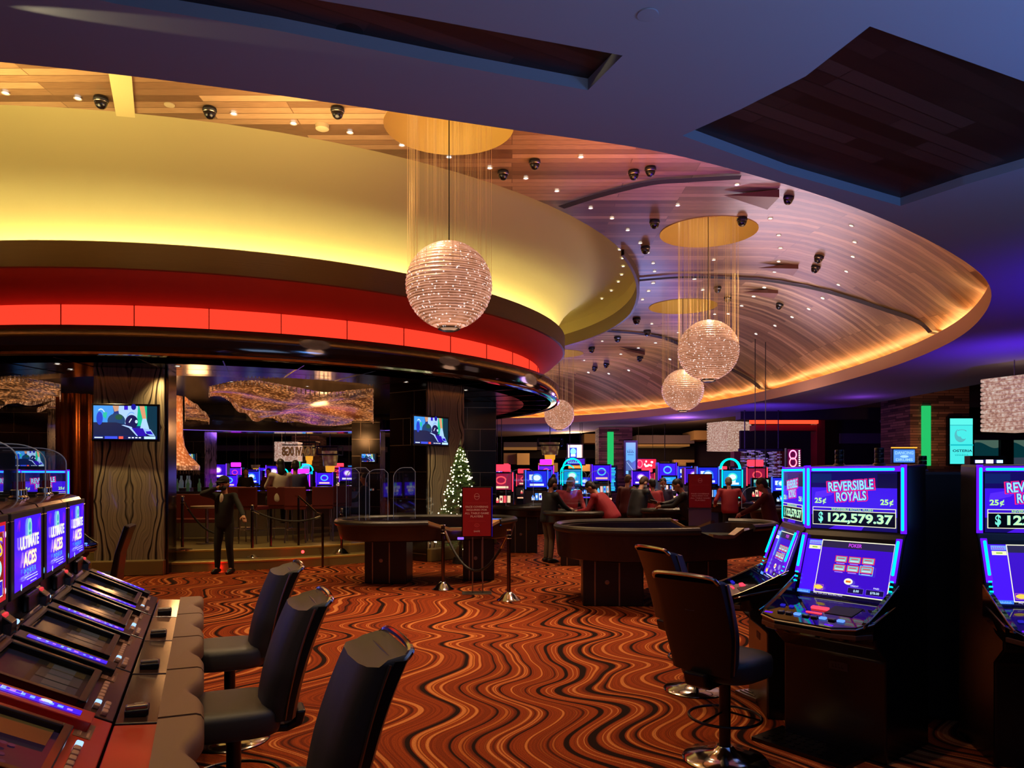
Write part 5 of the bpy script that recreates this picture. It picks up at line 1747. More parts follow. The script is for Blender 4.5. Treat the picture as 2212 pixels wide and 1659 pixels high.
PI2 = 3.5
def column(x, y, w_, rz, label, faces='marble', tile_faces=(), base=True, name='marble_column', z0=0.0, dp=None):
    dp = dp or w_
    t = empty(name, (x, y, z0), rz, label=label, cat='column')
    H = PI2 - z0
    m = MB(); m.box((0, 0, H / 2), (w_, dp, H)); m.build('shaft', MAT[faces], t, bevel=0.012)
    if base:
        m = MB(); m.box((0, -0.02, 0.13), (w_ * 1.02, dp + 0.16, 0.26)); m.build('plinth', MAT['bar_floor'], t, bevel=0.02)
    return t


def tile_side(t, w_, H, side, z0=0.0):
    "dark tiles with bright metal joints on one side of a column"
    m = MB()
    dx, dy = {'L': (-1, 0), 'F': (0, -1), 'R': (1, 0)}[side]
    d = w_ / 2 + 0.02
    sx, sy = (0.04, w_ * 0.99) if dx else (w_ * 0.99, 0.04)
    m.box((dx * d, dy * d, H / 2), (sx, sy, H)); tl = m.build('tile_cladding', MAT['tile'], t)
    rows = 6
    for r_ in range(rows + 1):
        z = 0.15 + (H - 0.3) * r_ / rows
        m = MB(); m.box((dx * (d + 0.022), dy * (d + 0.022), z), (0.008, sy, 0.014) if dx else (sx, 0.008, 0.014)); m.build('metal_joint', MAT['steel'], tl)
        if r_ < rows:
            for u in ((0.32,) if r_ % 2 else (0.62,)):
                o_ = (u - 0.5) * w_
                z2 = z + (H - 0.3) / rows / 2
                m = MB(); m.box((dx * (d + 0.022) + (0 if dx else o_), dy * (d + 0.022) + (o_ if dx else 0), z2), (0.01, 0.01, (H - 0.3) / rows)); m.build('metal_joint', MAT['steel'], tl)


c1 = column(-6.51, 12.80, 1.10, R(12), 'wide veined marble column carrying a television, left of the person on the phone', dp=0.7)
m = MB(); m.box((0.575, 0.0, 1.75), (0.05, 0.6, 3.5)); m.build('metal_edge', MAT['dark_chrome'], c1, bevel=0.01)
ang2 = math.atan2(15.0 - BC[1], -1.75 - BC[0])
c2 = column(-1.72, 15.15, 1.05, ang2 + PI / 2, 'dark column with tiled side and veined marble face, carrying the angled television')
tile_side(c2, 1.05, 3.5, 'L')
c3 = column(-0.95, 18.8, 1.05, R(4), 'dark tiled column right behind the Christmas tree')
tile_side(c3, 1.05, 3.5, 'F')
c4 = column(-13.1, 20.3, 1.2, R(10), 'dark column far left inside the bar with a small television', name='dark_column', base=False); tile_side(c4, 1.2, 3.5, 'F')
c5 = column(-10.9, 25.6, 1.0, R(0), 'dark column at the back of the bar beside the beaded trumpet', name='dark_column', base=False); tile_side(c5, 1.0, 3.5, 'F')
c6 = column(-4.62, 23.9, 0.9, R(0), 'dark column at the back of the bar left of the tiled pillar', name='dark_column', base=False); tile_side(c6, 0.9, 3.5, 'F')


def football(w_, h_):
    c = Canvas(w_, h_, (14, 40, 120), 0.0006)
    c.poly([(0, h_), (0, h_ * .5), (w_ * .2, h_ * .45), (w_ * .32, h_ * .8), (w_ * .3, h_)], (60, 150, 235)); c.rect(w_ * .60, h_ * .40, w_ * .86, h_, (20, 190, 140)); c.rect(w_ * .84, h_ * .1, w_, h_, (14, 50, 70))
    c.poly([(w_ * .38, h_), (w_ * .40, h_ * .75), (w_ * .5, h_ * .45), (w_ * .68, h_ * .5), (w_ * .7, h_)], (170, 205, 245)); c.rect(w_ * .48, h_ * .88, w_ * .54, h_, (50, 20, 200)); c.oval(w_ * .63, h_ * .97, w_ * .04, h_ * .09, (20, 20, 150))
    c.poly([(w_ * .3, h_), (w_ * .33, h_ * .82), (w_ * .39, h_ * .85), (w_ * .4, h_)], (200, 150, 120)); c.poly([(w_ * .72, h_), (w_ * .77, h_ * .62), (w_ * .83, h_ * .62), (w_ * .8, h_)], (220, 150, 110))
    c.poly([(w_ * .77, h_ * .62), (w_ * .73, h_ * .3), (w_ * .88, h_ * .3), (w_ * .83, h_ * .62)], (170, 210, 250)); c.poly([(w_ * .78, h_ * .33), (w_ * .82, h_ * .12), (w_ * .97, h_ * .1), (w_ * .9, h_ * .3)], (150, 190, 255)); c.poly([(w_ * .82, h_ * .24), (w_ * .84, h_ * .16), (w_ * .94, h_ * .15), (w_ * .9, h_ * .25)], (40, 16, 190))
    c.oval(w_ * .36, h_ * .55, w_ * .14, h_ * .22, (10, 60, 110)); c.oval(w_ * .40, h_ * .66, w_ * .06, h_ * .08, (20, 80, 60)); c.poly([(0, h_ * .1), (0, h_ * .5), (w_ * .35, h_ * .5), (w_ * .6, h_ * .4), (w_ * .9, h_ * .1)], (8, 24, 70))
    c.oval(w_ * .60, h_ * .52, w_ * .10, h_ * .21, (16, 14, 80)); c.oval(w_ * .675, h_ * .53, w_ * .022, h_ * .05, (190, 220, 255)); c.line(w_ * .56, h_ * .5, w_ * .60, h_ * .62, w_ * .016, (220, 235, 255)); c.arc(w_ * .6, h_ * .52, w_ * .09, w_ * .01, R(60), R(150), (120, 170, 250), sy=1.9)
    c.poly([(w_ * .44, h_ * .42), (w_ * .56, h_ * .34), (w_ * .68, h_ * .1), (w_ * .72, h_ * .1), (w_ * .6, h_ * .37), (w_ * .48, h_ * .43)], (170, 200, 255)); c.poly([(w_ * .6, h_ * .34), (w_ * .7, h_ * .1), (w_ * .84, h_ * .1), (w_ * .78, h_ * .33)], (40, 10, 170))
    c.oval(w_ * .10, h_ * .62, w_ * .05, h_ * .2, (20, 60, 200)); c.arc(w_ * .12, h_ * .6, w_ * .08, w_ * .01, R(20), R(120), (200, 230, 255), sy=2.2); c.poly([(w_ * .16, h_ * .8), (w_ * .22, h_ * .8), (w_ * .2, h_ * .6), (w_ * .15, h_ * .68)], (20, 190, 160))
    c.rect(0, 0, w_, h_ * .09, (6, 20, 80)); c.rect(w_ * .02, h_ * .03, w_ * .15, h_ * .065, (210, 230, 255)); c.rect(w_ * .18, h_ * .01, w_ * .38, h_ * .085, (60, 80, 230)); c.rect(w_ * .40, h_ * .01, w_ * .47, h_ * .085, (250, 90, 70))
    for i in range(4):
        c.rect(w_ * (.55 + i * .055), h_ * .03, w_ * (.585 + i * .055), h_ * .065, (230, 240, 255))
    c.rect(w_ * .8, h_ * .01, w_ * .98, h_ * .085, (190, 230, 250))
    return c


def tv(loc, rz, w_, label, group='televisions on the bar columns', depth=0.06):
    h_ = w_ * 0.565
    t = empty('television', loc, rz, label=label, cat='television', group=group)
    m = MB(); m.box((0, 0.01, 0), (w_ + 0.07, depth, h_ + 0.07)); m.build('bezel', MAT['black_plastic'], t, bevel=0.008)
    football(w_, h_).build('display', MAT['screen'], t, plane_M((-w_ / 2, -depth / 2 + 0.007, -h_ / 2), (1, 0, 0), (0, 0, 1)))
    m = MB(); m.box((0, 0.12, 0), (0.3, 0.2, 0.2)); m.build('wall_mount', MAT['black'], t)


p = P(272, 913, 12.3)
tv((p.x, p.y, p.z), R(10), 0.98, 'large television showing football on the wide marble column')
u2 = Vector((math.cos(ang2), math.sin(ang2)))
p = P(930, 931, 14.35)
tv((p.x, p.y, p.z), ang2 + PI / 2, 0.92, 'angled television showing football on the dark column near the tree')
p = P(66, 991, 19.4); tv((p.x, p.y, p.z), R(10), 0.70, 'small television far left behind the acrylic dividers')
p = P(408, 990, 24.9); tv((p.x, p.y, p.z), R(-10), 0.5, 'small television behind the beaded trumpet')
p = P(796, 989, 23.3); tv((p.x, p.y, p.z), R(0), 0.42, 'small television at the left edge of the tiled pillar')

# ribbed bronze column
t = empty('bronze_column', (-9.5, 16.2, 2 * STEP), label='dark bronze column of vertical folds left of the marble column', cat='column')
m = MB()
rings = []
for z in (0, 3.1):
    rings.append([((0.37 + 0.045 * math.sin(9 * a)) * math.cos(a), (0.37 + 0.045 * math.sin(9 * a)) * math.sin(a), z) for a in [2 * PI * i / 108 for i in range(108)]])
m.loft(rings)
m.build('folds', mat('bronze_folds', (150, 84, 34), 0.25, 0.85, bump=0.1, bscale=8), t, smooth=True)

# beaded trumpet
t = empty('beaded_trumpet', (-7.92, 17.0, 1.80), label='glittering bronze beaded column flaring like a trumpet over the bar', cat='chandelier')
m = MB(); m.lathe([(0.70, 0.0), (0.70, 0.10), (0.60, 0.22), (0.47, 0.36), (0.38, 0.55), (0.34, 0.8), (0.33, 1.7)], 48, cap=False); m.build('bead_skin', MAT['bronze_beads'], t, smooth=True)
rnd.seed(5)
m = MB()
for i in range(60):
    a = 2 * PI * i / 60
    m.tube([(0.69 * math.cos(a), 0.69 * math.sin(a), 0.02), (0.69 * math.cos(a), 0.69 * math.sin(a), -rnd.uniform(0.05, 0.12))], 0.010, 4)
m.build('fringe', MAT['steel'], t)['kind'] = 'stuff'
# bead ceilings: wavy sheets of hanging strands
def bead_sheet(pix, z, label, amp=0.10, k=0):
    pts = [Z(px, py, z) for px, py in pix]
    cx = sum(p.x for p in pts) / len(pts); cy = sum(p.y for p in pts) / len(pts)
    outer = [(p.x - cx, p.y - cy) for p in pts]
    P2, ed = [Vector(p) for p in outer], [(i, (i + 1) % len(outer)) for i in range(len(outer))]
    xs = [p[0] for p in outer]; ys = [p[1] for p in outer]
    st = 0.16
    x = min(xs)
    while x < max(xs):
        y = min(ys)
        while y < max(ys):
            if inside(outer, x, y):
                P2.append(Vector((x, y)))
            y += st
        x += st
    vs, es, fs = geometry.delaunay_2d_cdt(P2, ed, [], 0, 1e-5)[:3]
    keep = [tuple(f) for f in fs if inside(outer, sum(vs[i].x for i in f) / len(f), sum(vs[i].y for i in f) / len(f))]
    zz = lambda v: amp * math.sin(v.x * 1.7 + v.y * 1.1 + k) + amp * 0.6 * math.sin(v.y * 2.3 - v.x * 0.8 + k)
    m = MB(); m.add([(v.x, v.y, zz(v)) for v in vs], keep)
    t = empty('bead_ceiling', (cx, cy, z), label=label, cat='chandelier', group='amber bead ceilings of the bar')
    m.build('bead_sheet', MAT['amber_beads'], t, smooth=True)
    m = MB()
    n = len(outer)
    for i in range(n):
        a, b = Vector(outer[i]), Vector(outer[(i + 1) % n])
        q = max(1, int((b - a).length / 0.09))
        for j in range(q):
            c = a.lerp(b, j / q)
            m.tube([(c.x, c.y, zz(c)), (c.x, c.y, zz(c) - 0.10)], 0.012, 4)
    m.build('fringe', MAT['bronze_beads'], t)['kind'] = 'stuff'


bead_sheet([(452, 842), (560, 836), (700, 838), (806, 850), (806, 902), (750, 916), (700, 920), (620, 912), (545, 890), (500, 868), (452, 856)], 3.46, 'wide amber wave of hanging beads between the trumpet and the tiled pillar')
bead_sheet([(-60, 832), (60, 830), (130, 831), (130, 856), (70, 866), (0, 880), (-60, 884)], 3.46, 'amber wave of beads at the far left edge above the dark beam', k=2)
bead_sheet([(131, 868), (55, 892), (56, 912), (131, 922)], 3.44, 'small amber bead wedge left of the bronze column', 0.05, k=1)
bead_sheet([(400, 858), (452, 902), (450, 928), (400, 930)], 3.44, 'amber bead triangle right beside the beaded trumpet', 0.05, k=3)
for (x, y, z, p_) in ((-7, 16.5, 2.9, 26), (-9.5, 20.5, 2.9, 26), (-5.2, 20.5, 2.9, 26)):
    lamp('POINT', 'added_bar_fill', (x, y, z), p_ * 1.6, (255, 180, 110), 0.2)  # unseen point lamps added to lift the dark bar interior

# ring beam at the back, its violet chrome reflection drawn as a glowing line
m = MB()
a0, a1 = R(20), R(160)
def arcring(r, z, n=60): return [(r * math.cos(a0 + (a1 - a0) * i / n), r * math.sin(a0 + (a1 - a0) * i / n), z) for i in range(n + 1)]
m.loft([arcring(5.9, 0), arcring(6.9, 0), arcring(6.9, 0.34), arcring(5.9, 0.34), arcring(5.9, 0)], False, False, False)
tag(m.build('ring_beam', mat('beam_gloss', (30, 24, 40), 0.12, coat=1), loc=(BC[0], BC[1], 3.14), smooth=True), 'dark glossy curved beam closing the back of the bar ceiling', 'beam')
m = MB(); m.loft([arcring(5.88, 0), arcring(5.88, 0.02)], False, False, False)
tag(m.build('reflection_line', emit('violet_reflection', (150, 110, 255), 0.7), loc=(BC[0], BC[1], 3.135)), 'thin violet reflection drawn as a glowing line along the beam behind the bar', 'reflection')

# counter ring, bottles, stools, bench, tables
t = empty('bar_counter', (BC[0], BC[1], 2 * STEP), label='round bar counter with stone front in the middle of the bar', cat='bar counter')
m = MB(); m.lathe([(3.2, 0), (3.2, 0.95), (3.05, 0.95), (3.05, 0)], 72, cap=False); m.build('front', mat('counter_front', (96, 82, 70), 0.3, bump=0.2, bscale=5), t)
m = MB(); m.lathe([(2.7, 0.95), (3.45, 0.95), (3.45, 1.0), (2.7, 1.0), (2.7, 0.95)], 72, cap=False); m.build('worktop', MAT['gloss_black'], t, smooth=True)
m = MB(); m.T = Matrix.Translation((-1.0, -2.0, 0)); m.lathe([(0.55, 0), (0.55, 1.05), (0, 1.05)], 32); m.build('back_island', MAT['black'], t)
bt0 = None
rnd.seed(9)
glassm = [mat('bottle_glass_%s' % n, c, 0.1, em=c, es=0.15) for n, c in (('a', (120, 140, 150)), ('b', (150, 90, 40)), ('c', (60, 90, 70)))]
for i in range(26):
    if i < 14:
        px, Y_, z = 356 + i * 5.0, 18.2 + rnd.uniform(-0.2, 0.2), 2 * STEP + 1.05
        lab, grp = 'bottle on the back island under the beaded trumpet', 'bottles under the beaded trumpet'
        x = BC[0] - 1.0 + 0.47 * math.cos(i * 2 * PI / 14); y = BC[1] - 2.0 + 0.47 * math.sin(i * 2 * PI / 14)
    else:
        a = R(232 + (i - 14) * 4.6)
        x, y, z = BC[0] + 3.05 * math.cos(a), BC[1] + 3.05 * math.sin(a), 2 * STEP + 1.0
        lab, grp = 'small bottle standing on the near side of the round bar counter', 'bottles on the bar counter'
    if i in (0, 14):
        m = MB(); h = rnd.uniform(0.26, 0.32); m.lathe([(0, 0), (0.036, 0), (0.038, 0.01), (0.038, h * 0.55), (0.014, h * 0.72), (0.014, h), (0, h)], 12)
        bt0 = m.build('bottle', glassm[i % 3], smooth=True)
        o = bt0
    else:
        o = bt0.copy(); COL.objects.link(o)
    o.location = (x, y, z)
    tag(o, lab, 'bottle', grp)

MAT['red_seat'] = mat('dark_red_seat', (92, 24, 18), 0.5)
def make_barstool():
    t = empty('bar_stool')
    for sx in (-1, 1):
        for sy in (-1, 1):
            m = MB(); m.tube([(sx * 0.20, sy * 0.20, 0), (sx * 0.17, sy * 0.17, 0.72)], 0.014, 6); m.build('leg', MAT['steel'], t)
    m = MB(); m.tube([(-0.19, -0.19, 0.28), (0.19, -0.19, 0.28), (0.19, 0.19, 0.28), (-0.19, 0.19, 0.28)], 0.01, 6, True); m.build('foot_rail', MAT['steel'], t)
    m = MB(); m.box((0, 0, 0.76), (0.42, 0.42, 0.09)); m.build('seat', MAT['red_seat'], t, bevel=0.02)
    m = MB(); m.box((0, -0.2, 1.0), (0.42, 0.06, 0.42)); m.build('backrest', MAT['red_seat'], t, bevel=0.02)
    return t


bs0 = make_barstool()
BST = [(640, 14.9, 10, 'red-backed bar stool behind the seated person in white'), (606, 15.3, 0, 'bar stool under the seated person in white'), (695, 15.2, 20, 'red-backed bar stool right of the seated pair'), (548, 14.7, -15, 'red-backed bar stool right of the stanchion on the step'),
       (523, 15.2, -10, 'red-backed bar stool behind the person on the phone'), (735, 16.4, 25, 'bar stool near the violet lit machines behind the bar')]
for k, (px, Y_, a, lab) in enumerate(BST):
    o = bs0 if k == 0 else copy_tree(bs0)
    o.location = ((px - HX) / FPX * Y_, Y_, 2 * STEP); o.rotation_euler = (0, 0, R(a)); o.scale = (1, 1, 0.92)
    tag(o, lab, 'bar stool', 'red bar stools')
t = empty('bench', ((425 - HX) / FPX * 15.2, 15.2, 2 * STEP), R(3), label='dark red slatted bench left of the person on the phone', cat='bench')
m = MB(); m.box((0, 0, 0.42), (1.0, 0.45, 0.08)); m.build('seat', MAT['red_seat'], t, bevel=0.01)
m = MB(); m.box((0, 0.2, 0.70), (1.0, 0.05, 0.5)); m.build('backrest', MAT['red_seat'], t, bevel=0.01)
for sx in (-0.45, 0.45):
    for sy in (-0.18, 0.18):
        m = MB(); m.box((sx, sy, 0.19), (0.05, 0.05, 0.38)); m.build('leg', MAT['steel'], t)
t = empty('round_table', ((447 - HX) / FPX * 14.6, 14.6, 2 * STEP), label='small table with pale top beside the red bench', cat='table')
m = MB(); m.lathe([(0, 0.70), (0.3, 0.70), (0.3, 0.74), (0, 0.74)], 28); m.build('tabletop', mat('pale_top', (150, 130, 110), 0.3), t)
m = MB(); m.tube([(0, 0, 0), (0, 0, 0.7)], 0.03, 10); m.build('post', MAT['steel'], t)
m = MB(); m.lathe([(0, 0), (0.2, 0), (0.2, 0.015), (0, 0.02)], 24); m.build('base', MAT['steel'], t)
# dark chair behind the left machines
t = empty('side_chair', ((214 - HX) / FPX * 8.6, 8.6, 0), R(108), label='dark high-backed chair between the left machines and the marble column', cat='chair')
m = MB(); m.box((0, 0, 0.5), (0.45, 0.45, 0.1)); m.build('seat', MAT['leather_back'], t, bevel=0.02)
m = MB(); m.loft([[(-0.22, -0.22, 0.5), (0.22, -0.22, 0.5), (0.22, -0.14, 0.5), (-0.22, -0.14, 0.5)], [(-0.22, -0.26, 0.8), (0.22, -0.26, 0.8), (0.22, -0.2, 0.8), (-0.22, -0.2, 0.8)], [(-0.23, -0.36, 1.10), (0.23, -0.36, 1.10), (0.23, -0.3, 1.12), (-0.23, -0.3, 1.12)]]); m.build('backrest', MAT['leather_back'], t, bevel=0.015)
m = MB(); m.tube([(0, 0, 0), (0, 0, 0.46)], 0.035, 10); m.build('post', MAT['dark_metal'], t)
m = MB(); m.lathe([(0, 0), (0.22, 0), (0.2, 0.02), (0, 0.04)], 24); m.build('base', MAT['chrome'], t)

# Christmas tree with white lights
rnd.seed(21)
q = P(995, 1105, 14.2)
t = empty('christmas_tree', (q.x, q.y, 0), label='slim green Christmas tree covered in small white lights', cat='tree')
m = MB(); m.tube([(0, 0, 0), (0, 0, 2.15)], [0.035, 0.012], 8); m.build('trunk', mat('bark', (52, 38, 26), 0.9), t)
m = MB(); m.lathe([(0, 0), (0.16, 0), (0.13, 0.12), (0, 0.12)], 16); m.build('stand', MAT['black'], t)
m = MB()
HT = 2.28
tips = []
for i in range(1300):
    u = rnd.random() ** 0.8
    z = 0.35 + (HT - 0.40) * u
    rr = 0.50 * (1 - u) ** 0.8 + 0.03
    a = rnd.random() * 2 * PI
    l_ = rr * rnd.uniform(0.75, 1.08)
    b0 = Vector((0.12 * l_ * math.cos(a), 0.12 * l_ * math.sin(a), z + 0.03)); b1 = Vector((l_ * math.cos(a), l_ * math.sin(a), z - 0.05 + rnd.uniform(-0.02, 0.02)))
    d = (b1 - b0).normalized(); s_ = d.cross(Vector((0, 0, 1))).normalized(); un = s_.cross(d)
    tips.append(b1)
    for q_ in range(7):
        c = b0.lerp(b1, 0.35 + 0.65 * q_ / 6)
        for sg in (-1, 1):
            e = c + s_ * sg * 0.042 + d * 0.035 + un * rnd.uniform(-0.02, 0.025)
            w_ = d * 0.007
            m.add([c - w_, c + w_, e], [(0, 1, 2)])
m.build('foliage', mat('needles', (70, 110, 50), 0.8), t)
m = MB()
for i in range(260):
    b1 = tips[rnd.randrange(len(tips))] * 1.0
    m.ball((b1.x * 1.03, b1.y * 1.03, b1.z), 0.013, 6, 4)
m.build('fairy_lights', emit('fairy', (255, 238, 196), 6), t)['kind'] = 'stuff'
m = MB(); m.lathe([(0, 0), (0.03, 0.03), (0.01, 0.1), (0, 0.16)], 8, (0, 0, 2.24)); m.build('topper', mat('topper', (60, 60, 40), 0.5), t)

# small downlights in the canopy underside
for k, (px, py) in enumerate([(124, 786), (152, 798), (384, 791), (500, 824), (664, 834), (877, 825), (1006, 843)]):
    p = Z(px, py, 3.5)
    d_ = math.hypot(p.x - BC[0], p.y - BC[1])
    z_ = 3.497 if d_ > 6.1 else 3.595
    p = Z(px, py, z_)
    o = copy_tree(dl0)
    o.location = (p.x, p.y, z_); o.rotation_euler = (0, 0, 0); o.scale = (0.9, 0.9, 0.9)
    tag(o, 'small downlight in the dark underside of the bar canopy, ' + ['above the bronze column', 'beside the marble column', 'right of the marble column', 'above the wide amber beads', 'left of the tiled pillar', 'above the tiled pillar', 'near the canopy tip'][k], 'downlight', 'downlights under the bar canopy')
# ------------------------------------------------------------ people
MAT['skin'] = mat('skin', (176, 124, 98), 0.55)
MAT['skin_pale'] = mat('skin_pale', (206, 158, 132), 0.55)
MAT['cloth_black'] = mat('cloth_black', (5, 5, 6), 0.8)
MAT['suit_black'] = mat('suit_black', (14, 14, 18), 0.6)
MAT['cloth_red'] = mat('cloth_red', (140, 22, 38), 0.75)
MAT['cloth_dark_red'] = mat('cloth_dark_red', (74, 14, 22), 0.75)
MAT['cloth_white'] = mat('cloth_white', (196, 186, 170), 0.8)
MAT['cloth_blue'] = mat('cloth_blue', (54, 54, 92), 0.8)
MAT['khaki'] = mat('khaki', (86, 68, 54), 0.8)
MAT['hair_dark'] = mat('hair_dark', (16, 12, 11), 0.5)
MAT['hair_grey'] = mat('hair_grey', (110, 98, 88), 0.6)
MAT['hair_brown'] = mat('hair_brown', (70, 48, 34), 0.6)
MAT['mask_blue'] = mat('mask_blue', (170, 190, 215), 0.8)
MAT['mask_black'] = mat('mask_black', (14, 14, 16), 0.8)
MAT['shoe'] = mat('shoe', (12, 11, 11), 0.4)
MAT['eye'] = mat('eye', (14, 10, 10), 0.2)


def capsule(m, p0, p1, r0, r1, seg=10):
    p0, p1 = Vector(p0), Vector(p1)
    m.tube([p0, p1], [r0, r1], seg)
    m.ball(p0, r0, seg, 8)
    m.ball(p1, r1, seg, 8)


def fuse(m, name, material, parent, voxel, smooth_it=2):
    "melt overlapping shapes into one continuous skin"
    me = bpy.data.meshes.new('tmp')
    me.from_pydata(m.v, [], m.f)
    o = bpy.data.objects.new('tmp', me)
    COL.objects.link(o)
    md = o.modifiers.new('r', 'REMESH'); md.mode = 'VOXEL'; md.voxel_size = voxel
    if smooth_it:
        ms = o.modifiers.new('s', 'SMOOTH'); ms.iterations = smooth_it; ms.factor = 0.5
    dg = bpy.context.evaluated_depsgraph_get()
    dg.update()
    new = bpy.data.meshes.new_from_object(o.evaluated_get(dg))
    bpy.data.objects.remove(o)
    # keep only the largest connected piece
    bm = bmesh.new(); bm.from_mesh(new)
    seen, best = set(), []
    for v in bm.verts:
        if v.index in seen:
            continue
        st, comp = [v], []
        seen.add(v.index)
        while st:
            a = st.pop(); comp.append(a)
            for e in a.link_edges:
                b = e.other_vert(a)
                if b.index not in seen:
                    seen.add(b.index); st.append(b)
        if len(comp) > len(best):
            best = comp
    keep = set(v.index for v in best)
    bmesh.ops.delete(bm, geom=[v for v in bm.verts if v.index not in keep], context='VERTS')
    for f in bm.faces:
        f.smooth = True
    bm.to_mesh(new); bm.free()
    new.name = name
    new.materials.clear(); new.materials.append(material)
    return link(bpy.data.objects.new(name, new), parent)


def ik(S, T, a, b, pole):
    S, T = Vector(S), Vector(T)
    d = T - S
    L_ = min(d.length, (a + b) * 0.985)
    u = d.normalized()
    T = S + u * L_
    x = (a * a - b * b + L_ * L_) / (2 * L_)
    h = math.sqrt(max(0.0, a * a - x * x))
    p = Vector(pole) - u * Vector(pole).dot(u)
    p.normalize()
    return S + u * x + p * h, T


def human(label, loc, rz, H=1.72, lean=0, rh=(0.24, 0.05, 0.80), lh=(-0.24, 0.05, 0.80), head=(0, 0), seated=0.0, top='cloth_black', legs='cloth_black', hair='hair_dark', hairstyle='short',
          mask=None, skin='skin', fat=1.0, group=None, stance=0.11, phone=False, voxel=0.013, shirt=None, cap=False, walk=0.0, grip=0.6):
    s = H / 1.75
    t_mb = MB()
    hipz = 0.93 * s if not seated else seated
    hip = Vector((0, 0, hipz))
    UP = Matrix.Translation(hip) @ Matrix.Rotation(R(-lean), 4, 'X') @ Matrix.Translation(-Vector((0, 0, 0.93 * s)))
    def U(x, y, z):
        return UP @ Vector((x * s, y * s, z * s))
    # skeleton
    sh = [U(0.185 * fat, 0, 1.43), U(-0.185 * fat, 0, 1.43)]
    hp = [hip + Vector((0.09 * s, 0, -0.02)), hip + Vector((-0.09 * s, 0, -0.02))]
    if seated:
        kn = [hip + Vector((0.15, 0.42 * s, 0.0)), hip + Vector((-0.15, 0.42 * s, 0.0))]
        an = [Vector((0.14, 0.36 * s, max(0.09, seated - 0.45))), Vector((-0.14, 0.30 * s, max(0.09, seated - 0.45)))]
    else:
        an = [Vector((stance, walk, 0.085 * s)), Vector((-stance, -walk, 0.085 * s))]
        kn = [(hp[i] + an[i]) / 2 + Vector((0, 0.035, 0.02)) for i in (0, 1)]
    hands = [Vector(rh), Vector(lh)]
    el, wr = [], []
    for i, sg in enumerate((1, -1)):
        e, w_ = ik(sh[i], hands[i], 0.285 * s, 0.25 * s, (sg * 0.5, -0.45, -0.8))
        el.append(e); wr.append(w_)
    neck = U(0, -0.005, 1.49)
    HM = UP @ Matrix.Translation(Vector((0, 0, 1.53 * s))) @ Matrix.Rotation(R(head[1]), 4, 'Z') @ Matrix.Rotation(R(-head[0]), 4, 'X')
    def torso(m, g, top_only=False):
        g = g * 1.5 if g > 0 else g
        m.T = UP
        rg = []
        for z, rx, ry, yo in ((0.84, 0.13, 0.10, 0), (0.90, 0.155, 0.115, 0), (0.98, 0.160, 0.118, 0.005), (1.08, 0.152, 0.116 * fat ** 0.5, 0.014), (1.20, 0.158, 0.115 * fat ** 0.3, 0.010), (1.32, 0.166, 0.108, 0.004), (1.40, 0.150, 0.092, -0.004), (1.46, 0.10, 0.07, -0.008)):
            rg.append([((rx + g) * (1 + (fat - 1) * 0.8) * s * math.cos(a), yo + (ry + g) * fat * s * math.sin(a), z * s) for a in [2 * PI * q / 20 for q in range(20)]])
        m.loft(rg)
        m.ball((0, -0.01, 1.42 * s), 1, 12, 8, ((0.12 + g) * s, (0.07 + g) * s, 0.07 * s))
        m.T = Matrix.Identity(4)
        for i in (0, 1):
            capsule(m, U((0.12 if i == 0 else -0.12), 0, 1.42), sh[i], (0.055 + g) * s, (0.058 + g) * s)
    def arms(m, g, to=1.0):
        for i in (0, 1):
            capsule(m, sh[i], el[i], (0.052 + g) * s, (0.042 + g) * s)
            capsule(m, el[i], el[i].lerp(wr[i], to), (0.042 + g) * s, (0.030 + g) * s)
    def leg(m, g, to=1.0):
        for i in (0, 1):
            capsule(m, hp[i], kn[i], (0.085 + g) * s, (0.058 + g) * s)
            capsule(m, kn[i], kn[i].lerp(an[i], to), (0.056 + g) * s, (0.040 + g) * s)
        m.ball(hip, 1, 14, 10, ((0.155 + g) * fat * s, (0.115 + g) * s * fat, 0.12 * s))
    # bare body with hands and head
    m = MB()
    torso(m, -0.012); arms(m, -0.006); leg(m, -0.008)
    capsule(m, U(0, -0.01, 1.42), HM @ Vector((0, -0.005, 0.05)), 0.055 * s, 0.052 * s)
    m.T = HM
    m.ball((0, 0.0, 0.145), 1, 16, 12, (0.076, 0.096, 0.105))
    m.ball((0, 0.030, 0.085), 1, 14, 10, (0.058, 0.066, 0.072))
    m.ball((0, 0.062, 0.045), 1, 10, 8, (0.032, 0.028, 0.024))
    m.ball((0, 0.105, 0.098), 1, 8, 6, (0.014, 0.022, 0.026))
    for sg in (-1, 1):
        m.ball((sg * 0.079, -0.002, 0.115), 1, 8, 6, (0.010, 0.02, 0.032))
    m.T = Matrix.Identity(4)
    for i, sg in enumerate((1, -1)):
        d = (wr[i] - el[i]).normalized()
        sd = d.cross(Vector((0, 0, 1)))
        sd = sd.normalized() if sd.length > 0.2 else Vector((1, 0, 0))
        un = sd.cross(d)
        pc = wr[i] + d * 0.045
        m.tube([wr[i] - d * 0.02, wr[i] + d * 0.03, wr[i] + d * 0.085], [0.026, 0.034, 0.032], 10)
        m.ball(pc, 0.034, 10, 6)
        for k in range(4):
            b0 = wr[i] + d * 0.075 + sd * (k - 1.5) * 0.019
            cu = grip * (1 + 0.12 * k)
            ln = (0.036, 0.042, 0.038, 0.030)[k]
            b1 = b0 + (d * math.cos(cu * 0.6) - un * math.sin(cu * 0.6)) * ln
            b2 = b1 + (d * math.cos(cu * 1.5) - un * math.sin(cu * 1.5)) * ln * 0.85
            capsule(m, b0, b1, 0.0105, 0.0098, 8); capsule(m, b1, b2, 0.0098, 0.0085, 8)
        b0 = wr[i] + d * 0.02 - sd * sg * 0.028
        b1 = b0 + (d * 0.6 - sd * sg * 0.7 - un * 0.3).normalized() * 0.045
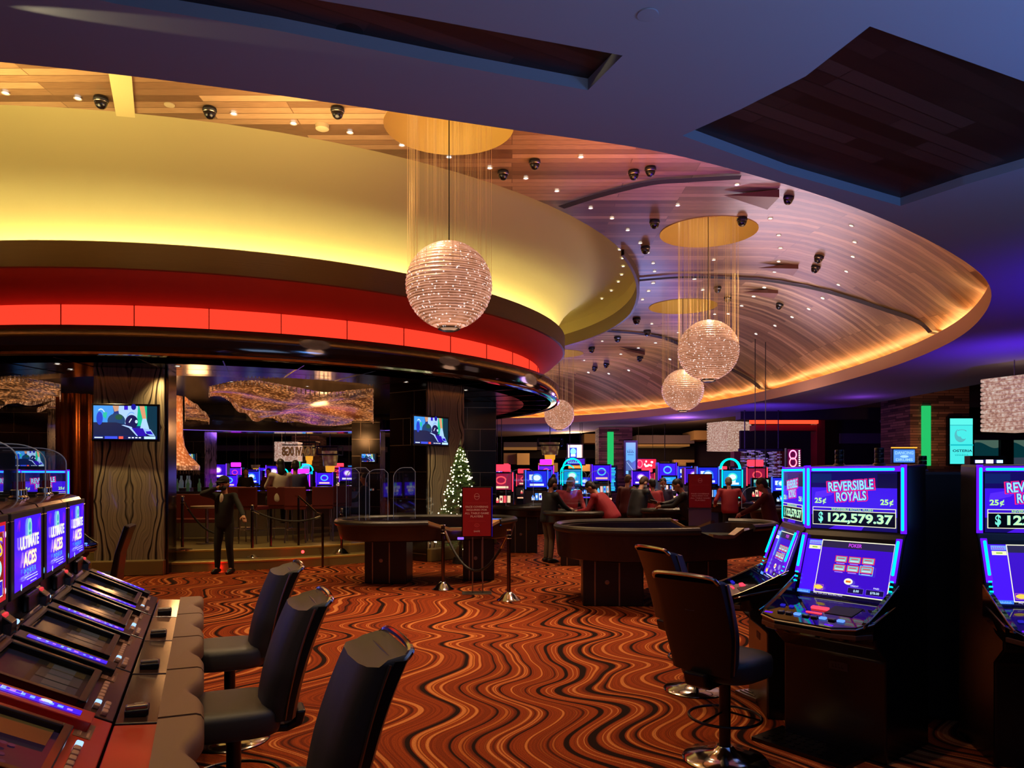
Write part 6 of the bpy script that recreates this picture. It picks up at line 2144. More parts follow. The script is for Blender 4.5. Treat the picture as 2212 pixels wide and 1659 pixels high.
        capsule(m, b0, b1, 0.013, 0.011, 8); capsule(m, b1, b1 + (d * 0.9 - un * 0.3).normalized() * 0.03, 0.011, 0.009, 8)
    for i in (0, 1):
        capsule(m, an[i], an[i] + Vector((0, 0.13, -0.045 * s)), 0.038, 0.028)
    body = fuse(m, 'person', MAT[skin], None, voxel)
    body.location = loc
    body.rotation_euler = (0, 0, rz)
    tag(body, label, 'person', group)
    m = MB(); torso(m, 0.014); arms(m, 0.013, 0.97)
    m.T = UP; m.ball((0, 0, 0.93 * s), 1, 14, 8, (0.172 * fat * s, 0.128 * fat * s, 0.10 * s)); m.T = Matrix.Identity(4)
    fuse(m, 'jacket' if 'red' not in top and 'white' not in top else 'shirt', MAT[top], body, 0.016, 6)
    m = MB(); leg(m, 0.014, 0.93)
    fuse(m, 'trousers', MAT[legs], body, 0.018, 6)
    for i in (0, 1):
        m = MB()
        m.tube([an[i] + Vector((0, -0.06, -0.04 * s)), an[i] + Vector((0, 0.0, -0.025 * s)), an[i] + Vector((0, 0.10, -0.045 * s)), an[i] + Vector((0, 0.175, -0.06 * s))], [0.036, 0.05, 0.045, 0.02], 12)
        m.v = [(x, y, max(z, an[i].z - 0.083 * s)) for x, y, z in m.v]
        m.build('shoe', MAT['shoe'], body, smooth=True)
    # hair
    m = MB(); m.T = HM
    if hairstyle != 'bald':
        m.ball((0, -0.012, 0.165), 1, 16, 12, (0.083, 0.098, 0.096))
        m.ball((0, -0.045, 0.12), 1, 12, 8, (0.074, 0.062, 0.085))
        if hairstyle == 'bun':
            m.ball((0, -0.03, 0.285), 1, 10, 8, (0.045, 0.045, 0.042)); m.ball((0, -0.02, 0.25), 1, 10, 8, (0.05, 0.05, 0.03))
        if hairstyle == 'long':
            m.ball((0, -0.055, 0.03), 1, 12, 10, (0.085, 0.06, 0.15))
        m.T = Matrix.Identity(4)
        fuse(m, 'hair', MAT[hair], body, 0.012, 2)
    if cap:
        m = MB(); m.T = HM; m.ball((0, -0.005, 0.18), 1, 16, 10, (0.09, 0.108, 0.09)); m.add([(-0.07, 0.07, 0.185), (0.07, 0.07, 0.185), (0.05, 0.19, 0.175), (-0.05, 0.19, 0.175), (-0.07, 0.07, 0.195), (0.07, 0.07, 0.195), (0.05, 0.19, 0.183), (-0.05, 0.19, 0.183)], [(0, 1, 2, 3), (4, 5, 6, 7), (0, 3, 7, 4), (1, 2, 6, 5), (2, 3, 7, 6), (0, 1, 5, 4)])
        m.build('cap', MAT['cloth_black'], body, smooth=True)
    for sg in (-1, 1):
        m = MB(); m.T = HM; m.ball((sg * 0.032, 0.086, 0.125), 0.011, 8, 6); m.build('eye', MAT['eye'], body, smooth=True)
    if mask:
        m = MB(); m.T = HM; m.ball((0, 0.050, 0.065), 1, 16, 10, (0.064, 0.070, 0.052)); m.build('face_mask', MAT[mask], body, smooth=True)
    else:
        m = MB(); m.T = HM; m.ball((0, 0.089, 0.062), 1, 10, 6, (0.022, 0.008, 0.006)); m.build('mouth', mat('lips', (130, 60, 56), 0.5) if 'lips' not in MAT else MAT['lips'], body, smooth=True)
    if shirt:
        m = MB(); m.T = UP; m.ball((0, 0.10 * fat * s, 1.38 * s), 1, 10, 8, (0.035, 0.035, 0.10)); m.build('undershirt', MAT[shirt], body, smooth=True)
        m = MB(); m.tube([U(0.0, 0.128, 1.33), U(0, 0.136, 1.15), U(0, 0.132, 0.98)], 0.004, 6); m.build('zip', MAT['steel'], body)
    if phone:
        m = MB(); m.T = HM; m.box((0.098, 0.03, 0.10), (0.012, 0.07, 0.14)); m.build('phone', MAT['black_plastic'], body)
    return body


MAT['lips'] = mat('lips', (130, 60, 56), 0.5)
def at(px, Y, z=0.0):
    return ((px - HX) / FPX * Y, Y, z)


human('person in black tracksuit and cap talking on a phone at the bar steps', at(485, 12.75), R(172), 1.62, rh=(0.10, 0.10, 1.46), lh=(-0.46, 0.22, 1.00), head=(8, 0), top='cloth_black', legs='cloth_black', cap=True, mask='mask_black', shirt='cloth_white', phone=True, stance=0.13, grip=0.3, voxel=0.011)
human('person with a hair bun, dark jacket and brown trousers standing at a card table', at(1184, 14.3), R(-62), 1.60, fat=1.2, lean=6, rh=(0.16, 0.42, 0.98), lh=(-0.16, 0.46, 1.02), head=(14, 0), top='suit_black', legs='khaki', hairstyle='bun', hair='hair_dark', mask='mask_black', stance=0.09)
human('grey-haired person in a red shirt and pale mask facing the camera at the card table', at(1224, 15.2), R(200), 1.63, lean=12, rh=(0.12, 0.42, 1.02), lh=(-0.22, 0.40, 1.0), head=(18, 20), top='cloth_red', mask='mask_blue', hair='hair_grey', skin='skin_pale', fat=1.35)
human('dark-haired person in a red shirt bending low over the card table, back turned', at(1322, 14.0), R(66), 1.68, lean=36, rh=(0.1, 0.62, 0.98), lh=(-0.2, 0.6, 1.0), head=(6, 0), top='cloth_red', legs='cloth_black', fat=1.32)
human('masked person in a black shirt handing over papers beside the blue felt table', at(1373, 15.3), R(-62), 1.66, lean=14, rh=(0.02, 0.52, 1.10), lh=(-0.14, 0.54, 1.12), head=(22, 0), top='suit_black', mask='mask_blue', hair='hair_brown', skin='skin_pale', fat=1.32)
human('person in a dark suit leaning left over the table to take the papers', at(1502, 14.2), R(76), 1.66, lean=28, rh=(0.08, 0.66, 1.12), lh=(-0.12, 0.62, 1.08), head=(4, 10), top='suit_black', fat=1.32)
human('person in a red shirt seen from behind in front of the glowing machines', at(1577, 17.6), R(0), 1.60, lean=8, rh=(0.3, 0.2, 1.0), lh=(-0.3, 0.2, 1.0), head=(15, 0), top='cloth_red', hair='hair_grey', skin='skin_pale', fat=1.3)
human('person in a red shirt partly hidden behind the masked person in black', at(1352, 17.2), R(-40), 1.66, lean=6, head=(14, 0), top='cloth_dark_red', hair='hair_brown', skin='skin_pale')
human('person in a red shirt between the two persons in black', at(1414, 17.0), R(20), 1.56, fat=1.2, lean=10, top='cloth_red', hair='hair_dark')
human('short person with dark hair and pale mask behind the suited person', at(1432, 18.0), R(170), 1.58, lean=8, head=(10, 0), top='cloth_blue', mask='mask_blue')
human('person in dark red standing at the far right table beside the blue-lit machine', at(1668, 12.9), R(62), 1.62, lean=12, rh=(0.1, 0.5, 1.0), lh=(-0.2, 0.5, 1.0), top='cloth_dark_red', legs='cloth_black', head=(15, 0))
human('person in a white top with dark hair seated on a bar stool', at(606, 15.2, 2 * STEP), R(32), 1.66, seated=0.86, rh=(0.15, 0.35, 1.1), lh=(-0.2, 0.35, 1.1), head=(8, 0), top='cloth_white', legs='cloth_black', hairstyle='long', hair='hair_dark', group='people seated at the bar')
human('person in dark clothes seated right of the one in white at the bar', at(638, 15.6, 2 * STEP), R(10), 1.66, seated=0.84, rh=(0.15, 0.35, 1.1), lh=(-0.2, 0.35, 1.1), head=(5, 0), top='cloth_blue', legs='cloth_black', group='people seated at the bar')
human('small dark figure at the far side of the bar before the blue screen', at(580, 24.2, 2 * STEP), R(175), 1.5, top='cloth_dark_red', hairstyle='long', voxel=0.018)
human('small dark figure at the far side of the bar beside the lit slot machines', at(531, 24.0, 2 * STEP), R(200), 1.5, top='cloth_black', hairstyle='long', voxel=0.018)
human('person in dark clothes sitting behind the clear shields of the left craps table', at(788, 16.6), R(90), 1.7, seated=0.9, rh=(0.15, 0.35, 1.1), lh=(-0.2, 0.35, 1.1), top='cloth_black', legs='cloth_black', voxel=0.018)
human('grey-shirted person sitting at the slot machines right of the Christmas tree', at(1083, 24.0), R(10), 1.68, lean=5, top='khaki', hair='hair_dark', voxel=0.018)
# papers in their hands
q = P(1421, 1083, 14.45)
m = MB(); m.box((0, 0, 0), (0.26, 0.20, 0.006), M=Matrix.Rotation(R(14), 3, 'Y'))
tag(m.build('paper', mat('paper', (220, 214, 200), 0.7), loc=q), 'white paper passed between the two persons in black', 'paper')
# ------------------------------------------------------------ far casino: ceilings, walls, pillars
sheet([(-40, -9), (50, -9), (50, 71), (-40, 71)], [sof_out], 4.7, 'ceiling', mat('far_ceiling', (84, 70, 84), 0.8))
def top_z(x, y):
    return dome_z(x, y) if inside(rim, x, y) else (ZS if inside(sof_out, x, y) else 4.7)

m = MB(); m.box((5, 70, 3.8), (90, 0.3, 7.6)); struct(m.build('wall_back', mat('far_wall', (40, 30, 36), 0.8)))
m = MB(); m.box((40, 30, 3.8), (0.3, 80, 7.6)); struct(m.build('wall_right', mat('side_wall', (30, 22, 30), 0.8)))
m = MB(); m.box((-34, 30, 3.8), (0.3, 80, 7.6)); struct(m.build('wall_left', mat('side_wall_left', (30, 22, 30), 0.8)))
MAT['beam_beige'] = mat('beam_beige', (150, 122, 84), 0.8)
MAT['beam_grey'] = mat('beam_grey', (92, 80, 96), 0.8)
MAT['wall_dark'] = mat('dark_partition', (26, 16, 18), 0.7)
MAT['lit_beige'] = mat('lit_beige', (190, 150, 90), 0.7, em=(210, 160, 90), es=0.12)  # faint emission stands in for light falling on the beige walls


def boxpx(px0, py0, px1, py1, Y, depth, name, material, label=None, cat=None, group=None, kind=None, bevel=0.0, parent=None):
    a, b = P(px0, py0, Y), P(px1, py1, Y)
    m = MB(); m.box((0, depth / 2, 0), (b.x - a.x, depth, a.z - b.z))
    o = m.build(name, material, bevel=bevel, loc=((a.x + b.x) / 2, Y, (a.z + b.z) / 2))
    return tag(o, label, cat, group, kind)


k = 11
def trim(px0, py0, px1, py1, Y, depth, material):
    global k
    boxpx(px0, py0, px1, py1, Y, depth, 'trim_%d' % k, material, kind='structure'); k += 1


trim(460, 962, 820, 974, 47, 3, MAT['beam_grey']); trim(540, 976, 660, 990, 50, 3, MAT['beam_beige']); trim(1088, 955, 1170, 972, 48, 3, MAT['beam_grey'])
trim(1088, 966, 1160, 972, 47.5, 0.5, MAT['lit_beige']); trim(1262, 937, 1292, 957, 46, 2, MAT['beam_beige']); trim(1375, 940, 1500, 958, 44, 3, MAT['beam_grey']); trim(1500, 930, 1540, 950, 43, 3, MAT['beam_beige'])
trim(1373, 957, 1490, 964, 45, 3, MAT['lit_beige']); trim(1370, 962, 1500, 998, 48, 2, MAT['wall_dark']); trim(1088, 972, 1290, 990, 52, 2, MAT['wall_dark'])
trim(1500, 958, 1640, 1010, 50, 2, MAT['beam_grey'])
trim(1088, 979, 1116, 1003, 44, 0.4, MAT['beam_beige']); trim(1117, 979, 1144, 1004, 43.5, 0.4, MAT['lit_beige']); trim(1163, 1000, 1190, 1045, 44, 0.4, MAT['lit_beige']); trim(1191, 1000, 1205, 1045, 44.2, 0.4, MAT['beam_beige'])
trim(1228, 1003, 1278, 1018, 42, 0.3, MAT['lit_beige']); trim(1468, 998, 1482, 1032, 44, 0.4, MAT['lit_beige']); trim(1455, 993, 1500, 999, 43, 0.4, MAT['beam_beige'])
trim(460, 990, 820, 1015, 55, 2, MAT['wall_dark']); trim(1780, 905, 1965, 1006, 30, 0.4, MAT['wall_dark'])
trim(1903, 894, 1965, 912, 29.9, 0.1, MAT['beam_grey']); trim(1815, 936, 1960, 958, 29.9, 0.1, MAT['beam_grey']); trim(2095, 880, 2240, 946, 30, 0.5, MAT['wall_dark']); trim(2095, 938, 2240, 950, 29.9, 0.3, MAT['beam_grey'])
trim(1600, 880, 2212, 905, 27, 0.6, MAT['wall_dark'])
# teal window wall with a hill-shaped frieze
c = Canvas(3.2, 1.3, (96, 130, 116), 0.004)
c.poly([(0, 0), (0, 0.75)] + [(x / 10, 0.80 + 0.12 * math.sin(x * 0.45)) for x in range(0, 33)] + [(3.2, 0)], (10, 66, 74)); c.poly([(0, 0), (0, 0.35), (1.2, 0.28), (2.4, 0.3), (3.2, 0.32), (3.2, 0)], (70, 80, 100))
p = P(2094, 1004, 30.2)
o = c.build('window_1', M_screen('window_glow', 0.55)); o.location = (p.x, p.y, p.z); o.rotation_euler = (R(90), 0, 0); o['kind'] = 'structure'
trim(2162, 940, 2190, 1010, 30.0, 0.15, MAT['wall_dark'])

# stone pillars with green light bars
MAT['green_bar'] = emit('green_bar', (40, 205, 110), 0.9)
def pillar(px0, px1, Y, gx0, gx1, gy0, gy1, label):
    a, b = P(px0, 0, Y), P(px1, 0, Y)
    w_ = b.x - a.x
    t = empty('stone_pillar', ((a.x + b.x) / 2, Y + w_ / 2, 0), label=label, cat='pillar', group='stone pillars')
    m = MB(); m.box((0, 0, 2.35), (w_, w_, 4.7)); m.build('shaft', MAT['stone'], t)
    g0, g1 = P(gx0, gy0, Y), P(gx1, gy1, Y)
    m = MB(); m.box(((g0.x + g1.x) / 2 - (a.x + b.x) / 2, -w_ / 2 - 0.04, (g0.z + g1.z) / 2), (g1.x - g0.x, 0.08, g0.z - g1.z))
    m.build('green_light', MAT['green_bar'], t)
    return t


pillar(1294, 1366, 36, 1312, 1325, 933, 1006, 'stacked stone pillar with green light bar left of the red second notice')
pillar(1966, 2094, 24, 1990, 2008, 877, 1006, 'big stacked stone pillar with green light bar on the right, beside the cyan poster')
pillar(630, 690, 44, 641, 649, 996, 1040, 'small far stone pillar with green light bar seen through the bar')
lamp('SPOT', 'pillar_wash', P(2010, 990, 22.5), 60, (255, 170, 110), 0.2, P(2020, 900, 24), 100)
lamp('SPOT', 'pillar_wash', P(1330, 1000, 33.5), 90, (200, 130, 160), 0.2, P(1340, 940, 36), 90)


def lit_box(px0, py0, px1, py1, Y, draw, name, label, cat, group=None, frame=0.05, s='screen', depth=0.12, rz=0.0, sup='up'):
    a, b = P(px0, py0, Y), P(px1, py1, Y)
    w_, h_ = b.x - a.x, a.z - b.z
    t = empty(name, ((a.x + b.x) / 2, Y, b.z), rz, label=label, cat=cat, group=group)
    m = MB(); m.box((0, depth / 2 + 0.01, h_ / 2), (w_ + frame * 2, depth, h_ + frame * 2)); m.build('case', MAT['black_plastic'], t)
    c = Canvas(w_, h_, (20, 20, 60), 0.003); draw(c, w_, h_)
    c.build('display', MAT[s], t, plane_M((-w_ / 2, 0, 0), (1, 0, 0), (0, 0, 1)))
    if sup == 'up':
        for q_ in (-0.35, 0.35):
            m = MB(); m.tube([(q_ * w_, depth / 2, h_), (q_ * w_, depth / 2, top_z((a.x + b.x) / 2, Y) - b.z)], 0.012, 5); m.build('hanger', MAT['black'], t)
    elif sup == 'down':
        m = MB(); m.tube([(0, depth / 2, -b.z + 0.0), (0, depth / 2, 0)], 0.03, 6); m.build('stem', MAT['black'], t)
    elif sup == 'back':
        m = MB(); m.box((0, depth + 0.2, h_ / 2), (w_ * 0.5, 0.5, h_ * 0.5)); m.build('bracket', MAT['black'], t)
    return t


def d_poster(c, w_, h_):
    c.rect(0, 0, w_, h_, (96, 170, 240)); c.marks(w_ / 2, h_ * .68, w_ * .7, h_ * .10, (20, 50, 90), 4); c.marks(w_ / 2, h_ * .60, w_ * .6, h_ * .05, (20, 50, 90), 6)
    c.poly([(0, h_ * .42), (w_ * .3, h_ * .45), (w_ * .6, h_ * .36), (w_, h_ * .44), (w_, h_ * .1), (0, h_ * .1)], (70, 100, 150)); c.line(w_ * .1, h_ * .38, w_ * .7, h_ * .14, w_ * .04, (190, 220, 240)); c.rect(0, 0, w_, h_ * .1, (120, 190, 250))
def d_osteria(c, w_, h_):
    c.rect(0, 0, w_, h_, (70, 226, 222)); c.rect(0, h_ * .86, w_, h_, (90, 236, 226)); c.rect(0, h_ * .845, w_, h_ * .86, (40, 170, 180))
    for i in range(7):
        c.arc(w_ * .46, h_ * .63, w_ * (.26 - i * .03), w_ * .016, R(120 + i * 18), R(330 - i * 10), (90, 110, 140), sy=1.15)
    c.arc(w_ * .5, h_ * .70, w_ * .22, w_ * .03, R(20), R(150), (90, 110, 140), sy=.5)
    c.rect(0, h_ * .40, w_, h_ * .43, (20, 180, 190)); c.text('OSTERIA', w_ * .52, h_ * .26, h_ * .055, (10, 40, 70), 0.02, w_ * .86); c.marks(w_ * .5, h_ * .18, w_ * .6, h_ * .04, (20, 150, 160), 8)
def d_dance(c, w_, h_):
    c.rect(0, 0, w_, h_, (70, 130, 225)); c.rect(0, h_ * .12, w_, h_ * .88, (90, 150, 235)); c.text('DANCING', w_ / 2, h_ * .62, h_ * .25, (150, 205, 250), 0.03, w_ * .86); c.text('DRUMS', w_ / 2, h_ * .1, h_ * .22, (150, 205, 250), 0.03, w_ * .8)
    c.oval(w_ / 2, h_ * .46, w_ * .2, h_ * .1, (170, 220, 255))
def d_eight(c, w_, h_):
    c.rect(0, 0, w_, h_, (60, 4, 40))
    for cy, col in ((h_ * .70, (255, 90, 160)), (h_ * .30, (255, 80, 110))):
        c.arc(w_ * .4, cy, w_ * .30, w_ * .10, 0, 2 * PI, col, 24, sy=1.25); c.arc(w_ * .4, cy, w_ * .27, w_ * .03, 0, 2 * PI, (255, 200, 230), 24, sy=1.25)
    for i in range(8):
        c.oval(w_ * .86, h_ * (.90 - i * .11), w_ * .06, h_ * .035, (255, 250, 240), 8)
def d_red(c, w_, h_):
    c.rect(0, 0, w_, h_, (225, 30, 50)); c.oval(w_ * .2, h_ * .5, w_ * .15, h_ * .42, (255, 120, 120)); c.oval(w_ * .2, h_ * .5, w_ * .11, h_ * .36, (200, 20, 40))
    for i in range(10):
        c.oval(w_ * rnd.uniform(.42, .85), h_ * rnd.uniform(.2, .8), w_ * .045, h_ * .12, (255, 220, 225), 8)
def d_blue(c, w_, h_):
    c.rect(0, 0, w_, h_, (24, 120, 225)); c.rect(w_ * .04, h_ * .08, w_ * .96, h_ * .9, (40, 165, 235)); c.marks(w_ * .35, h_ * .66, w_ * .5, h_ * .14, (170, 235, 250), 7)
    c.poly([(w_ * .05, h_ * .3), (w_ * .3, h_ * .5), (w_ * .6, h_ * .35), (w_ * .95, h_ * .5), (w_ * .95, h_ * .12), (w_ * .05, h_ * .12)], (20, 100, 200)); c.line(w_ * .1, h_ * .28, w_ * .9, h_ * .4, h_ * .04, (150, 220, 245))
def d_redwhite(c, w_, h_):
    c.rect(0, 0, w_, h_, (220, 40, 60)); c.rect(w_ * .05, h_ * .2, w_ * .3, h_ * .8, (60, 200, 120)); c.rect(w_ * .38, h_ * .15, w_ * .95, h_ * .85, (255, 220, 230)); c.marks(w_ * .66, h_ * .3, w_ * .5, h_ * .4, (190, 30, 60), 5)
def d_neonbox(c, w_, h_):
    c.rect(0, 0, w_, h_, (230, 50, 120)); c.rect(w_ * .08, h_ * .08, w_ * .92, h_ * .92, (60, 30, 200)); c.rect(w_ * .18, h_ * .2, w_ * .82, h_ * .8, (20, 190, 240)); c.oval(w_ * .55, h_ * .5, w_ * .12, h_ * .2, (230, 250, 250))
def d_tower(c, w_, h_):
    c.rect(0, 0, w_, h_, (8, 20, 70))
    for i in range(16):
        y = h_ * (.04 + i * .058)
        c.rect(w_ * .08, y, w_ * rnd.uniform(.16, .3), y + h_ * .02, (200, 160, 240) if i % 3 else (240, 120, 160)); c.rect(w_ * .42, y, w_ * rnd.uniform(.75, .92), y + h_ * .045, (50, rnd.randrange(120, 220), 245))
def d_seven(c, w_, h_):
    c.rect(0, 0, w_, h_, (30, 50, 220)); c.text('7', w_ * .5, h_ * .2, h_ * .65, (150, 220, 255), 0.05, w_ * .7); c.frame(w_ * .03, h_ * .02, w_ * .97, h_ * .98, w_ * .05, (90, 150, 255))
def d_topbox(c, w_, h_):
    c.rect(0, 0, w_, h_, (250, 200, 190)); c.rect(w_ * .1, h_ * .08, w_ * .62, h_ * .8, (30, 60, 190)); c.oval(w_ * .36, h_ * .52, w_ * .2, h_ * .24, (110, 190, 230)); c.rect(w_ * .2, h_ * .16, w_ * .52, h_ * .32, (200, 220, 250)); c.rect(w_ * .84, 0, w_ * .9, h_, (255, 255, 245))
def d_fish(c, w_, h_):
    c.rect(0, 0, w_, h_, (70, 20, 190)); c.marks(w_ * .42, h_ * .2, w_ * .75, h_ * .6, (110, 240, 250), 7)


rnd.seed(4)
lit_box(1352, 956, 1373, 1024, 35.8, d_poster, 'video_poster', 'tall pale blue video poster on the middle stone pillar', 'poster screen', frame=0.1, sup=None)
lit_box(2052, 904, 2101, 1002, 23.86, d_osteria, 'restaurant_poster', 'tall cyan poster reading OSTERIA on the right stone pillar', 'poster screen', frame=0.06, sup=None)
t = lit_box(1930, 971, 1976, 999, 21, d_dance, 'slot_topper', 'small blue lit topper sign under an orange bar above the right machines', 'sign', frame=0.02, sup='down')
m = MB(); m.box((0, 0, 0.42), (0.72, 0.05, 0.03)); m.build('orange_bar', emit('orange_bar', (255, 170, 60), 1.6), t)
lit_box(1701, 970, 1730, 1011, 17, d_eight, 'neon_sign', 'pink neon figure-eight sign standing above the edge-on machine', 'sign', frame=0.02, s='screen_hot', sup='down')
lit_box(1373, 992, 1417, 1012, 38, d_red, 'lightbox_sign', 'bright red and white lightbox right of the middle stone pillar', 'sign', s='screen_hot')
lit_box(550, 1011, 596, 1038, 40, d_blue, 'jackpot_screen', 'large light blue screen hanging beyond the bar', 'screen')
lit_box(482, 1018, 523, 1027, 42, d_redwhite, 'lightbox_sign', 'long red and white sign left of the light blue screen beyond the bar', 'sign')
lit_box(531, 1017, 552, 1034, 41, d_neonbox, 'lightbox_sign', 'pink-framed cyan sign touching the light blue screen', 'sign')
lit_box(1311, 1008, 1331, 1062, 30, d_tower, 'tower_screen', 'tall narrow blue screen below the green bar of the middle pillar', 'screen', sup='down')
lit_box(1580, 1010, 1600, 1057, 28, d_tower, 'tower_screen', 'tall narrow blue screen left of the hanging discs', 'screen', sup='down')
lit_box(1072, 1004, 1085, 1036, 25, d_seven, 'slot_topper', 'blue screen with a seven beside the tiled column', 'sign')
lit_box(1227, 961, 1258, 991, 33, d_topbox, 'slot_topper', 'pale pink topper box high above the cyan arched machine', 'sign', s='screen_hot')
lit_box(1225, 991, 1263, 1003, 32.8, d_fish, 'slot_topper', 'violet topper with cyan letters under the pale topper box', 'sign')
lit_box(652, 1001, 669, 1036, 42, d_poster, 'video_poster', 'small tall light blue poster on the far pillar seen through the bar', 'poster screen')
lit_box(752, 1006, 762, 1020, 42, d_blue, 'jackpot_screen', 'tiny blue screen beyond the bar near the tiled pillar', 'screen')
lit_box(1432, 1030, 1460, 1045, 26, d_blue, 'jackpot_screen', 'small blue lit sign above the suited person', 'screen', sup='down')
lit_box(1662, 1110, 1664, 1111, 26, d_blue, 'jackpot_screen', 'small blue lit sign low beside the far right table', 'screen') if False else None
lit_box(2105, 993, 2165, 1001, 9.5, lambda c, w_, h_: (c.rect(0, 0, w_, h_, (14, 10, 60)), c.rect(w_ * .02, h_ * .1, w_ * .3, h_ * .9, (230, 250, 255)), c.rect(w_ * .4, 0, w_ * .66, h_, (255, 220, 240)), c.rect(w_ * .78, h_ * .1, w_, h_ * .9, (170, 240, 255))), 'slot_topper',
        'row of small white and cyan lit letters above the cut-off right machine', 'sign', s='screen_hot', sup='down')

# glowing slot machines in the distance: six looks
def far_machine(v):
    pal = [((60, 20, 235), (90, 200, 255), (250, 200, 190)), ((10, 150, 220), (70, 250, 220), (230, 250, 255)), ((90, 20, 230), (230, 60, 180), (255, 200, 120)), ((30, 40, 220), (60, 140, 255), (220, 235, 255)),
           ((140, 20, 60), (255, 80, 90), (255, 220, 180)), ((50, 10, 190), (150, 70, 255), (240, 230, 255))][v]
    t = empty('slot_machine')
    m = MB(); m.prism([(0.0, 0), (0.0, 0.65), (-0.22, 0.75), (-0.22, 0.83), (0.05, 0.9), (0.12, 1.25), (0.06, 1.3), (0.06, 1.85), (0.5, 1.85), (0.5, 0)], -0.33, 0.33, 'x'); m.build('cabinet', MAT['black_plastic'], t)
    c = Canvas(0.56, 0.46, pal[0], 0.003)
    for i in range(6):
        c.rect(rnd.uniform(0.02, 0.4), rnd.uniform(0.02, 0.36), rnd.uniform(0.1, 0.54), rnd.uniform(0.1, 0.44), pal[i % 3] if i % 2 else pal[0])
    c.oval(0.28, 0.27, 0.15, 0.12, pal[1]); c.oval(0.28, 0.27, 0.11, 0.08, pal[2] if v % 2 else pal[0]); c.rect(0.08, 0.04, 0.48, 0.1, pal[2])
    c.build('top_screen', MAT['screen'], t, plane_M((-0.28, 0.055, 1.35), (1, 0, 0), (0, 0, 1)))
    c = Canvas(0.56, 0.30, pal[0], 0.003)
    for i in range(5):
        c.rect(0.03 + i * 0.105, 0.06, 0.115 + i * 0.105, 0.26, pal[1] if (i + v) % 2 else pal[2])
        c.oval(0.072 + i * 0.105, 0.16, 0.025, 0.05, pal[(i + v) % 3])
    c.build('play_screen', MAT['screen'], t, plane_M((-0.28, 0.058, 0.92), (1, 0, 0), Vector((0, 0.07, 0.3))))
    m = MB()
    for s in (-1, 1):
        m = MB(); m.box((s * 0.315, 0.05, 1.57), (0.03, 0.03, 0.54)); m.build('edge_light', FARE[v], t)
    m = MB(); m.box((0, -0.225, 0.80), (0.6, 0.012, 0.05)); m.build('deck_light', FARD[v % 2], t)
    if v == 1:
        m = MB(); m.lathe([(0.28, -0.04), (0.33, -0.04), (0.33, 0.04), (0.28, 0.04), (0.28, -0.04)], 20, (0, 0, 0), cap=False, a0=0, a1=PI)
        o = m.build('arch_light', FARE[v], t); o.rotation_euler = (R(90), 0, 0); o.location = (0, 0.2, 1.86)
    if v in (2, 4):
        m = MB(); m.box((0, 0.2, 1.97), (0.5, 0.1, 0.2)); m.build('topper', FARE[v], t, bevel=0.03)
    return t


FARE = [emit('far_edge_%d' % i, c, 2.2) for i, c in enumerate([(70, 20, 255), (0, 230, 220), (200, 40, 255), (50, 90, 255), (255, 50, 70), (110, 40, 255)])]
FARD = [emit('far_deck_a', (255, 180, 140), 1.6), emit('far_deck_b', (90, 60, 255), 1.6)]
vn = ['with violet frame', 'with cyan arch', 'with magenta top', 'with blue glow', 'with red glow', 'with purple glow']
protos = [far_machine(v) for v in range(6)]
used = set()
ROWS = []
def row(px0, px1, Y0, Y1, n, where, rz=0.0, z=0.0, seq=(0, 3, 5, 2, 1, 0, 5, 3, 4)):
    n = max(2, int(abs(px1 - px0) / FPX * (Y0 + Y1) / 2 / 0.71) + 1)
    for i in range(n):
        u = i / max(1, n - 1)
        px = px0 + (px1 - px0) * u; Y = Y0 + (Y1 - Y0) * u
        o_ = ('leftmost', 'second', 'third', 'fourth', 'fifth', 'sixth', 'seventh')[min(i, 6)]
        ROWS.append((px, Y, seq[i % len(seq)], rz + R(rnd.uniform(-7, 7)), (where, o_), z))


row(352, 470, 28, 29, 5, 'left beyond the bar', z=0.0)
row(494, 640, 29, 30, 8, 'beyond the middle of the bar')
row(440, 640, 37, 38, 8, 'far beyond the middle of the bar', seq=(3, 0, 2, 5, 0, 1))
row(650, 800, 28, 29, 7, 'beyond the bar behind the clear shields', seq=(2, 0, 5, 0, 3, 5, 1))
row(660, 800, 37, 38, 6, 'farther beyond the bar', seq=(1, 0, 4, 2))
row(1082, 1160, 20, 21, 4, 'right of the Christmas tree', seq=(4, 3, 0, 2))
row(1085, 1180, 30, 31, 5, 'farther right of the Christmas tree', seq=(4, 4, 2, 3))
row(1172, 1300, 24, 25, 5, 'behind the persons in red', seq=(3, 1, 0, 2, 5))
row(1190, 1300, 32, 33, 5, 'far behind the persons in red', seq=(3, 1, 3, 4))
row(1385, 1500, 26, 26, 5, 'behind the two persons in black', seq=(5, 0, 5, 0))
row(1400, 1560, 34, 34, 6, 'far behind the suited person', seq=(4, 5, 3, 0))
row(1530, 1690, 22, 23, 6, 'below the hanging discs', seq=(3, 1, 4, 3, 2, 5))
for i, (px, Y, v, a, where, z) in enumerate(ROWS):
    if v not in used:
        o = protos[v]; used.add(v)
    else:
        o = copy_tree(protos[v])
    o.location = at(px, Y, z); o.rotation_euler = (0, 0, a); sc_ = rnd.uniform(0.86, 1.16); o.scale = (1, 1, sc_)
    tag(o, 'distant slot machine %s, %s %s' % (vn[v], where[1], where[0]), 'slot machine', 'distant slot machines ' + where[0])

